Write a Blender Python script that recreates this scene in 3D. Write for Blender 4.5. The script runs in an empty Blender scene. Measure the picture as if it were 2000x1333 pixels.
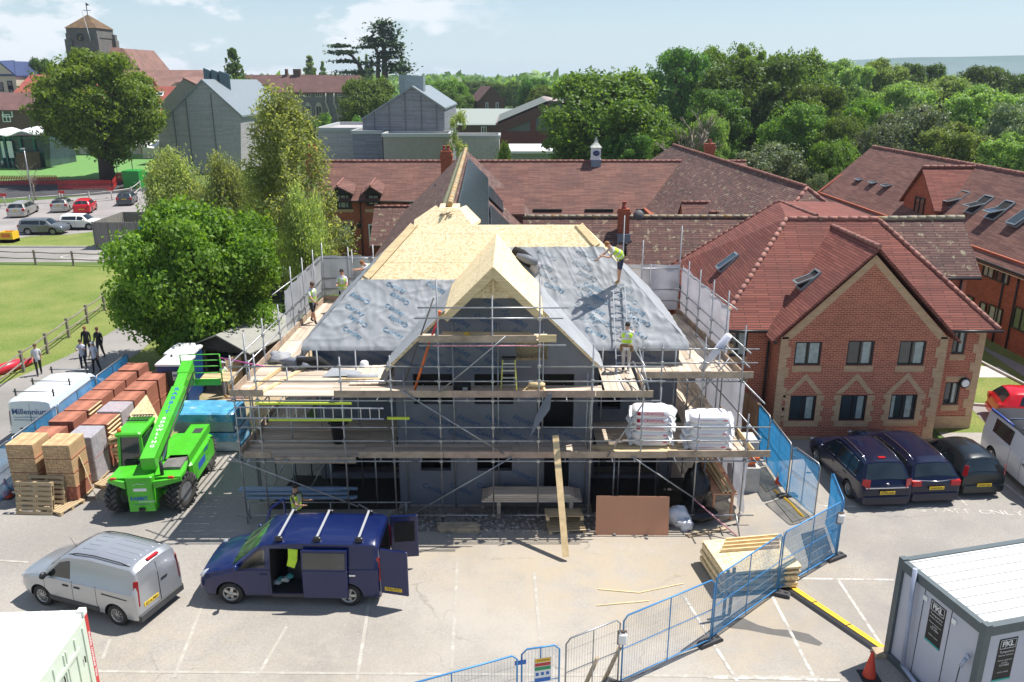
import bpy,math,random
import numpy as np
from mathutils import Matrix,Vector,Euler
Ve=Vector; MT=Matrix.Translation; MR=Matrix.Rotation
C=bpy.context.scene
COL=C.collection
R=math.radians
PI=math.pi
# ------------------------------------------------------------------ camera, sky, sun
F=1600.0;CH=14.0;PITCH=R(17.9)
cd=bpy.data.cameras.new('camera');cam=bpy.data.objects.new('camera',cd);COL.objects.link(cam)
cam.location=(0,0,CH);cam.rotation_euler=(R(90)-PITCH,0,0)
cd.sensor_width=36.0;cd.lens=36.0*F/2000.0;cd.clip_start=0.1;cd.clip_end=20000
C.camera=cam
SUNV=Ve((0.47,0.22,1.0)).normalized()
w=bpy.data.worlds.new('World');C.world=w;w.use_nodes=True
def build_world():
    nt=w.node_tree;nt.nodes.clear();N=nt.nodes.new;L=nt.links.new
    out=N('ShaderNodeOutputWorld');bg=N('ShaderNodeBackground');sky=N('ShaderNodeTexSky')
    sky.sky_type='NISHITA';sky.sun_disc=False
    sky.sun_elevation=math.asin(SUNV.z);sky.sun_rotation=math.atan2(SUNV.x,SUNV.y)
    sky.air_density=1.0;sky.dust_density=0.15;sky.ozone_density=3.5
    tc=N('ShaderNodeTexCoord');mp=N('ShaderNodeMapping');mp.inputs['Scale'].default_value=(1.0,1.0,5.0)
    L(tc.outputs['Generated'],mp.inputs['Vector'])
    n1=N('ShaderNodeTexNoise');n1.inputs['Scale'].default_value=2.3;n1.inputs['Detail'].default_value=6;n1.inputs['Roughness'].default_value=.5
    L(mp.outputs[0],n1.inputs['Vector'])
    r1=N('ShaderNodeMapRange');r1.inputs['From Min'].default_value=.36;r1.inputs['From Max'].default_value=.66;r1.inputs['To Min'].default_value=.22;r1.inputs['To Max'].default_value=.62
    L(n1.outputs['Fac'],r1.inputs['Value'])
    mp2=N('ShaderNodeMapping');mp2.inputs['Scale'].default_value=(9,9,22);L(tc.outputs['Generated'],mp2.inputs['Vector'])
    n2=N('ShaderNodeTexNoise');n2.inputs['Scale'].default_value=1.0;n2.inputs['Detail'].default_value=7;n2.inputs['Roughness'].default_value=.55
    L(mp2.outputs[0],n2.inputs['Vector'])
    r2=N('ShaderNodeMapRange');r2.inputs['From Min'].default_value=.5;r2.inputs['From Max'].default_value=.6;r2.inputs['To Max'].default_value=1.3
    L(n2.outputs['Fac'],r2.inputs['Value'])
    sx=N('ShaderNodeSeparateXYZ');L(tc.outputs['Generated'],sx.inputs[0])
    # cumulus only low and to the west
    rx=N('ShaderNodeMapRange');rx.inputs['From Min'].default_value=.02;rx.inputs['From Max'].default_value=-.14;L(sx.outputs['X'],rx.inputs['Value'])
    m=N('ShaderNodeMath');m.operation='MULTIPLY';L(r2.outputs[0],m.inputs[0]);L(rx.outputs[0],m.inputs[1])
    rh=N('ShaderNodeMapRange');rh.inputs['From Max'].default_value=.16;rh.inputs['To Min'].default_value=.92;rh.inputs['To Max'].default_value=.1;L(sx.outputs['Z'],rh.inputs['Value'])
    mx=N('ShaderNodeMath');mx.operation='MAXIMUM';L(rh.outputs[0],mx.inputs[0]);L(r1.outputs[0],mx.inputs[1])
    rz=N('ShaderNodeMapRange');rz.inputs['From Min'].default_value=.12;rz.inputs['From Max'].default_value=.42;rz.inputs['To Min'].default_value=1;rz.inputs['To Max'].default_value=.04;L(sx.outputs['Z'],rz.inputs['Value'])
    mz=N('ShaderNodeMath');mz.operation='MULTIPLY';L(mx.outputs[0],mz.inputs[0]);L(rz.outputs[0],mz.inputs[1])
    mix=N('ShaderNodeMixRGB');mix.inputs['Color2'].default_value=(5.3,6.6,7.6,1)
    L(mz.outputs[0],mix.inputs['Fac']);L(sky.outputs[0],mix.inputs['Color1'])
    mc=N('ShaderNodeMixRGB');mc.inputs['Color2'].default_value=(7.8,8.2,8.8,1);ml=N('ShaderNodeMath');ml.operation='MINIMUM';ml.inputs[1].default_value=.8;L(m.outputs[0],ml.inputs[0]);L(ml.outputs[0],mc.inputs['Fac']);L(mix.outputs[0],mc.inputs['Color1'])
    L(mc.outputs[0],bg.inputs['Color']);bg.inputs['Strength'].default_value=0.085
    L(bg.outputs[0],out.inputs['Surface'])
build_world()
sd=bpy.data.lights.new('sun','SUN');sd.energy=5.0;sd.angle=R(0.55);sd.color=(1.0,0.955,0.89)
sun=bpy.data.objects.new('sun',sd);COL.objects.link(sun);sun.location=(30,20,60)
sun.rotation_euler=(-SUNV).to_track_quat('-Z','Y').to_euler()
C.view_settings.view_transform='Standard';C.view_settings.look='None'
C.view_settings.exposure=0.5;C.view_settings.gamma=1.0
C.render.engine='CYCLES'
C.cycles.max_bounces=6;C.cycles.transparent_max_bounces=12;C.cycles.diffuse_bounces=3
# ------------------------------------------------------------------ photograph -> place
st,ct=math.sin(PITCH),math.cos(PITCH)
def ray(px,py):
    u=(px-1000)/F;v=(py-666.5)/F
    return Ve((u,ct-v*st,-(st+v*ct)))
def G(px,py,z=0.0):
    d=ray(px,py);t=(z-CH)/d.z
    return Ve((0,0,CH))+d*t
def AY(px,py,Y):
    d=ray(px,py);return Ve((0,0,CH))+d*(Y/d.y)
# ------------------------------------------------------------------ materials
MATS={}
def newmat(name):
    m=bpy.data.materials.new(name);m.use_nodes=True;nt=m.node_tree
    b=nt.nodes['Principled BSDF'];MATS[name]=m
    return m,nt,b,nt.nodes.new,nt.links.new
def lin(c):
    return tuple(((x/255)/12.92 if x/255 <= .04045 else ((x/255+.055)/1.055) ** 2.4) for x in c)
def M(name,col,rough=.6,metal=0.0,var=.12,scale=3.0,bump=0.0,bscale=None,spec=None,coat=0,alpha=1,dirt=None,trans=0):
    """plain material with a little colour variation and optional bump"""
    if name in MATS:return MATS[name]
    m,nt,b,N,L=newmat(name)
    b.inputs['Roughness'].default_value=rough;b.inputs['Metallic'].default_value=metal
    if spec is not None:b.inputs['Specular IOR Level'].default_value=spec
    if coat:b.inputs['Coat Weight'].default_value=coat;b.inputs['Coat Roughness'].default_value=.04
    b.inputs['Alpha'].default_value=alpha
    if trans:b.inputs['Transmission Weight'].default_value=trans
    tc=N('ShaderNodeTexCoord')
    if var>0:
        n=N('ShaderNodeTexNoise');n.inputs['Scale'].default_value=scale;n.inputs['Detail'].default_value=6;n.inputs['Roughness'].default_value=.6
        L(tc.outputs['Object'],n.inputs['Vector'])
        r=N('ShaderNodeMapRange');r.inputs['From Min'].default_value=.3;r.inputs['From Max'].default_value=.7
        r.inputs['To Min'].default_value=1-var;r.inputs['To Max'].default_value=1+var
        L(n.outputs['Fac'],r.inputs['Value'])
        mx=N('ShaderNodeMixRGB');mx.blend_type='MULTIPLY';mx.inputs['Fac'].default_value=1
        mx.inputs['Color1'].default_value=(*col,1);L(r.outputs[0],mx.inputs['Color2'])
        last=mx
        if dirt:
            n3=N('ShaderNodeTexNoise');n3.inputs['Scale'].default_value=dirt[1];n3.inputs['Detail'].default_value=8;n3.inputs['Roughness'].default_value=.65
            L(tc.outputs['Object'],n3.inputs['Vector'])
            r3=N('ShaderNodeMapRange');r3.inputs['From Min'].default_value=dirt[2];r3.inputs['From Max'].default_value=dirt[2]+.12
            L(n3.outputs['Fac'],r3.inputs['Value'])
            m3=N('ShaderNodeMixRGB');m3.inputs['Color2'].default_value=(*dirt[0],1);L(r3.outputs[0],m3.inputs['Fac']);L(mx.outputs[0],m3.inputs['Color1'])
            last=m3
        L(last.outputs[0],b.inputs['Base Color'])
    else:b.inputs['Base Color'].default_value=(*col,1)
    if bump:
        n2=N('ShaderNodeTexNoise');n2.inputs['Scale'].default_value=bscale or scale*4;n2.inputs['Detail'].default_value=5
        L(tc.outputs['Object'],n2.inputs['Vector'])
        bp=N('ShaderNodeBump');bp.inputs['Strength'].default_value=bump;bp.inputs['Distance'].default_value=.03
        L(n2.outputs['Fac'],bp.inputs['Height']);L(bp.outputs[0],b.inputs['Normal'])
    return m
def courses(name,c1,c2,mortar,bw,bh,ms,lichen=None,lth=.6,bump=.5,rough=.85,weather=.25,wcol=(.05,.045,.045)):
    """brickwork / tiling laid out in metres on the UV map"""
    m,nt,b,N,L=newmat(name)
    b.inputs['Roughness'].default_value=rough;b.inputs['Specular IOR Level'].default_value=.3
    uv=N('ShaderNodeUVMap');uv.uv_map='UVMap'
    br=N('ShaderNodeTexBrick');L(uv.outputs[0],br.inputs['Vector'])
    br.inputs['Scale'].default_value=1;br.inputs['Brick Width'].default_value=bw;br.inputs['Row Height'].default_value=bh
    br.inputs['Mortar Size'].default_value=ms;br.inputs['Mortar Smooth'].default_value=.1;br.inputs['Bias'].default_value=0
    br.inputs['Color1'].default_value=(*c1,1);br.inputs['Color2'].default_value=(*c2,1);br.inputs['Mortar'].default_value=(*mortar,1)
    n=N('ShaderNodeTexNoise');n.inputs['Scale'].default_value=.45;n.inputs['Detail'].default_value=7;n.inputs['Roughness'].default_value=.62
    L(uv.outputs[0],n.inputs['Vector'])
    r=N('ShaderNodeMapRange');r.inputs['From Min'].default_value=.42;r.inputs['From Max'].default_value=.72;r.inputs['To Max'].default_value=weather
    L(n.outputs['Fac'],r.inputs['Value'])
    mx=N('ShaderNodeMixRGB');mx.inputs['Color2'].default_value=(*wcol,1);L(r.outputs[0],mx.inputs['Fac']);L(br.outputs['Color'],mx.inputs['Color1'])
    last=mx
    if lichen:
        n2=N('ShaderNodeTexNoise');n2.inputs['Scale'].default_value=2.6;n2.inputs['Detail'].default_value=9;n2.inputs['Roughness'].default_value=.7
        L(uv.outputs[0],n2.inputs['Vector'])
        r2=N('ShaderNodeMapRange');r2.inputs['From Min'].default_value=lth;r2.inputs['From Max'].default_value=lth+.07;r2.inputs['To Max'].default_value=.8
        L(n2.outputs['Fac'],r2.inputs['Value'])
        m2=N('ShaderNodeMixRGB');m2.inputs['Color2'].default_value=(*lichen,1);L(r2.outputs[0],m2.inputs['Fac']);L(mx.outputs[0],m2.inputs['Color1']);last=m2
    L(last.outputs[0],b.inputs['Base Color'])
    bp=N('ShaderNodeBump');bp.inputs['Strength'].default_value=bump;bp.inputs['Distance'].default_value=.02;bp.invert=True
    L(br.outputs['Fac'],bp.inputs['Height']);L(bp.outputs[0],b.inputs['Normal'])
    return m
def planks(name,col,gap,pw,axis=0,var=.25,rough=.8,plen=3.6,warm=(.3,.2,.1)):
    """boards: rows pw wide on UV;axis 0 boards run along u"""
    m,nt,b,N,L=newmat(name);b.inputs['Roughness'].default_value=rough;b.inputs['Specular IOR Level'].default_value=.25
    uv=N('ShaderNodeUVMap');uv.uv_map='UVMap';mp=N('ShaderNodeMapping');L(uv.outputs[0],mp.inputs['Vector'])
    if axis:mp.inputs['Rotation'].default_value=(0,0,PI/2)
    br=N('ShaderNodeTexBrick');L(mp.outputs[0],br.inputs['Vector']);br.inputs['Scale'].default_value=1
    br.inputs['Brick Width'].default_value=plen;br.inputs['Row Height'].default_value=pw;br.inputs['Mortar Size'].default_value=gap;br.inputs['Mortar Smooth'].default_value=0
    br.inputs['Color1'].default_value=(*[c*(1-var) for c in col],1);br.inputs['Color2'].default_value=(*[min(1,c*(1+var)) for c in col],1)
    br.inputs['Mortar'].default_value=(*[c*.18 for c in col],1)
    mp2=N('ShaderNodeMapping');mp2.inputs['Scale'].default_value=(1.2,22,1);L(mp.outputs[0],mp2.inputs['Vector'])
    n=N('ShaderNodeTexNoise');n.inputs['Scale'].default_value=1.5;n.inputs['Detail'].default_value=6;L(mp2.outputs[0],n.inputs['Vector'])
    r=N('ShaderNodeMapRange');r.inputs['From Min'].default_value=.3;r.inputs['From Max'].default_value=.7;r.inputs['To Min'].default_value=.72;r.inputs['To Max'].default_value=1.2;L(n.outputs['Fac'],r.inputs['Value'])
    mx=N('ShaderNodeMixRGB');mx.blend_type='MULTIPLY';mx.inputs['Fac'].default_value=1;L(br.outputs['Color'],mx.inputs['Color1']);L(r.outputs[0],mx.inputs['Color2'])
    L(mx.outputs[0],b.inputs['Base Color'])
    bp=N('ShaderNodeBump');bp.inputs['Strength'].default_value=.4;bp.inputs['Distance'].default_value=.02;bp.invert=True
    L(br.outputs['Fac'],bp.inputs['Height']);L(bp.outputs[0],b.inputs['Normal'])
    return m
def osb():
    m,nt,b,N,L=newmat('osb_board');b.inputs['Roughness'].default_value=.75
    uv=N('ShaderNodeUVMap');uv.uv_map='UVMap'
    v=N('ShaderNodeTexVoronoi');v.inputs['Scale'].default_value=16;v.inputs['Randomness'].default_value=1
    mp=N('ShaderNodeMapping');mp.inputs['Scale'].default_value=(1,2.2,1);mp.inputs['Rotation'].default_value=(0,0,.5)
    L(uv.outputs[0],mp.inputs['Vector']);L(mp.outputs[0],v.inputs['Vector'])
    sx=N('ShaderNodeSeparateXYZ');L(v.outputs['Color'],sx.inputs[0])
    cr=N('ShaderNodeValToRGB');e=cr.color_ramp.elements
    e[0].position=0;e[0].color=(.60,.42,.20,1);e[1].position=1;e[1].color=(.93,.81,.55,1)
    cr.color_ramp.elements.new(.25).color=(.78,.62,.36,1)
    L(sx.outputs['X'],cr.inputs['Fac'])
    n=N('ShaderNodeTexNoise');n.inputs['Scale'].default_value=.8;n.inputs['Detail'].default_value=3;L(uv.outputs[0],n.inputs['Vector'])
    r=N('ShaderNodeMapRange');r.inputs['To Min'].default_value=.82;r.inputs['To Max'].default_value=1.15;L(n.outputs['Fac'],r.inputs['Value'])
    br=N('ShaderNodeTexBrick');L(uv.outputs[0],br.inputs['Vector']);br.inputs['Scale'].default_value=1
    br.inputs['Brick Width'].default_value=2.44;br.inputs['Row Height'].default_value=1.22;br.inputs['Mortar Size'].default_value=.006
    br.inputs['Color1'].default_value=(1,1,1,1);br.inputs['Color2'].default_value=(.93,.92,.9,1);br.inputs['Mortar'].default_value=(.55,.45,.35,1)
    m1=N('ShaderNodeMixRGB');m1.blend_type='MULTIPLY';m1.inputs['Fac'].default_value=1;L(cr.outputs[0],m1.inputs['Color1']);L(r.outputs[0],m1.inputs['Color2'])
    m2=N('ShaderNodeMixRGB');m2.blend_type='MULTIPLY';m2.inputs['Fac'].default_value=1;L(m1.outputs[0],m2.inputs['Color1']);L(br.outputs['Color'],m2.inputs['Color2'])
    L(m2.outputs[0],b.inputs['Base Color'])
    return m
def leafmat(name,c1,c2,tr=.35,c3=None):
    m,nt,b,N,L=newmat(name);nt.nodes.remove(b);out=nt.nodes['Material Output']
    gm=N('ShaderNodeNewGeometry');cr=N('ShaderNodeValToRGB');cr.color_ramp.elements[0].color=(*c1,1);cr.color_ramp.elements[1].color=(*c2,1)
    L(gm.outputs['Random Per Island'],cr.inputs['Fac'])
    tc=N('ShaderNodeTexCoord');n=N('ShaderNodeTexNoise');n.inputs['Scale'].default_value=.5;n.inputs['Detail'].default_value=2;L(tc.outputs['Object'],n.inputs['Vector'])
    r=N('ShaderNodeMapRange');r.inputs['From Min'].default_value=.3;r.inputs['From Max'].default_value=.7;r.inputs['To Min'].default_value=.75;r.inputs['To Max'].default_value=1.3;L(n.outputs['Fac'],r.inputs['Value'])
    oi=N('ShaderNodeObjectInfo');ro=N('ShaderNodeMapRange');ro.inputs['To Min'].default_value=.72;ro.inputs['To Max'].default_value=1.3;L(oi.outputs['Random'],ro.inputs['Value'])
    mm=N('ShaderNodeMath');mm.operation='MULTIPLY';L(r.outputs[0],mm.inputs[0]);L(ro.outputs[0],mm.inputs[1])
    mx=N('ShaderNodeMixRGB');mx.blend_type='MULTIPLY';mx.inputs['Fac'].default_value=1;L(cr.outputs[0],mx.inputs['Color1']);L(mm.outputs[0],mx.inputs['Color2'])
    hs=N('ShaderNodeHueSaturation');L(mx.outputs[0],hs.inputs['Color'])
    rh=N('ShaderNodeMapRange');rh.inputs['To Min'].default_value=.48;rh.inputs['To Max'].default_value=.52;L(oi.outputs['Random'],rh.inputs['Value']);L(rh.outputs[0],hs.inputs['Hue'])
    d=N('ShaderNodeBsdfPrincipled');d.inputs['Roughness'].default_value=.5;d.inputs['Specular IOR Level'].default_value=.35
    t=N('ShaderNodeBsdfTranslucent');s=N('ShaderNodeMixShader');s.inputs['Fac'].default_value=tr
    L(hs.outputs[0],d.inputs['Base Color'])
    mt=N('ShaderNodeMixRGB');mt.blend_type='MULTIPLY';mt.inputs['Fac'].default_value=1;mt.inputs['Color2'].default_value=(1.7,1.6,.6,1);L(hs.outputs[0],mt.inputs['Color1']);L(mt.outputs[0],t.inputs['Color'])
    L(d.outputs[0],s.inputs[1]);L(t.outputs[0],s.inputs[2]);L(s.outputs[0],out.inputs['Surface'])
    return m
def netmat(name,col,op,rough=.6,tl=.4):
    """thin woven sheet: part see-through, lets light through"""
    m,nt,b,N,L=newmat(name);out=nt.nodes['Material Output']
    b.inputs['Base Color'].default_value=(*col,1);b.inputs['Roughness'].default_value=rough
    t=N('ShaderNodeBsdfTranslucent');t.inputs['Color'].default_value=(*col,1);s=N('ShaderNodeMixShader');s.inputs['Fac'].default_value=tl
    L(b.outputs[0],s.inputs[1]);L(t.outputs[0],s.inputs[2])
    tr=N('ShaderNodeBsdfTransparent');s2=N('ShaderNodeMixShader');tc=N('ShaderNodeTexCoord')
    n=N('ShaderNodeTexNoise');n.inputs['Scale'].default_value=1.3;n.inputs['Detail'].default_value=3;L(tc.outputs['Object'],n.inputs['Vector'])
    r=N('ShaderNodeMapRange');r.inputs['From Min'].default_value=.3;r.inputs['From Max'].default_value=.7;r.inputs['To Min'].default_value=max(0,op-.12);r.inputs['To Max'].default_value=min(1,op+.1)
    L(n.outputs['Fac'],r.inputs['Value']);L(r.outputs[0],s2.inputs['Fac']);L(tr.outputs[0],s2.inputs[1]);L(s.outputs[0],s2.inputs[2]);L(s2.outputs[0],out.inputs['Surface'])
    return m
# ------------------------------------------------------------------ mesh builder
INV={}
class MB:
    def __init__(s):s.v=[];s.f=[];s.m=[];s.s=[];s.M=None
    def add(s,vs,fs,m=0,sm=False):
        o=len(s.v)
        for p in vs:
            p=Ve(p)
            if s.M is not None:p=s.M @ p
            s.v.append(p)
        for f in fs:s.f.append([i+o for i in f]);s.m.append(m);s.s.append(sm)
        return s
    def box(s,a,b,m=0):
        x0,y0,z0=a;x1,y1,z1=b
        return s.add([(x0,y0,z0),(x1,y0,z0),(x1,y1,z0),(x0,y1,z0),(x0,y0,z1),(x1,y0,z1),(x1,y1,z1),(x0,y1,z1)],
                     [(3,2,1,0),(4,5,6,7),(0,1,5,4),(1,2,6,5),(2,3,7,6),(3,0,4,7)],m)
    def cbox(s,a,b,c=.02,m=0):
        """box with chamfered vertical and top edges"""
        x0,y0,z0=a;x1,y1,z1=b
        rings=[]
        for (i,z) in ((0,z0),(0,z1-c),(c,z1)):
            e=c if i==0 else c
            q=[(x0+i+e,y0+i),(x1-i-e,y0+i),(x1-i,y0+i+e),(x1-i,y1-i-e),(x1-i-e,y1-i),(x0+i+e,y1-i),(x0+i,y1-i-e),(x0+i,y0+i+e)]
            rings.append([(x,y,z) for x,y in q])
        vs=sum(rings,[]);fs=[tuple(range(7,-1,-1)),tuple(range(16,24))]
        for k in range(2):
            for i in range(8):j=(i+1)%8;fs.append((k*8+i,k*8+j,(k+1)*8+j,(k+1)*8+i))
        return s.add(vs,fs,m)
    def ob(s,c,size,rot=(0,0,0),m=0):
        old=s.M;X=MT(Ve(c)) @ Euler(rot).to_matrix().to_4x4()
        s.M=X if old is None else old @ X
        a,b,d=[q/2 for q in size];s.box((-a,-b,-d),(a,b,d),m);s.M=old;return s
    def bar(s,p,q,wd,h,m=0,up=(0,0,1)):
        p=Ve(p);q=Ve(q);d=(q-p).normalized();up=Ve(up)
        if abs(d.dot(up))>.98:up=Ve((0,1,0))
        r=d.cross(up).normalized();u=r.cross(d)
        vs=[]
        for e in (p,q):
            for a,b in ((-1,-1),(1,-1),(1,1),(-1,1)):vs.append(e+r*(a*wd/2)+u*(b*h/2))
        return s.add(vs,[(3,2,1,0),(4,5,6,7),(0,1,5,4),(1,2,6,5),(2,3,7,6),(3,0,4,7)],m)
    def tube(s,p,q,r=.024,n=6,m=0,r2=None,caps=True):
        p=Ve(p);q=Ve(q);d=(q-p).normalized();a=d.orthogonal().normalized();b=d.cross(a)
        r2=r if r2 is None else r2;vs=[]
        for e,rr in ((p,r),(q,r2)):
            for i in range(n):t=2*PI*i/n;vs.append(e+(a*math.cos(t)+b*math.sin(t))*rr)
        o=len(s.v);s.add(vs,[(i,(i+1)%n,n+(i+1)%n,n+i) for i in range(n)],m,n>5)
        if caps:s.add([],[],m);s.f+=[[o+i for i in range(n-1,-1,-1)],[o+n+i for i in range(n)]];s.m+=[m,m];s.s+=[False,False]
        return s
    def path(s,pts,r,n=6,m=0):
        """tube through points, radius float or list"""
        pts=[Ve(p) for p in pts];rr=r if isinstance(r,(list,tuple)) else [r]*len(pts);vs=[];ref=None
        for i,p in enumerate(pts):
            d=(pts[min(i+1,len(pts)-1)]-pts[max(i-1,0)]).normalized()
            a=d.orthogonal() if ref is None else (ref-d*ref.dot(d));a.normalize();ref=a;b=d.cross(a)
            for k in range(n):t=2*PI*k/n;vs.append(p+(a*math.cos(t)+b*math.sin(t))*rr[i])
        fs=[(i*n+k,i*n+(k+1)%n,(i+1)*n+(k+1)%n,(i+1)*n+k) for i in range(len(pts)-1) for k in range(n)]
        fs+=[tuple(range(n-1,-1,-1)),tuple(range((len(pts)-1)*n,len(pts)*n))]
        return s.add(vs,fs,m,True)
    def poly(s,pts,m=0):return s.add(pts,[tuple(range(len(pts)))],m)
    def ext(s,pts,vec,m=0):
        n=len(pts);vec=Ve(vec);vs=[Ve(p) for p in pts]+[Ve(p)+vec for p in pts]
        return s.add(vs,[tuple(range(n-1,-1,-1)),tuple(range(n,2*n))]+[(i,(i+1)%n,n+(i+1)%n,n+i) for i in range(n)],m)
    def slab(s,pts,t,m=0,m2=None):
        """roof plane: top polygon given, thickness t below"""
        n=len(pts);vs=[Ve(p) for p in pts]+[Ve(p)-Ve((0,0,t)) for p in pts]
        s.add(vs,[tuple(range(n))],m);o=len(s.v)-2*n
        mm=m if m2 is None else m2
        for f in [tuple(range(2*n-1,n-1,-1))]+[((i+1)%n,i,n+i,n+(i+1)%n) for i in range(n)]:
            s.f.append([o+i for i in f]);s.m.append(mm);s.s.append(False)
        return s
    def lathe(s,prof,c=(0,0,0),n=16,m=0,sm=True,caps=True):
        vs=[];c=Ve(c)
        for r,z in prof:
            for i in range(n):t=2*PI*i/n;vs.append(c+Ve((r*math.cos(t),r*math.sin(t),z)))
        fs=[(j*n+i,j*n+(i+1)%n,(j+1)*n+(i+1)%n,(j+1)*n+i) for j in range(len(prof)-1) for i in range(n)]
        s.add(vs,fs,m,sm);o=len(s.v)-len(vs)
        if not caps:return s
        s.f+=[[o+i for i in range(n-1,-1,-1)],[o+(len(prof)-1)*n+i for i in range(n)]];s.m+=[m,m];s.s+=[False,False]
        return s
    def blob(s,c,r,n=10,m=0,seed=0,amp=.12,zf=1.0):
        """lumpy ellipsoid;r = (rx, ry, rz)"""
        rnd=random.Random(seed);ph=[rnd.uniform(0,6.28) for _ in range(6)];vs=[];fs=[];c=Ve(c);h=n // 2+1
        for j in range(h+1):
            th=PI*j/h
            for i in range(n):
                t=2*PI*i/n;k=1+amp*(math.sin(3*t+ph[0]+2*th)+math.sin(5*t+ph[1]-3*th+ph[2])*.6+math.sin(4*th+ph[3]+t)*.7)
                vs.append(c+Ve((r[0]*math.sin(th)*math.cos(t)*k,r[1]*math.sin(th)*math.sin(t)*k,r[2]*math.cos(th)*k*zf)))
        for j in range(h):
            for i in range(n):fs.append((j*n+i,(j+1)*n+i,(j+1)*n+(i+1)%n,j*n+(i+1)%n))
        return s.add(vs,fs,m,True)
    def text(s,txt,size,o,ux,uy,m=0,align='CENTER',bold=0.0,depth=0.0,warp=None):
        """lettering as a mesh: origin o, ux text direction, uy up direction"""
        vs,fs=textmesh(txt,bold,align);ux=Ve(ux).normalized();uy=Ve(uy).normalized();o=Ve(o)
        vv=[o+ux*(x*size)+uy*(y*size) for x,y in vs]
        if warp:vv=[warp(p) for p in vv]
        return s.add(vv,fs,m)
    def build(s,name,mats,parent=None,bevel=None):
        if not isinstance(mats,(list,tuple)):mats=[mats]
        inv=INV.get(parent.name) if parent else None
        me=bpy.data.meshes.new(name)
        V=s.v if inv is None else [inv @ p for p in s.v]
        me.from_pydata([tuple(p) for p in V],[],s.f)
        for m in mats:me.materials.append(m)
        me.polygons.foreach_set('material_index',s.m);me.polygons.foreach_set('use_smooth',s.s)
        uvl=me.uv_layers.new(name='UVMap')
        co=s.v;Z=Ve((0,0,1));uv=[]
        for p in me.polygons:
            vi=list(p.vertices);n=Ve((0,0,0))
            a0=co[vi[0]]
            for k in range(1,len(vi)-1):n+=(co[vi[k]]-a0).cross(co[vi[k+1]]-a0)
            if n.length<1e-12:n=Ve((0,0,1))
            n.normalize();t=Z.cross(n)
            t=Ve((1,0,0)) if t.length<.08 else t.normalized()
            b=n.cross(t)
            if b.z<-1e-6:b=-b
            for i in vi:uv+=[co[i].dot(t),co[i].dot(b)]
        uvl.data.foreach_set('uv',uv)
        me.update()
        o=bpy.data.objects.new(name,me);COL.objects.link(o)
        if parent:o.parent=parent;INV[o.name]=INV.get(parent.name)
        if bevel:
            bm=o.modifiers.new('bevel','BEVEL');bm.width=bevel;bm.segments=2;bm.limit_method='ANGLE';bm.angle_limit=R(40)
        return o
TXT={}
def textmesh(txt,bold=0.0,align='CENTER'):
    k=(txt,bold,align)
    if k not in TXT:
        cu=bpy.data.curves.new('t','FONT');cu.body=txt;cu.size=1;cu.offset=bold;cu.resolution_u=2;cu.align_x=align;cu.align_y='CENTER'
        ob=bpy.data.objects.new('t',cu);COL.objects.link(ob);dg=bpy.context.evaluated_depsgraph_get()
        me=bpy.data.meshes.new_from_object(ob.evaluated_get(dg))
        TXT[k]=([(v.co.x,v.co.y) for v in me.vertices],[tuple(p.vertices) for p in me.polygons])
        bpy.data.objects.remove(ob);bpy.data.curves.remove(cu);bpy.data.meshes.remove(me)
    return TXT[k]
def tag(o,label=None,cat=None,group=None,kind=None):
    if label:o['label']=label
    if cat:o['category']=cat
    if group:o['group']=group
    if kind:o['kind']=kind
    return o
def thing(name,label,cat,loc=(0,0,0),rz=0,group=None):
    o=bpy.data.objects.new(name,None);COL.objects.link(o);o.empty_display_size=.3
    o.location=loc;o.rotation_euler=(0,0,rz)
    INV[o.name]=(MT(Ve(loc)) @ MR(rz,4,'Z')).inverted()
    return tag(o,label,cat,group)
def local(t):INV[t.name]=None;return t      # parts of this thing are given in its own coordinates
def solo(mb,name,mats,label,cat,group=None,base=None,rz=0,bevel=None):
    """a thing that is a single mesh;its origin goes to base"""
    if base is None:
        xs=[p.x for p in mb.v];ys=[p.y for p in mb.v];zs=[p.z for p in mb.v]
        base=Ve(((min(xs)+max(xs))/2,(min(ys)+max(ys))/2,min(zs)))
    o=mb.build(name,mats,None,bevel);X=MT(Ve(base)) @ MR(rz,4,'Z')
    o.data.transform(X.inverted());o.location=base;o.rotation_euler=(0,0,rz)
    return tag(o,label,cat,group)
def struct(mb,name,mats):return tag(mb.build(name,mats),kind='structure')
def dup(root,loc=None,rz=None,label=None,group=None,scale=None,cat=None):
    r=root.copy();COL.objects.link(r)
    if loc is not None:r.location=loc
    if rz is not None:r.rotation_euler=(0,0,rz)
    if scale is not None:r.scale=scale
    if label:r['label']=label
    if group:r['group']=group
    if cat:r['category']=cat
    for ch in list(root.children):
        c=ch.copy();COL.objects.link(c);c.parent=r
        for g in list(ch.children):
            d=g.copy();COL.objects.link(d);d.parent=c
    return r
def smooth_eval(o,keep=True):
    """apply the modifiers of o into its mesh"""
    dg=bpy.context.evaluated_depsgraph_get();dg.update()
    me=bpy.data.meshes.new_from_object(o.evaluated_get(dg));o.modifiers.clear();o.data=me
    return o
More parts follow.
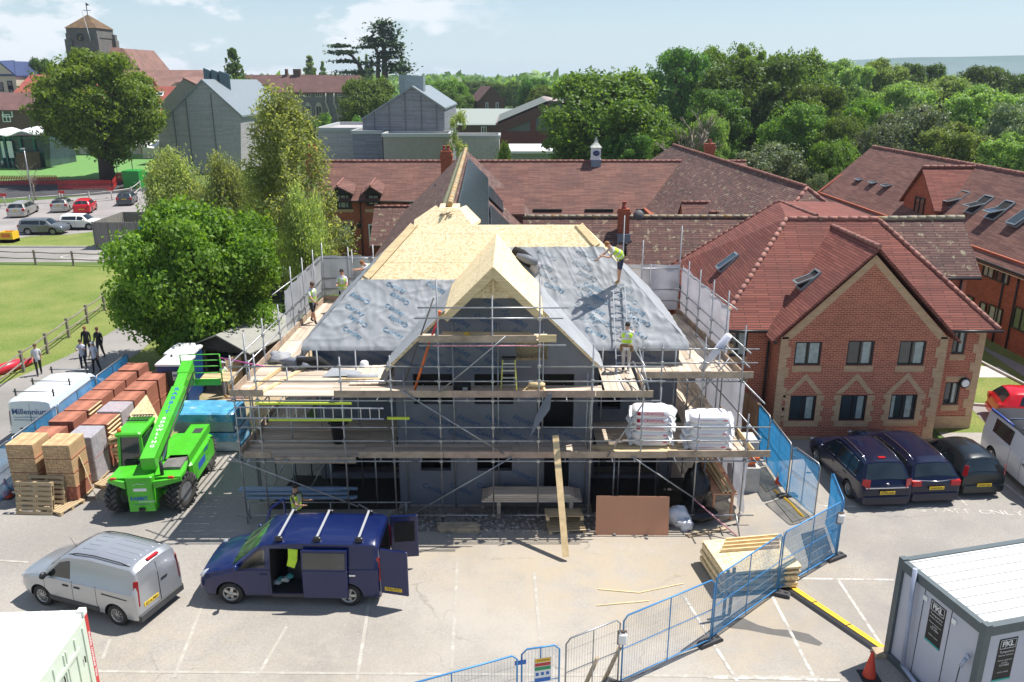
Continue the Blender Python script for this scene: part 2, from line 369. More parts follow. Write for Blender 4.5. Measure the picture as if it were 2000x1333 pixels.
# palette
m_galv=M('galvanised_tube',(.36,.37,.38),.42,.75,.25,4)
m_board=planks('scaffold_boards',(.56,.46,.37),.012,.225,0,.2)
m_boardY=planks('scaffold_boards_across',(.50,.40,.31),.012,.225,1,.2)
m_toe=M('weathered_board',(.40,.31,.23),.8,0,.3,2.5,.2)
m_timber=M('sawn_timber',(.68,.50,.27),.7,0,.18,5)
m_timber2=M('old_timber',(.42,.33,.22),.8,0,.3,4,.2)
m_osb=osb()
m_brick=courses('red_brick',lin((188,104,80)),lin((160,82,66)),lin((204,172,142)),.225,.075,.007,bump=.3,weather=.16,wcol=(.10,.05,.04))
m_brick2=courses('orange_brick',lin((178,96,70)),lin((150,74,56)),lin((160,120,96)),.225,.075,.006,bump=.3,weather=.2,wcol=(.14,.06,.04))
m_brickbrown=courses('brown_brick',lin((110,82,70)),lin((88,64,58)),lin((120,104,92)),.225,.075,.006,bump=.3)
m_buff=courses('buff_brick',lin((200,168,134)),lin((186,152,118)),lin((176,150,124)),.225,.075,.005,bump=.2,weather=.1,wcol=(.3,.22,.14))
m_tile=courses('plain_tiles',lin((136,98,87)),lin((108,74,67)),(.05,.03,.026),.9,.12,.009,lichen=(.30,.27,.22),lth=.66,weather=.45)
m_tile_red=courses('red_plain_tiles',lin((148,90,78)),lin((124,71,63)),(.06,.03,.026),1.1,.115,.013,lichen=(.34,.25,.18),lth=.72,weather=.3,bump=.8)
m_tile_old=courses('lichen_tiles',lin((126,94,86)),lin((100,74,70)),(.03,.022,.02),.9,.125,.015,lichen=(.36,.33,.22),lth=.56,weather=.4)
m_tile_bright=M('clay_roof',lin((150,78,66)),.8,0,.2,.8)
m_tile_far=M('far_tile_roof',lin((126,94,84)),.85,0,.25,.5)
m_tile_far2=M('purple_tile_roof',lin((106,76,72)),.85,0,.25,.5)
m_ridge=M('ridge_tile',lin((150,104,94)),.8,0,.35,1.5,dirt=((.42,.36,.2),2.5,.6))
m_black=M('black_plastic',(.015,.015,.017),.45,0,.1)
m_frame=M('dark_frame',(.022,.017,.017),.4,0,.1)
m_white=M('white_paint',(.8,.8,.79),.45,0,.06)
m_glass=M('window_glass',(.03,.045,.05),.06,0,.3,.8,spec=.9)
m_cream=M('cream_render',(.62,.55,.42),.8,0,.1)
m_curtain=M('curtain_behind_glass',(.36,.41,.38),.3,0,.25,6,spec=.7)
m_red=M('red_paint',(.55,.03,.03),.4,0,.1)
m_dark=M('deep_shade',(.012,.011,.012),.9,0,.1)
m_conc=M('pale_concrete',(.5,.48,.44),.85,0,.15,2,.2)
m_metal=M('grey_metal_sheet',(.30,.35,.37),.45,.4,.1)
m_chrome=M('bright_metal',(.7,.7,.72),.2,1,.05)
m_rubber=M('rubber',(.02,.02,.021),.75,0,.15,8)
m_yellow=M('yellow_paint',(.85,.5,.03),.5,0,.08)
m_orange=M('orange_paint',(.75,.16,.03),.5,0,.1)
def window(parent,c,wd,h,nrm,mull=1,frame=None,glass=None,sill=True,fw=.06,name='window',open_=0,curt=None):
    """frame part with glass sub-part, set on a wall;c = centre, nrm = wall normal"""
    n=Ve(nrm).normalized();u=Ve((0,0,1)).cross(n).normalized();z=Ve((0,0,1));c=Ve(c)
    mb=MB();d=.07
    def bx(ax,az,bx_,bz,t0,t1,mm=0):
        P=[c+u*x+z*y+n*t for t in (t0,t1) for x,y in ((ax,az),(bx_,az),(bx_,bz),(ax,bz))]
        mbq.add(P,[(3,2,1,0),(4,5,6,7),(0,1,5,4),(1,2,6,5),(2,3,7,6),(3,0,4,7)],mm)
    mbq=mb;a,b=wd/2,h/2
    bx(-a,-b,-a+fw,b,-.02,d);bx(a-fw,-b,a,b,-.02,d);bx(-a+fw,-b,a-fw,-b+fw,-.02,d);bx(-a+fw,b-fw,a-fw,b,-.02,d)
    for k in range(mull):
        x=-a+wd*(k+1)/(mull+1);bx(x-fw*.45,-b+fw,x+fw*.45,b-fw,-.02,d-.004)
    if sill:bx(-a-.05,-b-.06,a+.05,-b,-.02,d+.06)
    w_=mb.build(name,frame or m_frame,parent)
    mbq=MB();bx(-a+fw,-b+fw,a-fw,b-fw,.0,.018);g=mbq.build('pane',glass or m_glass,w_)
    if curt:
        mbq=MB()
        for (x0,x1) in curt:bx(x0*a,-b+fw+.01,x1*a,b-fw-.01,.018,.022)
        mbq.build('curtain',m_curtain,w_)
    return w_
def ridge(mb,p,q,r=.13,seg=.42,m=0,m2=None):
    r *= .68
    p=Ve(p);q=Ve(q);L_=(q-p).length;n=max(1,int(L_/seg));d=(q-p)/n
    for i in range(n):
        rr=r*(1+.1*(i%2));mb.tube(p+d*i,p+d*(i+1.02),rr,6,m if (m2 is None or i%2) else m2)
    return mb
# ================================================================== ground, roads, markings
def groundmat(name,base,spots,rough=.9,fine=(18,.12),big=(.25,.18)):
    m,nt,b,N,L=newmat(name);b.inputs['Roughness'].default_value=rough;b.inputs['Specular IOR Level'].default_value=.25
    tc=N('ShaderNodeTexCoord')
    def noise(sc,det=6,ro=.6):
        n=N('ShaderNodeTexNoise');n.inputs['Scale'].default_value=sc;n.inputs['Detail'].default_value=det;n.inputs['Roughness'].default_value=ro;L(tc.outputs['Object'],n.inputs['Vector']);return n
    def rng(n,a,b_,c,d):
        r=N('ShaderNodeMapRange');r.inputs['From Min'].default_value=a;r.inputs['From Max'].default_value=b_;r.inputs['To Min'].default_value=c;r.inputs['To Max'].default_value=d
        L(n.outputs[0],r.inputs['Value']);return r
    n1=noise(fine[0],8,.7);n2=noise(big[0],5,.55);r1=rng(n1,.3,.7,1-fine[1],1+fine[1]);r2=rng(n2,.3,.7,1-big[1],1+big[1])
    mm=N('ShaderNodeMath');mm.operation='MULTIPLY';L(r1.outputs[0],mm.inputs[0]);L(r2.outputs[0],mm.inputs[1])
    last=N('ShaderNodeMixRGB');last.blend_type='MULTIPLY';last.inputs['Fac'].default_value=1;last.inputs['Color1'].default_value=(*base,1);L(mm.outputs[0],last.inputs['Color2'])
    for (cx,cy,rad,col,amt,nsc,stretch) in spots:
        mp=N('ShaderNodeMapping');mp.inputs['Location'].default_value=(-cx*stretch[0],-cy*stretch[1],0);mp.inputs['Scale'].default_value=(stretch[0],stretch[1],0)
        L(tc.outputs['Object'],mp.inputs['Vector'])
        ln=N('ShaderNodeVectorMath');ln.operation='LENGTH';L(mp.outputs[0],ln.inputs[0])
        r=N('ShaderNodeMapRange');r.inputs['From Min'].default_value=rad*.25;r.inputs['From Max'].default_value=rad;r.inputs['To Min'].default_value=1;r.inputs['To Max'].default_value=0
        L(ln.outputs['Value'],r.inputs['Value'])
        ns=noise(nsc,6,.65);rn=rng(ns,.36,.62,0,1)
        m2=N('ShaderNodeMath');m2.operation='MULTIPLY';L(r.outputs[0],m2.inputs[0]);L(rn.outputs[0],m2.inputs[1])
        m3=N('ShaderNodeMath');m3.operation='MULTIPLY';m3.inputs[1].default_value=amt;L(m2.outputs[0],m3.inputs[0])
        mx=N('ShaderNodeMixRGB');mx.inputs['Color2'].default_value=(*col,1);L(m3.outputs[0],mx.inputs['Fac']);L(last.outputs[0],mx.inputs['Color1']);last=mx
    if len(spots)>5:
        vo=N('ShaderNodeTexVoronoi');vo.feature='DISTANCE_TO_EDGE';vo.inputs['Scale'].default_value=.22;nd=noise(1.3,5);ad=N('ShaderNodeVectorMath');ad.operation='MULTIPLY_ADD';ad.inputs[1].default_value=(.8,.8,0);L(nd.outputs['Color'],ad.inputs[0]);L(tc.outputs['Object'],ad.inputs[2]);L(ad.outputs[0],vo.inputs['Vector'])
        rc=rng(vo,.001,.006,.35,0);nb=noise(.5,3);rb=rng(nb,.5,.6,0,1);mc=N('ShaderNodeMath');mc.operation='MULTIPLY';L(rc.outputs[0],mc.inputs[0]);L(rb.outputs[0],mc.inputs[1])
        mx=N('ShaderNodeMixRGB');mx.inputs['Color2'].default_value=(.12,.11,.10,1);L(mc.outputs[0],mx.inputs['Fac']);L(last.outputs[0],mx.inputs['Color1']);last=mx
        n9=noise(60,2,.9);r9=rng(n9,.62,.75,0,.5);mx=N('ShaderNodeMixRGB');mx.inputs['Color2'].default_value=(.13,.12,.11,1);L(r9.outputs[0],mx.inputs['Fac']);L(last.outputs[0],mx.inputs['Color1']);last=mx
    L(last.outputs[0],b.inputs['Base Color'])
    bp=N('ShaderNodeBump');bp.inputs['Strength'].default_value=.25;bp.inputs['Distance'].default_value=.02;L(n1.outputs[0],bp.inputs['Height']);L(bp.outputs[0],b.inputs['Normal'])
    return m
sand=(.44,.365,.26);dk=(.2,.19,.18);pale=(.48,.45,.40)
m_yard=groundmat('worn_tarmac',(.335,.312,.28),[
    (1,18.5,9,(.43,.39,.335),.8,.35,(1,1)),(4.0,20.5,4.5,sand,.9,.8,(.7,1.3)),(6.3,18.6,3.2,sand,.9,1.1,(1,1)),(-.5,21.8,4.0,sand,.5,.6,(.5,2)),
    (-9,17.3,3.0,sand,.35,1.5,(.7,1)),(-4,16,3.5,sand,.3,.9,(1,1)),(8.5,24,4.5,sand,.6,.7,(1,.5)),(12,21,9,(.255,.24,.225),.8,.4,(1,1)),
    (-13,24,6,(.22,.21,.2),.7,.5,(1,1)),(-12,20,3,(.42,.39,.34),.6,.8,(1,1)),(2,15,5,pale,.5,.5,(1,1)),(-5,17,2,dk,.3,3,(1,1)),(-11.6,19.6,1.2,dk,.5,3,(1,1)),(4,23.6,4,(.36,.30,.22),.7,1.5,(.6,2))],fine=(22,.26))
def grassmat(name,a,b_,sc=.35):
    m,nt,b,N,L=newmat(name);b.inputs['Roughness'].default_value=.9;b.inputs['Specular IOR Level'].default_value=.15
    tc=N('ShaderNodeTexCoord');n=N('ShaderNodeTexNoise');n.inputs['Scale'].default_value=sc;n.inputs['Detail'].default_value=8;n.inputs['Roughness'].default_value=.65;L(tc.outputs['Object'],n.inputs['Vector'])
    cr=N('ShaderNodeValToRGB');cr.color_ramp.elements[0].position=.35;cr.color_ramp.elements[1].position=.65;cr.color_ramp.elements[0].color=(*a,1);cr.color_ramp.elements[1].color=(*b_,1);L(n.outputs[0],cr.inputs[0])
    n2=N('ShaderNodeTexNoise');n2.inputs['Scale'].default_value=9;n2.inputs['Detail'].default_value=6;n2.inputs['Roughness'].default_value=.8;L(tc.outputs['Object'],n2.inputs['Vector'])
    r=N('ShaderNodeMapRange');r.inputs['From Min'].default_value=.3;r.inputs['From Max'].default_value=.7;r.inputs['To Min'].default_value=.55;r.inputs['To Max'].default_value=1.45;L(n2.outputs[0],r.inputs['Value'])
    mx=N('ShaderNodeMixRGB');mx.blend_type='MULTIPLY';mx.inputs['Fac'].default_value=1;L(cr.outputs[0],mx.inputs['Color1']);L(r.outputs[0],mx.inputs['Color2']);L(mx.outputs[0],b.inputs['Base Color'])
    bp=N('ShaderNodeBump');bp.inputs['Strength'].default_value=.5;bp.inputs['Distance'].default_value=.05;L(n2.outputs[0],bp.inputs['Height']);L(bp.outputs[0],b.inputs['Normal'])
    return m
m_grass=grassmat('mown_grass',(.135,.195,.042),(.225,.25,.075))
m_astro=grassmat('artificial_turf',(.13,.27,.08),(.16,.31,.10),.8)
m_field=grassmat('rough_grass',(.06,.12,.03),(.12,.17,.05),.05)
m_road=groundmat('road_asphalt',(.27,.255,.24),[],fine=(14,.1))
m_lot=groundmat('grey_asphalt',(.29,.27,.26),[],fine=(10,.08))
m_lotdark=groundmat('dark_asphalt',(.06,.058,.062),[],fine=(3,.25),big=(.3,.3))
m_dirt=groundmat('bare_earth',(.40,.31,.20),[(-13.5,31,5,(.14,.18,.05),.9,.9,(1,1)),(-16,33,4,(.14,.18,.05),.7,1.2,(1,1))],fine=(6,.25))
m_line=M('worn_white_line',(.56,.54,.49),.8,0,.12,2,dirt=((.36,.33,.29),4,.46))
m_kerb=M('kerb_stone',(.42,.40,.37),.85,0,.15,2)
def sheet(name,pts,z,mat,grid=None):
    mb=MB();mb.poly([(p[0],p[1],z) for p in pts]);return struct(mb,name,mat)
def gg(*px):return [G(x,y) for x,y in px]
mb=MB();mb.poly([(-3000,-60,0),(3000,-60,0),(5000,9000,0),(-5000,9000,0)]);struct(mb,'ground',m_field)
sheet('lawn',[(-60,20),(-15,20),(-13.2,31),(-14,44),(-20,62.5),(-90,62.5)],.004,m_grass)
sheet('earth_patch',[(-16.0,26.5),(-9.5,26.5),(-9.5,46),(-19,46),(-17.5,36)],.008,m_dirt)
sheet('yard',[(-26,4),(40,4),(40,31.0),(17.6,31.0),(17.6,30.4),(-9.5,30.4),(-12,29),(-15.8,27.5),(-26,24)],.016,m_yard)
rd=gg((0,1000),(-60,930),(-60,850),(0,752),(60,727),(130,697),(200,660),(262,622),(330,640),(270,690),(150,770),(60,860))
sheet('site_road',rd,.012,m_road)
sheet('lane',[(-110,63.6),(-20,63.6),(-20,69.4),(-110,69.4)],.012,m_road)
sheet('verge',[(-110,69.4),(-20,69.4),(-20,77),(-110,77)],.008,m_grass)
mbk=MB();mbk.box((-110,69.4,0),(-24,69.6,.12));struct(mbk,'kerb',m_kerb)
sheet('far_car_park',gg((-250,470),(-60,480),(0,471),(60,462),(130,459),(195,452),(290,440),(330,400),(300,372),(-250,420)),.016,m_lot)
sheet('playground_tarmac',gg((-400,405),(330,376),(320,348),(-400,362)),.012,m_lotdark)
sheet('artificial_turf_pitch',gg((-400,360),(320,349),(300,290),(-200,300)),.010,m_astro)
sheet('east_lawn',[(17.6,31.0),(40,31.0),(40,60),(17.6,60)],.006,m_grass)
for nm,q,mt,z in (('footpath',gg((1905,672),(1925,680),(2030,730),(2030,756)),m_road,.012),('path_slab',gg((1916,716),(1950,718),(1985,738),(1912,738)),m_conc,.013),
                 ('parking_spur',gg((1893,795),(1900,793),(2100,780),(2100,850),(1935,838)),m_road,.018)):
    sheet(nm,q,z,mt)
mbk=MB();a,b=G(1913,708),G(2030,768);mbk.bar((a.x,a.y,.06),(b.x,b.y,.06),.12,.12);a,b=G(1893,792),G(1932,795);mbk.bar((a.x,a.y,.06),(b.x,b.y,.06),.12,.12);struct(mbk,'kerb',m_kerb)
m_nearblack=groundmat('near_black_ground',(.035,.032,.030),[],fine=(5,.3));m_grit=groundmat('stony_dirt',(.20,.175,.15),[],fine=(16,.45),big=(1.2,.3))
sheet('earth_patch',[(-8.3,24.7),(-3.85,24.7),(-3.85,27),(-8.0,27.2)],.024,m_nearblack);sheet('earth_patch',[(2.7,24.5),(6.4,24.5),(6.3,27.0),(2.7,27.0)],.024,m_nearblack)  # near-black ground sheets below the left and right scaffold
sheet('earth_patch',[(-4.6,23.45),(-3.2,23.25),(0,23.4),(3,23.3),(5.2,23.6),(5.6,24.4),(2.7,24.9),(-3.7,24.9)],.021,m_grit)
# painted bay lines, lettering
def lines(segs,wd=.075,z=.0195,m=m_line,name='parking_lines'):
    mb=MB()
    for i_,(x0,y0,x1,y1) in enumerate(segs):
        z+=.0006;a,b=G(x0,y0),G(x1,y1);d=(b-a).normalized();n=Ve((-d.y,d.x,0))*wd/2
        mb.poly([(p.x,p.y,z) for p in (a-n,b-n,b+n,a+n)])
    return struct(mb,name,m)
m_line2=M('faded_white_line',(.46,.44,.39),.8,0,.1,2,dirt=((.385,.355,.305),3.2,.40))
lines([(503,1322,560,1225),(697,1330,730,1120),(882,1308,893,1100),(1055,1255,1043,1120),(190,1313,1600,1324),(340,1325,395,1185),(215,1250,200,1290),
       (0,1096,55,1100),(105,1168,190,1172)],.085,m=m_line2)
lines([(1500,1150,1600,1345),(1635,1131,1722,1262),(1540,1131,1745,1134),(1600,989,1772,993),(1870,970,1888,988),(1955,940,2010,984),(1335,1165,1440,1333),(1380,1325,1640,1330)],.085)
mb=MB();
for s_,x,y in (('S',1801,996),('T',1826,996),('A',1850,997),('F',1871,998),('F',1891,999),('O',1925,1000),('N',1948,1001),('L',1969,1002),('Y',1990,1003)):
    p=G(x,y,.021);d=(G(1990,1001)-G(1806,996)).normalized();mb.M=MT(p) @ MR(math.atan2(d.y,d.x),4,'Z') @ Matrix.Diagonal((1.1,.8,1,1))
    mb.text(s_,.52,(0,0,0),(1,0,0),(0,1,0))
mb.M=None;struct(mb,'painted_lettering',m_line)
mb=MB();p=G(160,501,.014)
for i in range(20):
    a=2*PI*i/20;b=2*PI*(i+1)/20
    mb.poly([(p.x+1.55*math.cos(a),p.y+.9*math.sin(a),p.z),(p.x+1.7*math.cos(a),p.y+1.0*math.sin(a),p.z),(p.x+1.7*math.cos(b),p.y+1.0*math.sin(b),p.z),(p.x+1.55*math.cos(b),p.y+.9*math.sin(b),p.z)])
struct(mb,'painted_mark',m_line)
# damp patch on the tarmac
mb=MB();m_damp=M('damp_tarmac',(.12,.112,.102),.5,0,.1,4)
top=[(1418,1208),(1450,1208),(1480,1222),(1510,1230),(1545,1232),(1580,1240),(1607,1258)];bot=[(1600,1263),(1570,1256),(1540,1246),(1500,1240),(1460,1232),(1425,1228),(1408,1220)]
mb.poly([(p.x,p.y,.0182) for p in [G(x,y) for x,y in top+bot]][::-1]);struct(mb,'damp_patch',m_damp)
# hills
def hill(name,pts,Y,depth,mat):
    mb=MB();n=len(pts);top=[AY(x,y,Y) for x,y in pts]
    vs=[(p.x,Y-depth,0) for p in top]+[tuple(p) for p in top]+[(p.x,Y+depth,0) for p in top]
    mb.add(vs,[(i,i+1,n+i+1,n+i) for i in range(n-1)]+[(n+i,n+i+1,2*n+i+1,2*n+i) for i in range(n-1)],0,True);return struct(mb,name,mat)
m_hill=M('far_down',(.085,.15,.15),.95,0,.15,.004)
hill('hills',[(1500,126),(1600,121),(1700,116),(1760,113),(1800,112),(1870,111.5),(1930,110),(2000,108.5),(2200,106),(2500,112),(2900,130)],4500,900,m_hill)
hill('hills',[(300,150),(700,151),(850,154),(920,152),(960,150),(1010,149),(1100,151),(1400,153)],3500,700,m_hill)
# ================================================================== trees
L_maple=leafmat('maple_leaves',(.075,.14,.015),(.20,.32,.045),.45)
L_oak=leafmat('oak_leaves',(.08,.14,.018),(.22,.31,.045),.45)
L_birch=leafmat('birch_leaves',(.19,.25,.10),(.38,.44,.22),.58)
L_dark=leafmat('dark_leaves',(.045,.105,.022),(.13,.23,.045),.42)
L_mid=leafmat('green_leaves',(.075,.16,.03),(.19,.32,.065),.45)
L_pale=leafmat('pale_leaves',(.14,.22,.07),(.27,.38,.13),.48)
L_willow=leafmat('willow_leaves',(.10,.15,.085),(.24,.30,.18),.3)
L_pine=leafmat('pine_needles',(.02,.05,.018),(.06,.10,.04),.1)
L_lime=leafmat('lime_green_leaves',(.10,.19,.02),(.20,.31,.05),.4)
m_bark=M('bark',(.085,.065,.05),.95,0,.35,5,.6,18)
m_birchbark=M('birch_bark',(.42,.40,.36),.8,0,.3,8,.2,dirt=((.06,.05,.045),9,.56))
m_dead=M('dead_wood',(.24,.20,.16),.9,0,.25,5)
def leaves(P,Nn,size,rng,tri=False,asp=1.4,jit=.75):
    """numpy: one small bent leaf clump (2 triangles) per point"""
    n=len(P);nn=Nn+rng.normal(0,jit,(n,3));nn /= np.linalg.norm(nn,axis=1,keepdims=True)+1e-9
    a=rng.normal(0,1,(n,3));t=np.cross(nn,a);t /= np.linalg.norm(t,axis=1,keepdims=True)+1e-9;b=np.cross(nn,t)
    s=size*rng.uniform(.55,1.35,(n,1))
    v=np.empty((n,4,3));v[:,0]=P-t*s*asp*.6;v[:,1]=P+b*s*.5+nn*s*.12;v[:,2]=P+t*s*asp*.6;v[:,3]=P-b*s*.5+nn*s*.12
    return v.reshape(-1,3)
def leafmesh(name,V,mat):
    n=len(V) // 4;me=bpy.data.meshes.new(name);me.vertices.add(len(V));me.vertices.foreach_set('co',V.astype(np.float32).ravel())
    me.loops.add(4*n);me.loops.foreach_set('vertex_index',np.arange(4*n,dtype=np.int32));me.polygons.add(n)
    me.polygons.foreach_set('loop_start',np.arange(0,4*n,4,dtype=np.int32));me.polygons.foreach_set('loop_total',np.full(n,4,dtype=np.int32))
    me.update();me.validate();me.materials.append(mat);return me
def crown_pts(rng,n,rx,rz,nl,zc,lobe=.33,shape='round',thick=.5,fill=.0,key_=True):
    """points and outward normals on a set of clumps filling a crown"""
    Cs=[];Rs=[]
    for i in range(nl):
        d=rng.normal(0,1,3);d /= np.linalg.norm(d);rad=rng.uniform(.35,1.0) ** .5
        if shape=='round':c=d*rad*(1-lobe*.7);c=np.array([c[0]*rx,c[1]*rx,c[2]*rz])
        elif shape=='cone':z=rng.uniform(-1,1);r=(1-(z+1)/2) ** .8*.85*rng.uniform(.4,1);a=rng.uniform(0,6.28);c=np.array([math.cos(a)*r*rx,math.sin(a)*r*rx,z*rz])
        elif shape=='spire':z=rng.uniform(-1,1);h_=(z+1)/2;r=(1.02-h_) ** .5*(.65+.35*min(1,h_*4))*rng.uniform(.3,1.0);a=rng.uniform(0,6.28);c=np.array([math.cos(a)*r*rx,math.sin(a)*r*rx,z*rz])
        elif shape=='dome':d[2]=abs(d[2])*1.25-.25;c=np.array([d[0]*rx,d[1]*rx,d[2]*rz])*rad*.75
        elif shape=='column':z=rng.uniform(-1,1);a=rng.uniform(0,6.28);r=rng.uniform(.2,.8)*math.sqrt(max(0,1-abs(z) ** 2.4));c=np.array([math.cos(a)*r*rx,math.sin(a)*r*rx,z*rz])
        c=c*rng.uniform(.82,1.14 if key_ else 1.02);Cs.append(c);Rs.append(lobe*rng.uniform(.6,1.35)*min(rx,rz*1.2))
    seed_=rng.uniform(0,6);Cs=np.array(Cs);nf=int(n*fill);Rs=np.array(Rs);w=Rs ** 2;w /= w.sum();idx=rng.choice(nl,n,p=w)
    d=rng.normal(0,1,(n,3));d[:,2]=d[:,2]*.8+.28;d /= np.linalg.norm(d,axis=1,keepdims=True)
    rr=1-thick*rng.uniform(0,1,n) ** 2.0;wob=1+.22*np.sin(d[:,0]*7+idx)*np.cos(d[:,1]*6+idx*2)+.1*rng.normal(0,1,n)
    P=Cs[idx]+d*(Rs[idx]*rr*wob)[:,None]*np.array([1,1,.8])
    if nf and shape != 'column' and shape != 'spire':
        k=.82+.15*np.sin(d[:nf,0]*7+1.3)*np.cos(d[:nf,1]*8+seed_)+.09*np.sin(d[:nf,2]*17+d[:nf,0]*11)-.16*rng.uniform(0,1,nf) ** 1.5;P[:nf]=d[:nf]*k[:,None]*np.array([rx,rx,rz])
    P[:,2]+=zc
    return P,d
def trunk_mb(h,r,rx,zc,rz,rng,nb=9,lean=0,m=0):
    mb=MB();pts=[(0,0,0),(lean*.2,0,h*.3),(lean*.6,.02*h,h*.62),(lean,.03*h,h*.9)]
    mb.path([(0,0,-.1)]+pts[1:],[r*1.35,r,r*.6,r*.15],8,m)
    for i in range(nb):
        t=rng.uniform(.3,.75);a=2*PI*i/nb+rng.uniform(-.3,.3);z0=h*t;x0=lean*t
        l=rx*rng.uniform(.55,.9);zz=min(zc+rz*rng.uniform(-.3,.75),z0+l*1.2)
        mb.path([(x0,0,z0),(x0+math.cos(a)*l*.45,math.sin(a)*l*.45,(z0+zz)/2+.1*l),(x0+math.cos(a)*l,math.sin(a)*l,zz)],[r*.42,r*.25,r*.06],5,m)
    return mb
KINDS={}
def kind(key,seed,H,W,n,size,mat,nl=22,shape='round',lobe=.33,base=.12,bark=None,thick=.5,name='tree',weep=0,jit=.75,tr=.035,asp=1.4,fill=.14):
    """build one prototype of unit size kept as meshes;placed by tree()"""
    rng=np.random.default_rng(seed);rz=H*(1-base)/2;zc=H-rz;rx=W/2
    P,d=crown_pts(rng,n,rx,rz,nl,zc,lobe,shape,thick,fill,shape=='round')
    if weep:
        k=rng.uniform(0,1,n);drop=k*weep;P[:,2] -= drop;q=np.linspace(0,1,n);P[:,0]+=.12*np.sin(P[:,1]*3);keep=P[:,2]>H*.06;P=P[keep];d=d[keep]
    P[:,2]=np.maximum(P[:,2],H*.03)
    V=leaves(P,d,size,rng,asp=asp,jit=jit);me=leafmesh('crown',V,mat)
    tb=trunk_mb(H*(.82 if shape != 'cone' else .95),max(.12,H*tr),rx*(1 if shape=='round' else .55),zc,rz,rng)
    KINDS[key]=(me,tb,H,W,bark or m_bark);return key
TRUNK={}
def tree(key,loc,H,W,label,cat='tree',rz=0,name='tree',group=None,cn='crown'):
    me,tb,h0,w0,bark=KINDS[key]
    t=thing(name,label,cat,loc,rz,group);c=bpy.data.objects.new(cn,me);COL.objects.link(c);c.parent=t
    if key not in TRUNK:local(t);o=tb.build('trunk',bark,t);TRUNK[key]=o.data
    else:o=bpy.data.objects.new('trunk',TRUNK[key]);COL.objects.link(o);o.parent=t
    t.scale=(W/w0,W/w0,H/h0);return t
kind('maple',3,8.6,9.6,85000,.135,L_maple,nl=56,lobe=.25,base=.02,shape='round',thick=.45,fill=.03)
kind('oakbig',5,18,19,80000,.26,L_oak,nl=75,lobe=.17,base=.12,thick=.5,tr=.05)
kind('birch',7,14,9,28000,.115,L_birch,nl=150,lobe=.12,base=.05,shape='spire',weep=1.7,bark=m_birchbark,thick=.8,jit=1.1,tr=.014,asp=1.8)
kind('weeping',8,7,8,15000,.12,L_birch,nl=34,lobe=.22,base=.02,shape='dome',weep=1.3,bark=m_birchbark,thick=.8,jit=1.1,tr=.02,asp=1.9)
kind('wood_a',11,18,16,46000,.29,L_mid,nl=55,lobe=.21,base=.03,thick=.4)
kind('wood_b',12,18,16,42000,.29,L_dark,nl=48,lobe=.22,base=.03,thick=.4)
kind('wood_c',13,16,14,40000,.26,L_pale,nl=55,lobe=.19,base=.03,thick=.5)
kind('wood_d',14,12,12,30000,.23,L_willow,nl=44,lobe=.21,base=.02,thick=.5)
kind('wood_e',15,20,15,46000,.28,L_maple,nl=60,lobe=.18,base=.05,thick=.5)
kind('poplar',16,20,4.5,9000,.42,L_pale,nl=90,lobe=.32,base=.04,shape='column',thick=.6,tr=.012)
kind('cypress',17,18,7,7000,.5,L_dark,nl=34,lobe=.25,base=.05,shape='cone',thick=.6,tr=.02)
kind('bush',18,3,3.4,5000,.13,L_mid,nl=16,lobe=.32,base=0,thick=.5)
kind('limebush',19,3,3,4500,.13,L_lime,nl=16,lobe=.3,base=0,thick=.6)
kind('thin',20,9,4.4,5000,.14,L_birch,nl=34,lobe=.2,base=.05,shape='column',weep=.8,thick=.9,jit=1.1,bark=m_birchbark,tr=.014)
def T(key,px,ytop,wpx,Y,label,rz=0,name='tree',group=None,cat='tree',zb=0):
    p=AY(px,ytop,Y);t=(Ve(p)-Ve((0,0,CH))).length/(ray(px,ytop).length);W=wpx*t/F
    return tree(key,(p.x,Y,zb),p.z-zb,W,label,cat,rz,name,group)
T('maple',362,368,352,39.5,'dense bright green maple with a round crown beside the post and rail fence',0.4,name='maple_tree')
T('wood_a',455,392,150,45.5,'smaller rounded green tree tucked behind the right shoulder of the round maple',1.1)
T('oakbig',172,92,268,117,'broad open oak tree standing behind the red picket fence on the artificial turf',0.8,name='oak_tree')
T('birch',543,146,300,52,'tall slender birch tree with white trunk hanging over the scaffold corner',0,name='birch_tree')
T('weeping',330,268,150,72,'low grey green weeping birch behind the round maple',0,name='birch_tree')
T('weeping',425,275,140,66,'second weeping birch, between the low grey green one and the tall birch',2,name='birch_tree')
T('weeping',585,330,130,49,'drooping young birch beside the brick house with the glazed double door',1,name='birch_tree')
T('thin',893,205,66,98,'thin bare looking birch in front of the blue grey timber clad gable',0,name='birch_tree')
T('limebush',983,268,36,100,'bright yellow green shrub beside the white flat roofed hall',0,name='shrub',cat='shrub')
T('bush',553,322,50,58,'small leafy shrub at the foot of the tall birch',0,name='shrub',cat='shrub')
T('wood_a',718,142,130,170,'bright green broad tree below the big pine and beside the flint range',0.5)
T('bush',627,220,58,160,'round green bush under the arched flint windows',0,name='shrub',cat='shrub')
T('bush',575,230,60,150,'leafy bush between the tall birch and the flint range',1,name='shrub',cat='shrub')
T('bush',700,225,55,140,'dark green bush against the left verge of the blue grey clad gable',2,name='shrub',cat='shrub')
T('wood_a',1182,120,262,104,'very large round oak standing behind the clock turret',0.2,name='oak_tree')
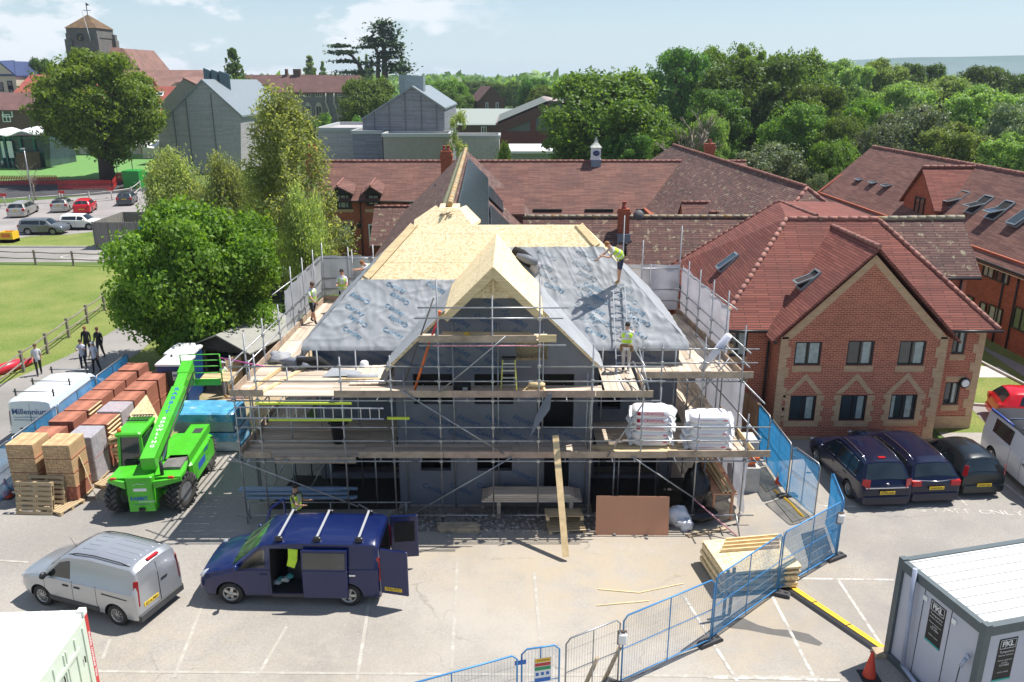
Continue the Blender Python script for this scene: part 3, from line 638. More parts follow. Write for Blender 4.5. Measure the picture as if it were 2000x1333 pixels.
W_=[('wood_b',1325,84,150,150,'dark wood edge tree rising right of the large round oak'),('wood_e',1395,76,110,165,'tall tree with two pale tops in the middle of the wood'),('wood_e',1462,70,120,165,'highest pale topped tree of the whole wood'),
      ('wood_b',1478,104,215,128,'massive dark round tree in the middle of the wood'),('wood_b',1400,165,150,118,'dark ivy clad tree behind the dead branched trunk'),('wood_a',1560,84,150,150,'broad tree with a feathery top right of the massive dark one'),
      ('wood_c',1655,106,120,175,'pale green round tree where the distant down begins'),('wood_c',1725,105,120,180,'pale tree just left of the open view to the down'),('wood_b',1795,117,110,200,'low dark crown directly under the down'),
      ('wood_b',1925,122,150,190,'dark green crowns at the right under the down'),('wood_b',2000,135,130,180,'dark crown cut by the right edge of the photo'),('wood_e',1705,180,120,110,'fresh yellow green tree behind the far brick house ridge'),
      ('wood_c',1770,150,140,140,'soft pale tree below the low dark crown'),('wood_c',1850,140,140,150,'soft green tree in the middle of the right hand wood'),('wood_d',1800,190,170,105,'greyish willow behind the long roof with open skylights'),
      ('wood_c',1925,155,170,112,'olive tree with visible forked trunk near the right edge'),('wood_d',1990,185,150,95,'grey green willow at the right edge above the long roof'),('wood_a',1600,150,140,120,'green tree between the massive dark one and the fresh yellow green one'),
      ('wood_a',1560,190,150,105,'shadowy green tree low in the middle of the wood'),('wood_d',1515,268,170,82,'silvery shrubby willow behind the hipped lichen roof'),('wood_a',1640,262,120,80,'low green thicket left of the far brick house gable'),
      ('wood_a',1285,205,110,118,'green tree filling the gap right of the large round oak'),('wood_c',1390,205,90,95,'olive leafed branchy tree around the dead trunk'),('wood_d',1720,230,120,95,'greyish bush trees above the far house ridge'),
      ('wood_c',1870,230,150,90,'leafy scrub behind the long roof, left of the forked tree'),('wood_a',1660,215,110,98,'dark hollow crown between thicket and yellow green tree'),('wood_a',1340,240,130,100,'lower green crown beside the dead branched trunk'),
      ('wood_b',1230,255,120,98,'dark low crown left of the hipped lichen roof'),('wood_d',1600,330,60,76,'yellowish bush between the lichen roof and the far brick house'),('wood_c',1980,250,130,84,'pale scrub above the right end of the long roof')]
for i,(k,px,yt,wp,Y,lb) in enumerate(W_):T(k,px,yt,wp,Y,lb,i*1.3,group='trees of the wood behind the houses')
for i,(px,yt,wp,Y) in enumerate([(840,152,90,260),(885,148,70,255),(930,155,80,330),(968,156,60,330),(1005,152,60,330),(1040,148,70,250),(905,180,60,230),(1060,160,70,215),(870,172,70,220)]):
    T(('wood_a','wood_e','wood_b')[i%3],px,yt,wp,Y,['tree line crown right behind the roof box of the clad gable','second crown from the clad gable in the far tree line','far crown left above the small brown gabled house','far crown directly behind the small brown gabled house','far crown right above the small brown gabled house',
      'taller crown left of the large round oak in the far tree line','nearer dark crown left of the small brown gabled house','crown touching the left side of the large round oak','nearer crown beside the clad gable right verge'][i],i,group='trees of the far tree line')
for i,(px,yt,wp,lb) in enumerate([(604,110,26,'broader poplar of the pair above the flint range roof'),(629,121,15,'narrower poplar of the pair above the flint range roof'),(700,112,11,'poplar left of the leaning pine stem'),(715,107,11,'tallest of the slim poplars behind the pine'),(725,112,8,'thinnest poplar behind the pine'),(784,108,16,'poplar at the right foot of the pine')]):
    T('poplar',px,yt,wp,330,lb,i,name='poplar_tree',group='poplars on the skyline')
T('cypress',453,97,52,210,'pointed dark conifer left of the flint range',0,name='conifer_tree')
T('wood_b',75,106,80,190,'dark tree between the pale gable and the church',0)
T('wood_a',470,142,70,160,'olive tree crown behind the top of the tall birch',0)
# far woodland as one mass
rng=np.random.default_rng(77);n=70000
X=rng.uniform(-1400,1900,n);Yy=rng.uniform(420,1500,n);hz=9+4*np.sin(X*.021+Yy*.013)+2.5*np.sin(X*.09)+rng.normal(0,1,n)
P=np.stack([X,Yy,np.maximum(1,hz*rng.uniform(.35,1,n) ** .4)],1);me=leafmesh('far_woodland',leaves(P,np.tile([0,-.5,.8],(n,1)),4.2,rng),L_mid)
o=bpy.data.objects.new('far_woodland',me);COL.objects.link(o);tag(o,'distant mass of woodland reaching to the horizon','woodland',kind='stuff')
# the big old pine with flat plates of needles
def pine():
    Y=240;S=Y/ray(740,100).y/F;o=AY(742,240,Y);t=thing('pine_tree','old ragged pine with a leaning bare stem and flat plates of needles on the skyline','tree',(o.x,Y,0));mb=MB()
    q=lambda x,y,dy=0:tuple(AY(x,y,Y+dy))
    mb.path([(q(752,190)[0],Y,0),q(752,150),q(750,100),q(748,60),q(747,42)],[1.1,.9,.6,.35,.1],7)
    mb.path([(q(740,190)[0],Y,0),q(738,135),q(740,112),q(733,95),q(722,88)],[.9,.6,.5,.4,.15],6)
    mb.path([(q(722,200)[0],Y,0),q(708,140),q(700,125),q(688,110),q(670,100),q(655,98)],[.9,.6,.5,.4,.3,.1],6)
    for a in ((752,120,775,112),(750,90,772,84),(749,70,762,62),(750,80,735,72),(750,130,790,138),(700,125,672,122)):mb.path([q(a[0],a[1]),q((a[0]+a[2])/2,(a[1]+a[3])/2-2),q(a[2],a[3])],[.3,.2,.06],5)
    mb.build('trunk',m_bark,t);rng=np.random.default_rng(4);PP=[];NN=[]
    for (x,y,w_,h_,n_) in ((662,90,26,4,420),(668,103,40,5,560),(672,120,30,4,360),(735,78,40,6,700),(748,88,50,8,800),(762,104,34,5,450),(756,112,44,7,500),(745,60,40,22,520),(760,70,34,22,420),(748,46,26,10,300),
                               (695,142,60,6,500),(770,128,50,12,600),(780,138,40,8,500),(720,125,30,10,200),(715,93,30,3,250),(776,95,20,14,200)):
        n_=int(n_*.62);u=rng.normal(0,.36,(n_,3));c=np.array(q(x,y));PP.append(c+u*np.array([w_*S,w_*S*.7,h_*S]));NN.append(np.tile([0,0,1.0],(n_,1)))
    P=np.concatenate(PP)-np.array([o.x,Y,0]);me=leafmesh('crown',leaves(P,np.concatenate(NN),.62,rng,jit=.6),L_pine)
    c=bpy.data.objects.new('crown',me);COL.objects.link(c);c.parent=t
pine()
# dead branched trunk in the wood edge
def branchy(name,label,base,h,spread,n,mat,seed,r=.25,cat='tree',child='trunk'):
    rnd=random.Random(seed);t=thing(name,label,cat,base);mb=MB();b=Ve(base)
    def grow(p,d,l,r_,lev):
        q=p+d*l;mid=p+d*l*.5+Ve((rnd.uniform(-1,1),rnd.uniform(-1,1),rnd.uniform(-.3,1)))*l*.09
        mb.path([p,mid,q],[r_,r_*.8,r_*.55],5)
        if lev<4:
            for _ in range(n if lev else n+1):
                nd=(d+Ve((rnd.uniform(-1,1),rnd.uniform(-1,1),rnd.uniform(-.2,.7)))*spread).normalized();grow(q if rnd.random()<.6 else mid,nd,l*rnd.uniform(.55,.8),r_*.5,lev+1)
    grow(b-Ve((0,0,.1)),Ve((0,0,1)),h*.36,r,0);mb.build(child,mat,t)
p=G(1338,318);branchy('dead_tree','dead ivy covered tree with bleached bare branches at the wood edge',(p.x*86/p.y,86,0),11.5,.85,3,m_dead,5,.55)
# ================================================================== background buildings
def gable_block(t,x0,x1,y0,y1,ze,zr,wall,roof,axis='x',ov=.3,wn='wall',rt=True,pitch_off=0,verge=None,thick=.12):
    """walls with gable ends and a two slope roof;ridge along axis"""
    mb=MB();xm=(x0+x1)/2;ym=(y0+y1)/2
    if axis=='x':
        mb.ext([(x0,y0,0),(x0,y1,0),(x0,y1,ze),(x0,ym,zr-.05),(x0,y0,ze)],(x1-x0,0,0));mb.build(wn,wall,t)
        k=(zr-ze)/(ym-y0);e=ze-k*ov;r_=MB()
        r_.slab([(x0-ov,y0-ov,e+.1),(x1+ov,y0-ov,e+.1),(x1+ov,ym,zr+.1),(x0-ov,ym,zr+.1)],thick);r_.slab([(x1+ov,y1+ov,e+.1),(x0-ov,y1+ov,e+.1),(x0-ov,ym,zr+.1),(x1+ov,ym,zr+.1)],thick)
        ro=r_.build('roof',roof,t)
        if rt:q=MB();ridge(q,(x0-ov,ym,zr+.13),(x1+ov,ym,zr+.13),.14,.45);q.build('ridge_tiles',m_ridge,ro)
    else:
        mb.ext([(x0,y0,0),(x1,y0,0),(x1,y0,ze),(xm,y0,zr-.05),(x0,y0,ze)],(0,y1-y0,0));mb.build(wn,wall,t)
        k=(zr-ze)/(xm-x0);e=ze-k*ov;r_=MB()
        r_.slab([(x0-ov,y1+ov,e+.1),(x0-ov,y0-ov,e+.1),(xm,y0-ov,zr+.1),(xm,y1+ov,zr+.1)],thick);r_.slab([(x1+ov,y0-ov,e+.1),(x1+ov,y1+ov,e+.1),(xm,y1+ov,zr+.1),(xm,y0-ov,zr+.1)],thick)
        ro=r_.build('roof',roof,t)
        if rt:q=MB();ridge(q,(xm,y0-ov,zr+.13),(xm,y1+ov,zr+.13),.14,.45);q.build('ridge_tiles',m_ridge,ro)
    return ro
def chimney(parent,c,wd,h,z0,pots=1,mat=None):
    x,y=c;mb=MB();mb.box((x-wd/2,y-wd*.4,z0),(x+wd/2,y+wd*.4,z0+h));mb.box((x-wd*.58,y-wd*.48,z0+h*.82),(x+wd*.58,y+wd*.48,z0+h*.92));ch=mb.build('chimney',mat or m_brick2,parent)
    q=MB()
    for k in range(pots):xx=x+(k-(pots-1)/2)*wd*.4;q.lathe([(.13,0),(.15,.1),(.11,.14),(.12,.36),(.15,.4)],(xx,y,z0+h),10)
    q.build('chimney_pot',m_tile_bright,ch);return ch
# --- long brick range straight behind
t=thing('brick_house','long two storey brick range with purple tiled roof and clock turret behind the site','house',(0,68,0))
x0,x1=-16.3,17.5
mb=MB();mb.box((x0,66,0),(x1,73.2,4.7));mb.build('wall',m_brick2,t)
mb=MB();mb.slab([(x0-.3,65.7,4.55),(x1+2,65.7,4.55),(x1+2,69.6,7.25),(x0-.3,69.6,7.25)],.14);mb.slab([(x1+2,73.5,4.55),(x0-.3,73.5,4.55),(x0-.3,69.6,7.25),(x1+2,69.6,7.25)],.14)
mb.slab([(-1.5,64.4,3.65),(17,64.4,3.65),(17,65.7,4.555),(-1.5,65.7,4.555)],.12);ro=mb.build('roof',m_tile,t)
mb=MB();ridge(mb,(x0-.3,69.6,7.3),(x1+2,69.6,7.3),.15,.45);mb.build('ridge_tiles',m_ridge,ro)
mb=MB();mb.tube((x0-.3,65.6,4.5),(-5,65.6,4.5),.06,6);
for x in (-12.2,-8.6):mb.tube((x,65.93,.0),(x,65.93,4.5),.045,6)
mb.build('gutter',m_black,t)
for (px,y0,y1,px0,px1,zz) in ((670,380,407,656,685,0),(730,381,401,716,743,0),(806,393,402,797,814,0)):
    a=AY(px0,y1,66);b=AY(px1,y0,66);window(t,((a.x+b.x)/2,65.98,(a.z+b.z)/2),b.x-a.x,b.z-a.z,(0,-1,0),2 if px<700 else 1,fw=.07,curt=((-.6,.6),))
for (px0,px1,pk) in ((645,691,666),(706,748,729)):   # dormer gablets
    a=AY(px0,379,65.4);b=AY(px1,379,65.4);c=AY(pk,352,67.0);mb=MB()
    ap=Ve((c.x,65.3,a.z+.62));bk=Ve((c.x,68.3,a.z+.62+.3))
    mb.slab([(a.x,65.2,a.z),ap,bk,(a.x,66.8,a.z+.5)],.1);mb.slab([ap,(b.x,65.2,a.z),(b.x,66.8,a.z+.5),bk],.1);d_=mb.build('dormer_roof',m_tile,t)
    mb=MB();mb.ext([(a.x+.12,65.5,a.z-.04),(b.x-.12,65.5,a.z-.04),(ap.x,65.5,ap.z-.12)],(0,.4,0));mb.build('dormer_cheek',m_black,d_)
    mb=MB();ridge(mb,(ap.x,65.25,ap.z+.05),(bk.x,bk.y,bk.z+.05),.1,.4);mb.build('ridge_tiles',m_ridge,d_)
    mb=MB();mb.box((a.x+.1,65.96,a.z-1.55),(b.x-.2,65.995,a.z-1.3));mb.build('sill_band',m_buff,t)
a=AY(652,480,66);b=AY(689,438,66);w_=window(t,((a.x+b.x)/2,65.98,(a.z+b.z)/2+.02),b.x-a.x,b.z-a.z,(0,-1,0),1,fw=.1,name='double_door',curt=((-.75,-.1),(.1,.75)))
mb=MB();mb.box((a.x-.1,65.96,b.z+.04),(b.x+.1,65.995,b.z+.3));mb.build('lintel',m_buff,t)
a=AY(722,482,66);b=AY(735,438,66);window(t,((a.x+b.x)/2,65.98,(a.z+b.z)/2),b.x-a.x,b.z-a.z,(0,-1,0),0,fw=.1,frame=m_white,name='door')
p=AY(702,440,66);mb=MB();mb.lathe([(.04,-.2),(.13,-.14),(.15,.12),(.04,.28)],(p.x,65.8,p.z),8);mb.box((p.x-.04,65.8,p.z-.05),(p.x+.04,66,p.z+.05));mb.build('wall_lamp',m_black,t)
for px0,px1 in ((1041,1097),(1142,1197),(1242,1298)):
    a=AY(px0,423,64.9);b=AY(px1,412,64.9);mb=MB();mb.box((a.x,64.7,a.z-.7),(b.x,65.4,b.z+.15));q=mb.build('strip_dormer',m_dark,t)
    window(q,((a.x+b.x)/2,64.68,(a.z+b.z)/2),b.x-a.x,.75,(0,-1,0),3,sill=False,fw=.05)
chimney(t,(-16.2,67.8),1.0,2.2,6.2,2);chimney(t,(-5.1,65.0),.85,3.6,4.9,2)
TS=MT((AY(1163,330,69.4).x,69.5,6.9)) @ Matrix.Diagonal((.76,.76,.62,1)) @ MT((-AY(1163,330,69.4).x,-69.5,-6.9))
mb=MB();mb.M=TS
cx=AY(1163,330,69.4).x;mb.box((cx-.53,68.9,6.5),(cx+.53,70.1,7.75));cu=mb.build('turret_base',M('lead_flashing',(.22,.27,.34),.5,.3,.1),t)
mb=MB();mb.M=TS;mb.box((cx-.5,68.95,7.75),(cx+.5,70.05,9.35));mb.box((cx-.56,68.88,7.75),(cx+.56,70.1,7.85));mb.build('turret',m_white,t)
mb=MB();mb.M=TS
for k,(r_,z) in enumerate(((.62,9.35),(.42,9.62),(.22,9.95),(.1,10.35),(.07,10.7))):
    if k:mb.add([(cx-pr,69.5-pr,pz),(cx+pr,69.5-pr,pz),(cx+pr,69.5+pr,pz),(cx-pr,69.5+pr,pz),(cx-r_,69.5-r_,z),(cx+r_,69.5-r_,z),(cx+r_,69.5+r_,z),(cx-r_,69.5+r_,z)],[(0,1,5,4),(1,2,6,5),(2,3,7,6),(3,0,4,7),(4,5,6,7),(3,2,1,0)])
    pr,pz=r_,z
mb.build('turret_cap',M('weathered_lead',(.5,.52,.47),.6,.1,.2,4),t)
mb=MB();mb.M=TS;mb.tube((cx,69.5,10.7),(cx,69.5,12.1),.025,5);mb.tube((cx-.35,69.5,11.3),(cx+.35,69.5,11.3),.02,5);mb.ext([(cx,69.48,11.5),(cx+.45,69.48,11.6),(cx,69.48,11.8)],(0,.03,0));mb.build('weather_vane',m_black,t)
mb=MB();mb.M=TS @ MT((cx,68.94,8.62)) @ MR(R(90),4,'X');mb.lathe([(.36,0),(.36,.04),(.3,.05)],n=24);cf=mb.build('clock_face',M('clock_blue',(.02,.06,.2),.5,0,.05),t)
mb=MB();mb.M=TS;mb.bar((cx,68.86,8.62),(cx+.22,68.86,8.74),.03,.02);mb.bar((cx,68.86,8.62),(cx-.17,68.86,8.56),.03,.02);mb.build('clock_hands',m_yellow,cf)
# --- low annex left of the solar wing
t=thing('brick_house','low tiled outbuilding roof between the solar panels and the glazed double door','house',(-7,59,0))
gable_block(t,-9.6,-4.6,56.4,61.6,2.95,5.0,m_brick2,m_tile_old)
# --- solar wing
t=thing('brick_house','old roof wing with solar panels running back from the new plywood roof','house',(-2.6,43,0))
mb=MB();mb.ext([(-6.4,31.6,0),(.9,31.6,0),(.9,31.6,5.4),(-2.5,31.6,8.9),(-6.4,31.6,5.2)],(0,23.5,0));mb.build('wall',m_brick2,t)
A=Ve((-2.33,30.75,9.4));B=Ve((-3.05,55.5,9.4))
mb=MB();mb.slab([(-7.2,31.0,4.7),A,B,(-7.4,55.5,5.2)][::-1],.12);mb.slab([A,(2.05,31.0,5.1),(1.5,55.5,5.1),B][::-1],.12);ro=mb.build('roof',m_tile_old,t)
mb=MB();ridge(mb,A+Ve((0,0,.05)),B+Ve((0,0,.05)),.17,.45);mb.build('ridge_tiles',M('lichen_ridge',(.42,.33,.2),.85,0,.3,1.5,dirt=((.50,.26,.06),2.2,.5)),ro)
mb=MB();mb.bar(A+Ve((-.25,0,-.18)),B+Ve((-.25,0,-.18)),.35,.06,up=(-1,0,1));mb.build('moss_strip',M('moss',(.30,.30,.17),.95,0,.3,3,.5,dirt=((.5,.45,.25),4,.55)),ro)
m_pv=M('solar_glass',(.035,.045,.062),.22,.3,.1,.5,spec=.8)
def roofpt(y,dn,off=.1): # point on east slope
    k=(y-30.75)/24.75;rx=-2.33-.72*k;return Ve((rx+dn*.7071+off*.7,y,9.4-dn*.7071+off*.7))
for (r0,r1,ys) in ((.25,1.9,[(31.0,36.2),(36.4,41.5),(41.7,50)]),(2.05,3.7,[(31.2,36.2),(36.4,39.9)]),(2.0,3.0,[(42.3,47)])):
    for (ya,yb) in ys:
        mb=MB();q=[roofpt(ya,r0),roofpt(ya,r1),roofpt(yb,r1),roofpt(yb,r0)];mb.ext(q,(.04,0,.04));pn=mb.build('solar_panel',m_pv,t)
        mb=MB();
        for k in range(4):mb.bar(q[k]+Ve((.03,0,.03)),q[(k+1)%4]+Ve((.03,0,.03)),.04,.05,up=(1,0,1))
        n_=max(1,int((yb-ya)/1.1))
        for k in range(1,n_*2):f=k/(n_*2);mb.bar(q[0].lerp(q[3],f)+Ve((.045,0,.045)),q[1].lerp(q[2],f)+Ve((.045,0,.045)),.02,.02,up=(1,0,1))
        mb.build('panel_frame',M('panel_rail',(.08,.09,.1),.4,.6,.1),pn)
mb=MB();p=Ve((-4.6,50,7.3));mb.tube(p,p+Ve((0,0,.5)),.09,8);mb.build('vent_pipe',m_black,t)
# --- mid range with chimney
t=thing('brick_house','tiled roof range with brick chimney directly behind the worker on the ladder','house',(7,45,0))
mb=MB();mb.box((-.2,43.7,0),(16,47.8,4.2));mb.build('wall',m_brick2,t)
mb=MB();mb.slab([(-1.5,42.9,3.75),(16.5,42.9,3.75),(14.6,45.8,6.5),(-1.5,45.8,6.5)],.12);mb.slab([(16.5,48.7,3.75),(-1.5,48.7,3.75),(-1.5,45.8,6.5),(14.6,45.8,6.5)],.12);ro=mb.build('roof',m_tile_old,t)
mb=MB();ridge(mb,(-1.5,45.8,6.55),(14.6,45.8,6.55),.14,.45);mb.build('ridge_tiles',M('lichen_ridge_b',(.30,.27,.2),.85,0,.3,1.5,dirt=((.5,.3,.07),2.2,.55)),ro)
mb=MB();mb.slab([(-1.0,45.0,6.8),(.7,45.0,6.8),(.7,47.2,8.0),(-1.0,47.2,8.0)],.12);mb.slab([(-1.0,48.8,6.8),(.7,48.8,6.8),(.7,47.2,8.0),(-1.0,47.2,8.0)][::-1],.12);mb.box((-1.0,45.2,5.8),(.6,48.6,6.75));mb.build('rear_dormer',m_tile,t)
ch=chimney(t,(6.15,45.0),.6,1.7,5.4,1)
mb=MB();mb.box((5.8,44.55,5.3),(6.5,45.4,5.75));mb.build('flashing',MATS['lead_flashing'],ch)
mb=MB();mb.M=MT((6.95,44.9,6.75)) @ MR(R(70),4,'X');mb.lathe([(.02,.1),(.2,.06),(.3,0),(.3,-.015)],n=16);mb.M=None;mb.tube((6.5,45,6.5),(6.95,45,6.7),.02,5);mb.build('satellite_dish',M('dish_grey',(.09,.09,.1),.6,0,.1),ch)
mb=MB();p=AY(1221,500,43.7);mb.tube(p,p+Ve((0,0,.62)),.075,8);mb.lathe([(.1,0),(.12,.1),(.08,.12)],p+Ve((0,0,.6)),10);mb.build('vent_pipe',m_black,t)
# --- east hipped range with lichen roof
t=thing('brick_house','hipped range with grey lichen spotted tiles in front of the wood','house',(16,60,0))
mb=MB();mb.box((10.4,42.5,0),(20.6,79,4.1));mb.build('wall',m_brick2,t)
R1=Ve((14.6,76,8.1));R2=Ve((16.6,46.5,8.05));a,b,c,d=Ve((9.6,80.5,3.9)),Ve((11.4,41.6,3.9)),Ve((21.6,41.6,3.9)),Ve((20,80.5,3.9))
mb=MB();mb.slab([b,R2,R1,a][::-1],.12);mb.slab([c,R2,b][::-1],.12);mb.slab([d,R1,R2,c][::-1],.12);mb.slab([a,R1,d][::-1],.12);ro=mb.build('roof',m_tile_old,t)
mb=MB();ridge(mb,R1+Ve((0,0,.05)),R2+Ve((0,0,.05)),.16,.45);ridge(mb,R2,c,.15,.45);ridge(mb,R2,b,.15,.45);mb.build('ridge_tiles',m_ridge,ro)
for (xa,ya,za,ln) in ((11.4,55.5,5.9,3.6),(12.6,52.5,5.7,3.4)):
    mb=MB();mb.slab([(xa,ya-1.1,za-1.1),(xa+ln,ya-1.1,za-1.1),(xa+ln,ya,za),(xa,ya,za)],.1);mb.slab([(xa,ya+1.1,za-1.1),(xa+ln,ya+1.1,za-1.1),(xa+ln,ya,za),(xa,ya,za)][::-1],.1)
    q=mb.build('dormer_roof',m_tile,t);mb=MB();mb.ext([(xa+.1,ya-1,za-1.15),(xa+.1,ya+1,za-1.15),(xa+.1,ya,za-.1)],(ln-.3,0,0));mb.build('dormer_wall',m_brick2,q)
    mb=MB();ridge(mb,(xa,ya,za+.04),(xa+ln,ya,za+.04),.12,.4);mb.build('ridge_tiles',m_ridge,q)
chimney(t,(18.6,79.0),.9,2.6,5.4,1)
# --- near brick building on the right
t=thing('brick_house','red brick student house with a pale brick trimmed gable beside the parked cars','house',(13.7,36,0));NR=t
def wallgrid(t,name,mat,o,ux,nrm,wd,ht,holes,depth=.11,z0=0,topf=None):
    """wall skin with real window openings;holes = (u0, z0, u1, z1)"""
    o=Ve(o);ux=Ve(ux);n=Ve(nrm);mb=MB();us=sorted({0,wd} | {h[0] for h in holes} | {h[2] for h in holes});zs=sorted({z0,ht} | {h[1] for h in holes} | {h[3] for h in holes})
    P=lambda u,z,k=0:o+ux*u+Ve((0,0,z))+n*k
    for i in range(len(us)-1):
        for j in range(len(zs)-1):
            u,v=(us[i]+us[i+1])/2,(zs[j]+zs[j+1])/2
            if any(h[0]<u<h[2] and h[1]<v<h[3] for h in holes):continue
            mb.poly([P(us[i],zs[j]),P(us[i+1],zs[j]),P(us[i+1],zs[j+1]),P(us[i],zs[j+1])])
    for h in holes:
        for (a,b) in (((h[0],h[1]),(h[2],h[1])),((h[2],h[1]),(h[2],h[3])),((h[2],h[3]),(h[0],h[3])),((h[0],h[3]),(h[0],h[1]))):mb.poly([P(a[0],a[1]),P(b[0],b[1]),P(b[0],b[1],-depth),P(a[0],a[1],-depth)])
    if topf:mb.poly([P(u,z) for u,z in topf])
    return mb.build(name,mat,t)
GX0,GX1,GY=10.45,16.95,30.3
def wx(px,py,Y):return AY(px,py,Y)
up=[(1553,668,1603,714),(1655,666,1706,714),(1756,666,1806,714)];lo=[(1541,773,1593,822),(1639,772,1692,822),(1736,771,1790,820)]
H_=[]
for q in up+lo:
    a=AY(q[0]+2,q[3],GY);b=AY(q[2],q[1],GY);cx_=(AY((q[0]+q[2])/2,(q[1]+q[3])/2,GY)).x;H_.append((cx_-.52-GX0,a.z,cx_+.52-GX0,b.z))
wallgrid(t,'gable_wall',m_brick,(GX0,GY,0),(1,0,0),(0,-1,0),GX1-GX0,4.35,H_,topf=[(0,4.35),(GX1-GX0,4.35),((GX1-GX0)/2,7.6)])
mb=MB();mb.box((GX0,GY+.12,0),(GX1,31.4,4.3));mb.ext([(GX0,GY+.12,4.3),(GX1,GY+.12,4.3),((GX0+GX1)/2,GY+.12,7.5)],(0,4,0));mb.build('inner_wall',m_brick,t)
for i,h in enumerate(H_):
    window(t,(GX0+(h[0]+h[2])/2,GY+.10,(h[1]+h[3])/2),h[2]-h[0],h[3]-h[1],(0,-1,0),1,curt=[((-.85,-.15),(.15,.85)),((.2,.75),),((.25,.85),),((.3,.8),),((.35,.8),),((.25,.7),(-.85,-.6))][i],sill=False)
tr=MB()
for i,h in enumerate(H_[:3]):tr.box((GX0+h[0]-.05,GY-.02,h[1]-.26),(GX0+h[2]+.05,GY+.01,h[1]-.02))
for h in H_[3:]:
    xa,xb,za,zb=GX0+h[0],GX0+h[2],h[1],h[3];xm=(xa+xb)/2
    tr.box((xa-.18,GY-.02,za-.26),(xb+.18,GY+.01,za-.02))
    for s_,xe in ((-1,xa),(1,xb)):
        for k in range(5):
            z_=za+k*.225;ww=.3 if k%2==0 else .2
            x_0,x_1=sorted((xe,xe+s_*ww));tr.box((x_0,GY-.02,z_-.02),(x_1,GY+.01,z_+.205))
        ptop=zb+.05
        tr.ext([(xe,GY-.02,ptop),(xe+s_*.24,GY-.02,ptop+.02),(xm,GY-.02,ptop+.88),(xm,GY-.02,ptop+.62)][::s_],(0,.03,0))
xm=(GX0+GX1)/2
for s_,xe in ((1,GX0),(-1,GX1)):
    for k in range(10):
        z_=.18+k*.42;a_=(.42 if k%2==0 else .30);x_0,x_1=sorted((xe,xe+s_*a_));tr.box((x_0,GY-.02,z_),(x_1,GY+.01,z_+.42))
    tr.ext([(xe,GY-.02,4.3),(xe+s_*.42,GY-.02,4.3),(xm,GY-.02,7.32-.05),(xm,GY-.02,7.62)][::s_],(0,.03,0))
tr.box((GX0-.02,GY-.04,0),(GX1+.02,GY+.01,.18))
tr.build('buff_trim',m_buff,t)
# main body
BX0,BX1,BY=8.55,19.1,31.5
a=AY(1857,692,BY);b=AY(1886,645,BY);c=AY(1833,791,BY);d=AY(1868,747,BY);hr=[(a.x-BX0,a.z,b.x-BX0+.1,b.z),(c.x-BX0+.15,c.z,d.x-BX0+.2,d.z)]
a=AY(1418,697,BY);b=AY(1462,648,BY);c=AY(1424,775,BY);d=AY(1455,750,BY);hl=[(a.x-BX0,a.z,b.x-BX0,b.z),(c.x-BX0+.0,c.z-.7,d.x-BX0,d.z)]
wallgrid(t,'wall',m_brick,(BX0,BY,0),(1,0,0),(0,-1,0),BX1-BX0,4.5,hl+hr)
mb=MB();mb.box((BX0,BY+.12,0),(BX1,41.6,4.5));mb.box((15.5,33.4,4.3),(19.05,37,6.2));mb.ext([(19.05,33.4,6.2),(19.05,37.2,6.2),(19.05,35.3,8.0)],(-3.5,0,0));mb.build('inner_wall',m_brick,t)
for i,h in enumerate(hl+hr):window(t,(BX0+(h[0]+h[2])/2,BY+.10,(h[1]+h[3])/2),h[2]-h[0],h[3]-h[1],(0,-1,0),1,sill=False,curt=[((.2,.85),),((.1,.8),),((.1,.85),),((.1,.5),)][i])
tr=MB()
for h in hl+hr:tr.box((BX0+h[0]-.05,BY-.02,h[1]-.26),(BX0+h[2]+.05,BY+.01,h[1]-.02))
h=hr[1];tr.box((BX0+h[0]-.05,BY-.02,h[3]+.03),(BX0+h[2]+.1,BY+.01,h[3]+.26));h=hl[1];tr.box((BX0+h[0]-.05,BY-.02,h[3]+.03),(BX0+h[2]+.1,BY+.01,h[3]+.26))
for k in range(11):z_=.12+k*.4;ww=.42 if k%2==0 else .26;tr.box((BX1-ww,BY-.02,z_),(BX1+.02,BY+.01,z_+.4));tr.box((BX0-.02,BY-.02,z_),(BX0+ww,BY+.01,z_+.4))
tr.box((16.97,BY-.04,0),(BX1+.02,BY+.01,.55));tr.build('buff_trim',m_buff,t)
E=4.42;P0,P1,P2,P3=Ve((8.15,31.15,E)),Ve((11.8,35.1,8.2)),Ve((12.95,39.9,8.25)),Ve((8.15,42.2,E));P4,P5=Ve((15.7,35.1,8.2)),Ve((19.4,31.15,E));P6=Ve((19.4,42.2,E));P7=Ve((15.7,39.9,8.2))
mb=MB();mb.slab([P0,P5,P4,P1],.14);mb.slab([P3,P0,P1,P2],.14);mb.slab([P5,P6,P7,P4],.14);mb.slab([P6,P3,P2,P7],.14);mb.slab([P1,P4,P7,P2],.14)
ap=Ve((xm,30.1,7.93));bk=Ve((xm,34.82,7.93));mb.slab([(10.05,30.1,4.28),ap,bk,(10.05,31.05,4.28)][::-1],.12);mb.slab([ap,(17.35,30.1,4.28),(17.35,31.05,4.28),bk][::-1],.12)
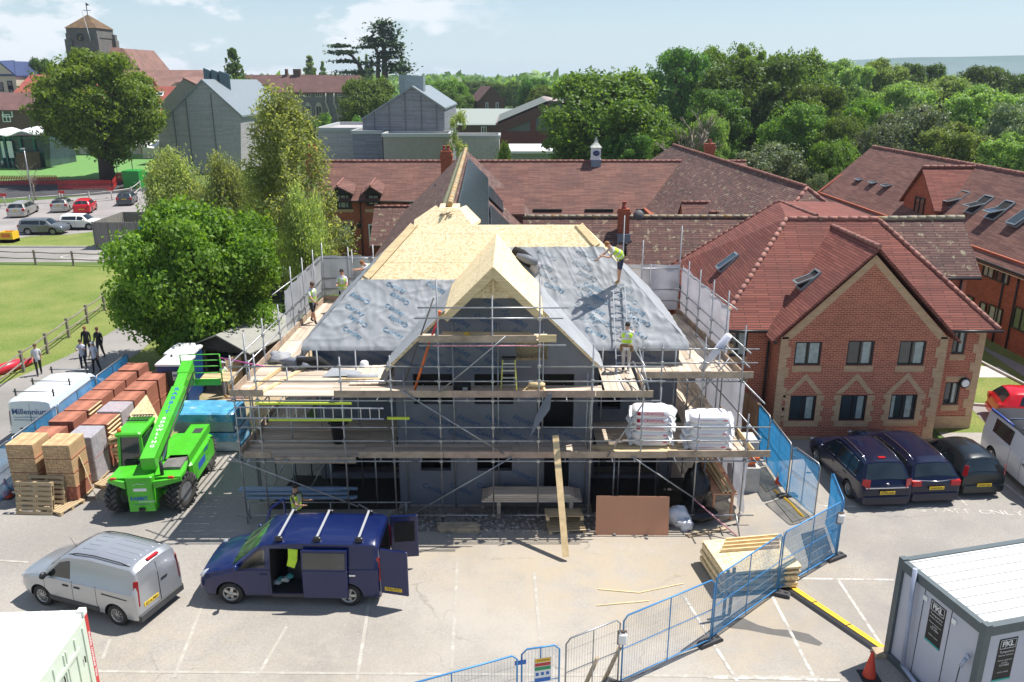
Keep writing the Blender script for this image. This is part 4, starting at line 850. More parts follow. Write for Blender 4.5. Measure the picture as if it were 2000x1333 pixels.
# lower eave returns of the gable roof run into the main slope
ro=mb.build('roof',m_tile_red,t)
mb=MB();mb.slab([(15.72,33.1,6.12),(19.45,33.1,6.12),(19.35,35.12,8.21),(15.72,35.12,8.21)],.12);mb.slab([(19.45,37.1,6.12),(15.72,37.1,6.12),(15.72,35.12,8.21),(19.35,35.12,8.21)],.12);r2=mb.build('rear_roof',m_tile_old,t)
mb=MB();ridge(mb,P1,P4,.15,.4);ridge(mb,P1,P0,.14,.3);ridge(mb,P4,P5,.14,.3);ridge(mb,ap+Ve((0,0,.04)),bk,.14,.4);ridge(mb,P2,P3,.13,.3);ridge(mb,P2,P1+Ve((1.5,.6,.02)),.13,.4)
mb.build('ridge_tiles',m_ridge,ro);mb=MB();ridge(mb,P4,(19.4,35.12,8.25),.15,.4);mb.build('ridge_tiles',MATS['lichen_ridge_b'],r2)
mb=MB();mb.tube(P0+Ve((-.05,-.08,-.05)),(10.3,31.05,E-.05),.06,6);mb.tube((17.1,31.05,E-.05),P5+Ve((.1,-.1,-.05)),.06,6);mb.tube((10.32,31.3,4.3),(10.32,31.3,0),.05,6);mb.tube((10.2,30.1,4.2),(10.2,31.2,4.2),.06,6)
mb.tube((18.75,33.28,6.05),(18.75,33.28,4.6),.05,6);mb.tube((15.8,33.0,6.05),(19.4,33.0,6.05),.06,6);mb.tube(P0+Ve((-.06,0,-.05)),P3+Ve((-.06,0,-.05)),.06,6);mb.build('gutter',m_black,t)
mb=MB();mb.M=MT((18.55,BY-.02,2.05)) @ MR(R(90),4,'X');mb.lathe([(.22,0),(.22,.1),(.18,.12)],n=18);lamp=mb.build('bulkhead_lamp',m_black,t)
mb=MB();mb.M=MT((18.55,BY-.13,2.05)) @ MR(R(90),4,'X');mb.lathe([(.165,0),(.15,.04)],n=18,sm=False);mb.build('lens',m_white,lamp)
def skylight(t,c,u,dn,wd,ln,op=.35):
    """roof window: frame with a sash tilted open;u across, dn down the slope"""
    c=Ve(c);u=Ve(u).normalized();dn=Ve(dn).normalized();n=u.cross(dn);n=n if n.z>0 else -n;f=MB()
    A_=[c+u*a*wd/2+dn*b*ln/2 for a,b in ((-1,-1),(1,-1),(1,1),(-1,1))]
    for k in range(4):f.bar(A_[k]+n*.04,A_[(k+1)%4]+n*.04,.07,.1,up=n)
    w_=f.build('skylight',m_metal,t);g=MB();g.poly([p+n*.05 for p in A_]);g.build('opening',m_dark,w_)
    ax=u;rot=MR(op if (MR(op,3,ax) @ dn).dot(n)>0 else -op,3,ax);d2=rot @ dn
    B_=[c+n*.12+u*a*wd*.46+d2*b*ln*.48 for a,b in ((-1,-1),(1,-1),(1,1),(-1,1))];n2=rot @ n
    s_=MB();s_.ext(B_,n2*.03,0);q=s_.build('sash',m_glass,w_);s_=MB()
    for k in range(4):s_.bar(B_[k]+n2*.02,B_[(k+1)%4]+n2*.02,.06,.06,up=n2)
    s_.build('sash_frame',m_metal,q)
def onplane(px,py,p,n):
    d=ray(px,py);o=Ve((0,0,CH));n=Ve(n);k=(Ve(p)-o).dot(n)/d.dot(n);return o+d*k
nl=(P0-P3).cross(P1-P3);nl=nl if nl.z>0 else -nl
skylight(t,onplane(1423,514,P0,nl),(0,1,0),(-1,0,-1.02),.62,1.05,.12)
ng=Ve((-1,0,1));skylight(t,onplane(1580,548,ap,ng),(0,1,0),(-1,0,-1),.6,1.0,.4)
# --- far right long house
t=thing('brick_house','long brick house at the right edge with open skylights and a big cross gable','house',(28,52,0))
LX=lambda y:25.9+(70-y)*.029      # wall line
yA,yB=26.0,70.0
mb=MB();mb.ext([(LX(yA),yA,0),(LX(yB),yB,0),(LX(yB),yB,4.7),(LX(yA),yA,4.7)][::-1],(8.6,0,0));mb.ext([(LX(yB),yB-.02,4.7),(LX(yB)+8.6,yB-.02,4.7),(LX(yB)+4.3,yB-.02,8.2)],(0,-.3,0));mb.build('wall',m_brick2,t)
def FR(y,dn):return Ve((LX(y)+4.3-dn*.785,y,8.4-dn*.7))   # on the west slope, dn metres-ish below ridge
mb=MB();mb.slab([FR(yB+.3,6.0),FR(yA,6.0),FR(yA,0),FR(yB+.3,0)],.14);mb.slab([FR(yB+.3,0),FR(yA,0),(LX(yA)+9,yA,4.2),(LX(yB)+9,yB+.3,4.2)],.14);ro=mb.build('roof',m_tile,t)
mb=MB();ridge(mb,FR(yB+.3,-.05),FR(yA,-.05),.17,.5);mb.build('ridge_tiles',m_ridge,ro)
mb=MB();mb.ext([Ve((LX(yA)-.25,yA,3.95)),Ve((LX(yB)-.25,yB,3.95)),Ve((LX(yB)-.25,yB,4.25)),Ve((LX(yA)-.25,yA,4.25))],(.03,0,0));mb.build('fascia',m_white,t)
mb=MB();mb.tube((LX(yA)-.4,yA,4.22),(LX(yB)-.4,yB,4.22),.07,6)
for y in (43.2,42.0,38.5):mb.tube((LX(y)-.06,y,0),(LX(y)-.06,y,4.2),.05,6)
mb.build('gutter',m_black,t)
nw=Ve((LX(yA)-LX(yB),yA-yB,0)).normalized();nw=Ve((nw.y,-nw.x,0));nw=nw if nw.x<0 else -nw
def wallp(px,py):return onplane(px,py,(LX(50),50,0),nw)
for (xa,ya,xb,yb,mu,cu_) in ((1921,512,1944,545,1,((-.7,.7),)),(1947,522,1973,556,1,((.2,.7),)),(1889,576,1902,600,0,None),(1914,588,1927,618,0,((-.6,.6),)),(1931,596,1958,634,1,((-.8,.8),)),(1980,600,2010,650,1,None)):
    a=wallp(xa,(ya+yb)/2);b=wallp(xb,(ya+yb)/2);cz=wallp((xa+xb)/2,(ya+yb)/2);zt=wallp((xa+xb)/2,ya).z;zb=wallp((xa+xb)/2,yb).z
    window(t,cz+nw*.02,(a-b).length,max(.5,zt-zb-.1),nw,mu,sill=False,curt=cu_)
nr_=Ve((-.7,0,.785)).normalized()
for (px,py,op) in ((1671,344,.05),(1692,350,.5),(1719,356,.5),(1745,362,.5),(1868,391,.5),(1913,401,.5),(1953,412,.5),(1998,425,.05)):
    skylight(t,onplane(px,py,FR(50,0),nr_),(0,1,0),(-.785,0,-.7),.95,1.5,op)
# big cross gable dormer
da=wallp(1770,405);yd=onplane(1772,380,(LX(57),57,0),nw).y
yd0,yd1=yd-2.2,yd+2.2;xg=LX(yd)+.9;mb=MB();mb.ext([(xg,yd0,4),(xg,yd1,4),(xg,yd1,6.0),(xg,yd,8.1),(xg,yd0,6.0)],(3.6,0,0));q=mb.build('dormer_wall',m_brick2,t)
mb=MB();mb.slab([(xg-.2,yd0-.3,5.8),(xg+3.6,yd0-.3,5.8),(xg+4.2,yd,8.3),(xg-.2,yd,8.3)],.12);mb.slab([(xg+3.6,yd1+.3,5.8),(xg-.2,yd1+.3,5.8),(xg-.2,yd,8.3),(xg+4.2,yd,8.3)],.12);q2=mb.build('dormer_roof',m_tile_red,t)
mb=MB();ridge(mb,(xg-.2,yd,8.35),(xg+4,yd,8.35),.15,.45);mb.build('ridge_tiles',m_ridge,q2)
window(q,(xg-.02,yd-.1,5.6),1.3,1.5,(-1,0,0),1,sill=False)
# --- timber clad school halls
m_clad=planks('silvered_cladding',(.47,.45,.46),.008,.16,0,.1,plen=3.2);m_clad2=planks('blue_grey_cladding',(.27,.28,.31),.008,.16,0,.14,plen=3.0)
m_trim0=M('joint_grey',(.16,.16,.17),.8,0,0);m_stand=M('standing_seam_metal',(.25,.29,.31),.5,.3,.1)
t=thing('school_hall','silver timber clad hall with a steep gable and three dark roof vents','hall',(-45,128,0));Y=126
q=lambda x,y:AY(x,y,Y)
w0=[q(310,330),q(470,330),q(470,225),q(395,158),q(310,250)];w0[0].z=0;w0[1].z=0;mb=MB();mb.ext(w0,(0,26,0));mb.build('wall',m_clad,t)
mb=MB();a,b,c=q(395,157),q(474,228),q(308,251);v=Ve((0,27,0));n_=Ve((0,-.3,.15));mb.slab([a+n_,b+n_,b+v,a+v][::-1],.25);mb.slab([c+n_,a+n_,a+v,c+v][::-1],.25);mb.build('roof',m_stand,t)
m_vent=M('dark_vent',(.05,.09,.11),.4,.4,.1)
for i,y in enumerate((130,130.8,131.6)):p=AY(398+i*15,150,y);mb=MB();mb.ext([(p.x,y,9.5),(p.x+1.0,y+1.2,9.0),(p.x+1.0,y+1.2,14.6-i*.15),(p.x,y,15.2-i*.2)],(.12,.35,0));mb.build('roof_vent',m_vent,t)
mb=MB();[mb.box((x,125.9,0),(x+.12,125.99,z)) for x,z in ((q(347,300).x,q(347,205).z),(q(374,300).x,q(374,178).z),(q(423,300).x,q(423,183).z))];mb.build('cladding_joint',m_trim0,t)
t=thing('school_hall','wide grey brown rendered gable wall just behind the silver clad hall','hall',(-48,140,0));q=lambda x,y:AY(x,y,140)
w0=[q(316,320),q(420,320),q(420,190),q(358,154),q(316,200)];w0[0].z=w0[1].z=0;mb=MB();mb.ext(w0,(0,8,0));mb.build('wall',M('drab_render',(.27,.25,.2),.9,0,.1),t)
mb=MB();mb.slab([w0[3]+Ve((0,-.2,.2)),w0[2]+Ve((1,-.2,.2)),w0[2]+Ve((1,9,.2)),w0[3]+Ve((0,9,.2))][::-1],.3);mb.build('roof',m_tile_far,t)
t=thing('school_hall','blue grey timber clad hall with a metal roof box, rising behind the brick range','hall',(-13,110,0));Y=104;q=lambda x,y:AY(x,y,Y)
w0=[q(708,330),q(868,330),q(868,213),q(805,171),q(708,234)];w0[0].z=w0[1].z=0;mb=MB();mb.ext(w0,(0,22,0));mb.build('wall',m_clad2,t)
a,b,c=q(805,170),q(870,213),q(706,234);v=Ve((0,22.3,0));n_=Ve((0,-.25,.12));mb=MB();mb.slab([a+n_,b+n_,b+v,a+v][::-1],.2);mb.slab([c+n_,a+n_,a+v,c+v][::-1],.2);mb.build('roof',m_stand,t)
mb=MB();[mb.box((q(x,300).x,Y-.1,0),(q(x,300).x+.08,Y-.01,q(x,y_).z)) for x,y_ in ((734,215),(763,196),(794,178),(825,187),(854,206))];mb.build('cladding_joint',m_trim0,t)
mb=MB()
for k,(y_,xx) in enumerate(((110,782),(113,788),(116,793))):p=AY(xx,176,y_);mb.box((p.x,y_-1,10.5),(p.x+1.6,y_+1.4,14.2+.0*k))
p=AY(792,176,107);mb.box((p.x,106.5,11.2),(p.x+2.3,109,14.05));mb.build('roof_box',m_metal,t)
for (x0_,x1_,yt,yb,Y_,dp,mt,lb) in ((748,877,268,330,99,5,M('drab_cladding',(.30,.28,.235),.8,0,.08),'plain beige flat roofed block in front of the blue grey clad hall'),(620,700,256,330,108,14,m_clad,'low pinkish clad flat roofed block right of the tall birch'),(688,746,262,330,103,8,m_clad2,'small grey clad block left of the beige flat roofed block'),
                                      (872,975,270,300,128,6,m_conc,'low pale concrete yard wall left of the bright yellow green shrub')):
    a=AY(x0_,yt,Y_);b=AY(x1_,yt,Y_);t=thing('flat_roofed_block',lb,'building',((a.x+b.x)/2,Y_+dp/2,0));mb=MB();mb.box((a.x,Y_,0),(b.x,Y_+dp,a.z));mb.build('wall',mt,t)
    mb=MB();
    for (p_,q_) in (((a.x,Y_),(b.x,Y_)),((b.x,Y_),(b.x,Y_+dp)),((b.x,Y_+dp),(a.x,Y_+dp)),((a.x,Y_+dp),(a.x,Y_))):mb.bar((p_[0],p_[1],a.z+.2),(q_[0],q_[1],a.z+.2),.35,.4)
    mb.build('parapet',M('pale_coping',(.42,.44,.43),.6,0,.05),t)
mb=MB();mb.box((AY(615,300,96).x,92,0),(AY(750,300,96).x,99,4.05));solo(mb,'flat_roof',m_stand,'low grey flat roof in front of the pinkish clad block','roof')
# white flat hall, sports barn, small house, grey roofed range
t=thing('flat_roofed_block','white flat roofed hall left of the large round oak','building',(5,126,0));a=AY(998,291,123);b=AY(1090,291,123);mb=MB();mb.box((a.x,123.3,0),(b.x,130,a.z-.6));mb.build('wall',M('green_grey_cladding',(.30,.36,.34),.6,0,.06),t)
mb=MB();mb.slab([(a.x-.4,122.5,a.z-.3),(b.x,122.5,a.z-.3),(b.x,131,a.z+.1),(a.x-.4,131,a.z+.1)],.35);mb.build('roof',m_white,t);mb=MB();mb.box((a.x+.4,123.2,.5),(a.x+1.3,123.35,2));mb.build('door',m_dark,t)
t=thing('sports_hall','dark red clad sports hall with a sloping brown roof behind the large round oak','hall',(3,150,0));Y=148;q=lambda x,y:AY(x,y,Y)
w0=[q(972,300),q(1140,300),q(1140,205),q(1068,198),q(972,238)];w0[0].z=w0[1].z=0;mb=MB();mb.ext(w0,(0,30,0));mb.build('wall',M('grey_panel',(.14,.16,.145),.7,0,.1),t)
mb=MB();mb.ext([q(972,300),q(1140,300),q(1140,257),q(972,257)],(0,-.15,0));mb.bar(q(1041,290),q(1041,215),.9,.5,up=(0,1,0));mb.build('red_cladding',M('dark_red_board',(.17,.05,.045),.8,0,.15),t)
mb=MB();a,b=q(968,241),q(1075,196);v=Ve((0,32,0));mb.slab([a,b,b+v,a+v][::-1],.3);mb.slab([b,q(1150,210),q(1150,210)+v,b+v][::-1],.3);mb.build('roof',M('grey_brown_roof',(.34,.28,.26),.8,0,.1),t)
mb=MB();mb.ext([a+Ve((0,-.1,-.3)),b+Ve((0,-.1,-.3)),b+Ve((0,-.1,-2.0)),a+Ve((0,-.1,-2.0))],(0,-.2,0));mb.build('fascia',M('brown_board',(.12,.06,.05),.8,0,.1),t)
t=thing('brick_house','small brown gabled house alone in front of the far tree line','house',(-8,235,0));Y=225;q=lambda x,y:AY(x,y,Y)
w0=[q(928,260),q(986,260),q(986,198),q(959,171),q(936,198)];w0[0]=q(936,260);w0[0].z=w0[1].z=0;mb=MB();mb.ext(w0,(-3,12,0));mb.build('wall',m_brickbrown,t)
mb=MB();a,b,c=q(959,169),q(988,198),q(934,198);v=Ve((-3,12,0));mb.slab([a,b,b+v,a+v][::-1],.3);mb.slab([c,a,a+v,c+v][::-1],.3);mb.build('roof',m_tile_far2,t)
for x in (951,971):a=q(x,208);window(t,a-Ve((0,.05,0)),.7,1.9,(0,-1,0),0,frame=m_white,sill=False,fw=.15)
t=thing('brick_house','long low grey roofed range below the small brown gabled house','house',(-8,190,0));Y=186;a=AY(890,242,Y);b=AY(974,242,Y);mb=MB();mb.box((a.x,Y,0),(b.x+8,Y+9,a.z));mb.build('wall',m_brickbrown,t)
mb=MB();mb.slab([(a.x-.5,Y-.5,a.z-.2),(b.x+8,Y-.5,a.z-.2),(b.x+8,Y+8,a.z+2.9),(a.x-.5,Y+8,a.z+2.9)],.2);mb.build('roof',M('grey_green_roof',(.30,.34,.31),.7,0,.08),t)
a=AY(945,255,Y);window(t,(a.x,Y-.05,a.z),1.2,1.6,(0,-1,0),1,frame=m_white,sill=False,fw=.15)
# flint monastery range
m_flint=M('flint_wall',(.19,.19,.185),.95,0,.25,1.2)
t=thing('flint_range','long flint walled range with arched white stone windows and a dark tiled roof','building',(-60,255,0));Y=250;q=lambda x,y:AY(x,y,Y)
a=q(470,180);b=q(705,180);mb=MB();mb.box((a.x,Y,0),(b.x,Y+12,a.z));mb.build('wall',m_flint,t)
zr=q(600,148).z+.2;mb=MB();mb.slab([(a.x,Y-.5,a.z-.1),(b.x+.5,Y-.5,a.z-.1),(b.x+.5,Y+5,zr),(a.x,Y+5,zr)],.3);mb.slab([(b.x+.5,Y+12,a.z),(a.x,Y+12,a.z),(a.x,Y+5,zr),(b.x+.5,Y+5,zr)],.3);mb.build('roof',m_tile_far2,t)
m_stone=M('pale_stone',(.48,.46,.38),.8,0,.1)
for x in (581,602,623,668,690):p=q(x,213);mb=MB();mb.ext([(p.x-1.0,Y,p.z-2.2),(p.x+1.0,Y,p.z-2.2),(p.x+1.0,Y,p.z+.6),(p.x+.6,Y,p.z+1.5),(p.x,Y,p.z+2.0),(p.x-.6,Y,p.z+1.5),(p.x-1.0,Y,p.z+.6)],(0,-.2,0));f=mb.build('arched_window',m_stone,t);mb=MB();mb.box((p.x-.7,Y-.3,p.z-1.9),(p.x-.1,Y-.21,p.z+.7));mb.box((p.x+.1,Y-.3,p.z-1.9),(p.x+.7,Y-.21,p.z+.7));mb.build('pane',m_glass,f)
for x in (600,622,666,688):p=q(x,185.5);window(t,(p.x,Y-.05,p.z),2.0,1.3,(0,-1,0),2,frame=m_stone,sill=False,fw=.22)
mb=MB()
for x in (637,653):p=q(x,182);mb.path([(p.x,Y-.3,a.z-.3),(p.x-.2,Y-.4,a.z-3),(p.x+.5,Y-.4,a.z-5),(p.x+.8,Y-.3,1)],.28,5)
mb.build('stone_quoins',m_stone,t)
for x,w2 in ((551,4),(572,13)):p=q(x,147);mb=MB();mb.box((p.x-w2*.08,Y+4.5,zr-1),(p.x+w2*.08,Y+6,q(x,135).z));mb.build('chimney',m_brickbrown,t)
# church
t=thing('church','grey stone church tower with a rusty pyramid roof, clock and weather vane on the skyline','church',(-120,220,0));Y=215;q=lambda x,y:AY(x,y,Y)
m_chst=M('dark_church_stone',(.15,.142,.13),.95,0,.22,1.0,.3)
a=q(128,55);b=q(187,55);zt=a.z;mb=MB();mb.box((a.x,Y,0),(b.x,Y+9,zt));mb.box((a.x-.15,Y-.15,zt-2.2),(b.x+.15,Y+9.15,zt-1.9));
for xx,yy in ((a.x-.5,Y-.5),(b.x-1.2,Y-.8),(b.x-.8,Y+7.8)):mb.box((xx,yy,0),(xx+1.7,yy+1.7,zt-2.6));mb.box((xx+.3,yy+.3,zt-2.6),(xx+1.5,yy+1.5,zt-1.2))
mb.build('tower',m_chst,t);c=Ve(((a.x+b.x)/2,Y+4.5,q(159,26).z));mb=MB();e=.3
cs=[(a.x-e,Y-e,zt),(b.x+e,Y-e,zt),(b.x+e,Y+9+e,zt),(a.x-e,Y+9+e,zt)];mb.add(cs+[tuple(c)],[(0,1,4),(1,2,4),(2,3,4),(3,0,4),(3,2,1,0)]);mb.build('spire_roof',M('mossy_tower_roof',(.12,.075,.045),.9,0,.3,.8,dirt=((.22,.13,.04),.9,.5)),t)
mb=MB();mb.tube(c,(c.x,c.y,q(157,8).z),.1,5);k=q(157,18).z;mb.tube((c.x-1,c.y,k),(c.x+1,c.y,k),.07,5);k=q(157,9).z;mb.ext([(c.x-.1,c.y,k),(c.x+.8,c.y,k+.2),(c.x-.1,c.y,k+.8)],(0,.1,0));mb.build('weather_vane',m_black,t)
mb=MB();p=q(157,73);mb.M=MT((p.x,Y-.02,p.z)) @ MR(R(90),4,'X');mb.lathe([(.95,0),(.95,.15),(.8,.16)],n=20);cf=mb.build('clock_face',M('clock_black',(.03,.03,.03),.6,0,0),t)
mb=MB();mb.bar((p.x,Y-.3,p.z),(p.x+.5,Y-.3,p.z+.4),.12,.05);mb.bar((p.x,Y-.3,p.z),(p.x-.1,Y-.3,p.z-.6),.12,.05);mb.build('clock_hands',M('gold',(.6,.42,.12),.4,.5,0),cf)
mb=MB();mb.tube((p.x+1.9,Y-1.2,p.z+6),(p.x+2.6,Y-.3,p.z-1),.08,5);mb.build('flagpole',m_white,t)
q2=lambda x,y:AY(x,y,222);A1,A2,A3=q2(195,92),q2(240,95),q2(275,137);mb=MB();z0_=A3.z
mb.ext([(A1.x,222,0),(A3.x,222,0),(A3.x,222,z0_),(A2.x,222,A2.z-.3),(A1.x,222,A1.z-.3)],(0,18,0));mb.build('nave_wall',m_chst,t);mb=MB();v=Ve((0,19,0));mb.slab([A2,A3,A3+v,A2+v][::-1],.3);mb.slab([A1+Ve((0,-.4,0)),A2+Ve((0,-.4,0)),A2+v,A1+v],.3)
mb.ext([A1+Ve((0,-.4,-.2)),A2+Ve((0,-.4,-.2)),A2+Ve((0,-3.8,-3.6)),A1+Ve((0,-3.8,-3.6))],(0,0,.3));mb.ext([A2+Ve((0,-.4,-.1)),A3+Ve((0,-.4,0)),A2+Ve((0,-3.8,-6)),A2+Ve((0,-3.8,-3.6))],(0,0,.3));mb.build('nave_roof',m_tile_far,t)
# rows of tiled houses left of centre
def farblock(lb,x0_,x1_,yr,ye,yb,Y_,dp,wall,roof,name='tiled_house',sky=()):
    a=AY(x0_,ye,Y_);b=AY(x1_,ye,Y_);zr_=AY((x0_+x1_)/2,yr,Y_+dp/2).z;t=thing(name,lb,'house',((a.x+b.x)/2,Y_+dp/2,0));mb=MB();ym=Y_+dp/2
    mb.ext([(a.x,Y_,0),(a.x,Y_+dp,0),(a.x,Y_+dp,a.z),(a.x,ym,zr_-.2),(a.x,Y_,a.z)],(b.x-a.x,0,0));mb.build('wall',wall,t)
    for k in range(int((b.x-a.x)/5)):
        if a.z>4.5:window(t,(a.x+2.5+k*5,Y_-.03,a.z-1.6),1.5,1.4,(0,-1,0),1,frame=m_white,sill=False,fw=.14)
    mb=MB();mb.slab([(a.x-.3,Y_-.4,a.z-.1),(b.x+.3,Y_-.4,a.z-.1),(b.x+.3,ym,zr_),(a.x-.3,ym,zr_)],.25);mb.slab([(b.x+.3,Y_+dp,a.z),(a.x-.3,Y_+dp,a.z),(a.x-.3,ym,zr_),(b.x+.3,ym,zr_)],.25);mb.build('roof',roof,t)
    for (px,py,w_,h_) in sky:
        n_=Ve((0,-(zr_-a.z),dp/2+.4)).normalized();p=onplane(px,py,(a.x,Y_-.4,a.z-.1),n_) ;s_=MB();u=Ve((1,0,0));d_=n_.cross(u);s_.ext([p+u*i*w_/2+d_*j*h_/2 for i,j in ((-1,-1),(1,-1),(1,1),(-1,1))],n_*.15);f=s_.build('skylight',m_white,t);s_=MB();s_.ext([p+n_*.15+u*i*w_*.36+d_*j*h_*.36 for i,j in ((-1,-1),(1,-1),(1,1),(-1,1))],n_*.02);s_.build('pane',m_glass,f)
    return t
farblock('long pale brown roof stretching right from below the church',140,388,137,160,170,200,14,m_cream,m_tile_far)
farblock('continuing brown roof right of the roof vents of the silver clad hall',438,483,158,182,190,190,12,m_cream,m_tile_far)
farblock('red roofed house with three small and two big roof windows behind the oak',270,323,169,236,260,150,16,m_cream,m_tile_bright,sky=((279,181,1.3,1.2),(293,185,1.3,1.2),(313,185,1.3,1.2),(279,210,2.2,1.6),(304,210,2.2,1.6)))
farblock('red roofed house half hidden behind the oak crown',140,262,150,202,240,158,16,m_cream,m_tile_bright)
farblock('small red roofed house between the pale gable and the oak',30,62,146,180,200,175,14,m_cream,m_tile_bright)
t=farblock('dark tiled brown brick house at the left edge with a white framed window',-120,68,181,214,240,160,12,m_brickbrown,m_tile_far2);a=AY(15,222,160);window(t,(a.x,159.95,a.z),1.9,1.4,(0,-1,0),0,frame=m_white,sill=False,fw=.18)
farblock('brown tiled roof rising behind the dark tiled brick house',262,320,160,175,190,175,12,m_cream,m_tile_far)
t=thing('rendered_house','cream rendered gable with blue solar roof at the left edge','house',(-118,180,0));q=lambda x,y:AY(x,y,178);w0=[q(-60,200),q(30,200),q(30,147),q(-4,120),q(-60,150)];w0[0].z=w0[1].z=0;mb=MB();mb.ext(w0,(0,12,0));mb.build('wall',m_cream,t)
mb=MB();a,b=q(-4,119),q(32,148);v=Ve((0,13,0));mb.slab([a,b,b+v,a+v][::-1],.3);mb.slab([q(-60,150)+Ve((0,0,.4)),b+Ve((0,-.3,.2)),a+Ve((0,6,.2)),q(-60,119)+Ve((0,6,0))],.3);mb.build('roof',M('blue_slate',(.05,.07,.16),.4,.2,.1),t)
for x,y in ((2,170),(20,167),(22,176)):a=q(x,y);window(t,(a.x,177.95,a.z),1.0,1.8,(0,-1,0),0,sill=False,fw=.15)
# glazed pavilion with a white wavy canopy
t=thing('glazed_pavilion','teal framed glass classroom with a white wavy canopy beside the turf pitch','building',(-88,135,0));q=lambda x,y,Y_=134:AY(x,y,Y_)
a,b=q(-60,250),q(75,250);mb=MB();mb.box((a.x,134.3,0),(b.x,144,5.0));mb.build('wall',M('dark_glazing',(.045,.075,.085),.15,0,.3,.5,spec=.7),t)
mb=MB();m_teal=M('teal_frame',(.02,.17,.15),.4,0,.1)
for x in (0,9,18,40,66):p=q(x,280);mb.box((p.x-.1,133.9,0),(p.x+.1,134.15,5))
for z in (2.4,4.6):mb.box((a.x,133.85,z),(b.x,134.1,z+.15))
mb.build('window_frame',m_teal,t);mb=MB()
for x0_,x1_ in ((0,5),(12,22)):p,p2=q(x0_,268),q(x1_,268);mb.box((p.x,133.8,1.6),(p2.x,133.88,4.2));
mb.build('white_window',m_white,t)
mb=MB();n=24;xs=[a.x-1+(q(110,240).x-a.x+2)*i/n for i in range(n+1)];vs=[]
for k,(yy,zo) in enumerate(((131.6,0),(134,.35),(137,.5))):
    for i,x in enumerate(xs):vs.append((x,yy,5.1+zo+.32*math.sin(i*.9)+i*.03))
mb.add(vs,[(r_*(n+1)+i,r_*(n+1)+i+1,(r_+1)*(n+1)+i+1,(r_+1)*(n+1)+i) for r_ in range(2) for i in range(n)],0,True);cn=mb.build('canopy',m_white,t);sm_=cn.modifiers.new('s','SOLIDIFY');sm_.thickness=.12;smooth_eval(cn)
mb=MB();p,p2=q(38,300,132),q(66,300,132);mb.box((p.x,131,0),(p2.x,133.5,2.6));solo(mb,'planter_wall',m_brickbrown,'low grey brick wall in front of the glazed pavilion','wall')
for x0_,x1_,y,lb in ((218,250,262,'white shade sail seen through the right side of the oak crown'),(250,296,268,'second white shade sail nearer the silver clad hall')):
    p,p2=AY(x0_,y,128),AY(x1_,y+4,124);t=thing('shade_sail',lb,'shade sail',((p.x+p2.x)/2,126,0));mb=MB();mb.add([(p.x,128,p.z+.3),(p2.x,129,p.z-.6),(p2.x,124,p.z-1.4),(p.x,123,p.z-.3),((p.x+p2.x)/2,126,p.z-.8)],[(0,1,4),(1,2,4),(2,3,4),(3,0,4)]);c_=mb.build('cloth',m_white,t);s_=c_.modifiers.new('s','SOLIDIFY');s_.thickness=.05;smooth_eval(c_)
    mb=MB();mb.tube((p.x,128,0),(p.x,128,p.z+.3),.06,5);mb.tube((p2.x,124,0),(p2.x,124,p.z-1.4),.06,5);mb.build('post',m_galv,t)
# ================================================================== the house being re-roofed
from mathutils import noise as MN
def islandmat(name,col,var=.3,rough=.8,grain=(1.5,25,25)):
    m,nt,b,N,L=newmat(name);b.inputs['Roughness'].default_value=rough;b.inputs['Specular IOR Level'].default_value=.2
    g=N('ShaderNodeNewGeometry');r=N('ShaderNodeMapRange');r.inputs['To Min'].default_value=1-var;r.inputs['To Max'].default_value=1+var;L(g.outputs['Random Per Island'],r.inputs['Value'])
    tc=N('ShaderNodeTexCoord');mp=N('ShaderNodeMapping');mp.inputs['Scale'].default_value=grain;L(tc.outputs['Object'],mp.inputs[0]);n=N('ShaderNodeTexNoise');n.inputs['Scale'].default_value=1;n.inputs['Detail'].default_value=5;L(mp.outputs[0],n.inputs['Vector'])
    r2=N('ShaderNodeMapRange');r2.inputs['From Min'].default_value=.3;r2.inputs['From Max'].default_value=.7;r2.inputs['To Min'].default_value=.78;r2.inputs['To Max'].default_value=1.18;L(n.outputs[0],r2.inputs['Value'])
    mm=N('ShaderNodeMath');mm.operation='MULTIPLY';L(r.outputs[0],mm.inputs[0]);L(r2.outputs[0],mm.inputs[1]);mx=N('ShaderNodeMixRGB');mx.blend_type='MULTIPLY';mx.inputs['Fac'].default_value=1;mx.inputs['Color1'].default_value=(*col,1);L(mm.outputs[0],mx.inputs['Color2']);L(mx.outputs[0],b.inputs['Base Color'])
    return m
m_boards=islandmat('scaffold_planks',(.55,.455,.36),.25);m_boardsY=islandmat('scaffold_planks_across',(.55,.455,.36),.25,grain=(25,1.5,25))
m_pale=islandmat('new_timber',(.70,.54,.31),.15);m_tiles_s=islandmat('stacked_clay_tiles',(.40,.16,.105),.22,grain=(3,3,60))
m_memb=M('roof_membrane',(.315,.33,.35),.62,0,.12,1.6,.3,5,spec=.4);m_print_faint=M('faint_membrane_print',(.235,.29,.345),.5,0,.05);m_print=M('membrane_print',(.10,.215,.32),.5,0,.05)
m_memb2=M('shade_toned_membrane',(.15,.165,.20),.6,0,.12,1.5,.4,3);m_print2=M('membrane_print_wall',(.035,.09,.19),.5,0,.05)  # same membrane as the roof, wall shade put into a darker colour
m_sheet=netmat('white_debris_sheet',(.56,.56,.60),.93,.5,.45);m_greysheet=netmat('grey_debris_sheet',(.50,.53,.57),.93,.5,.35)
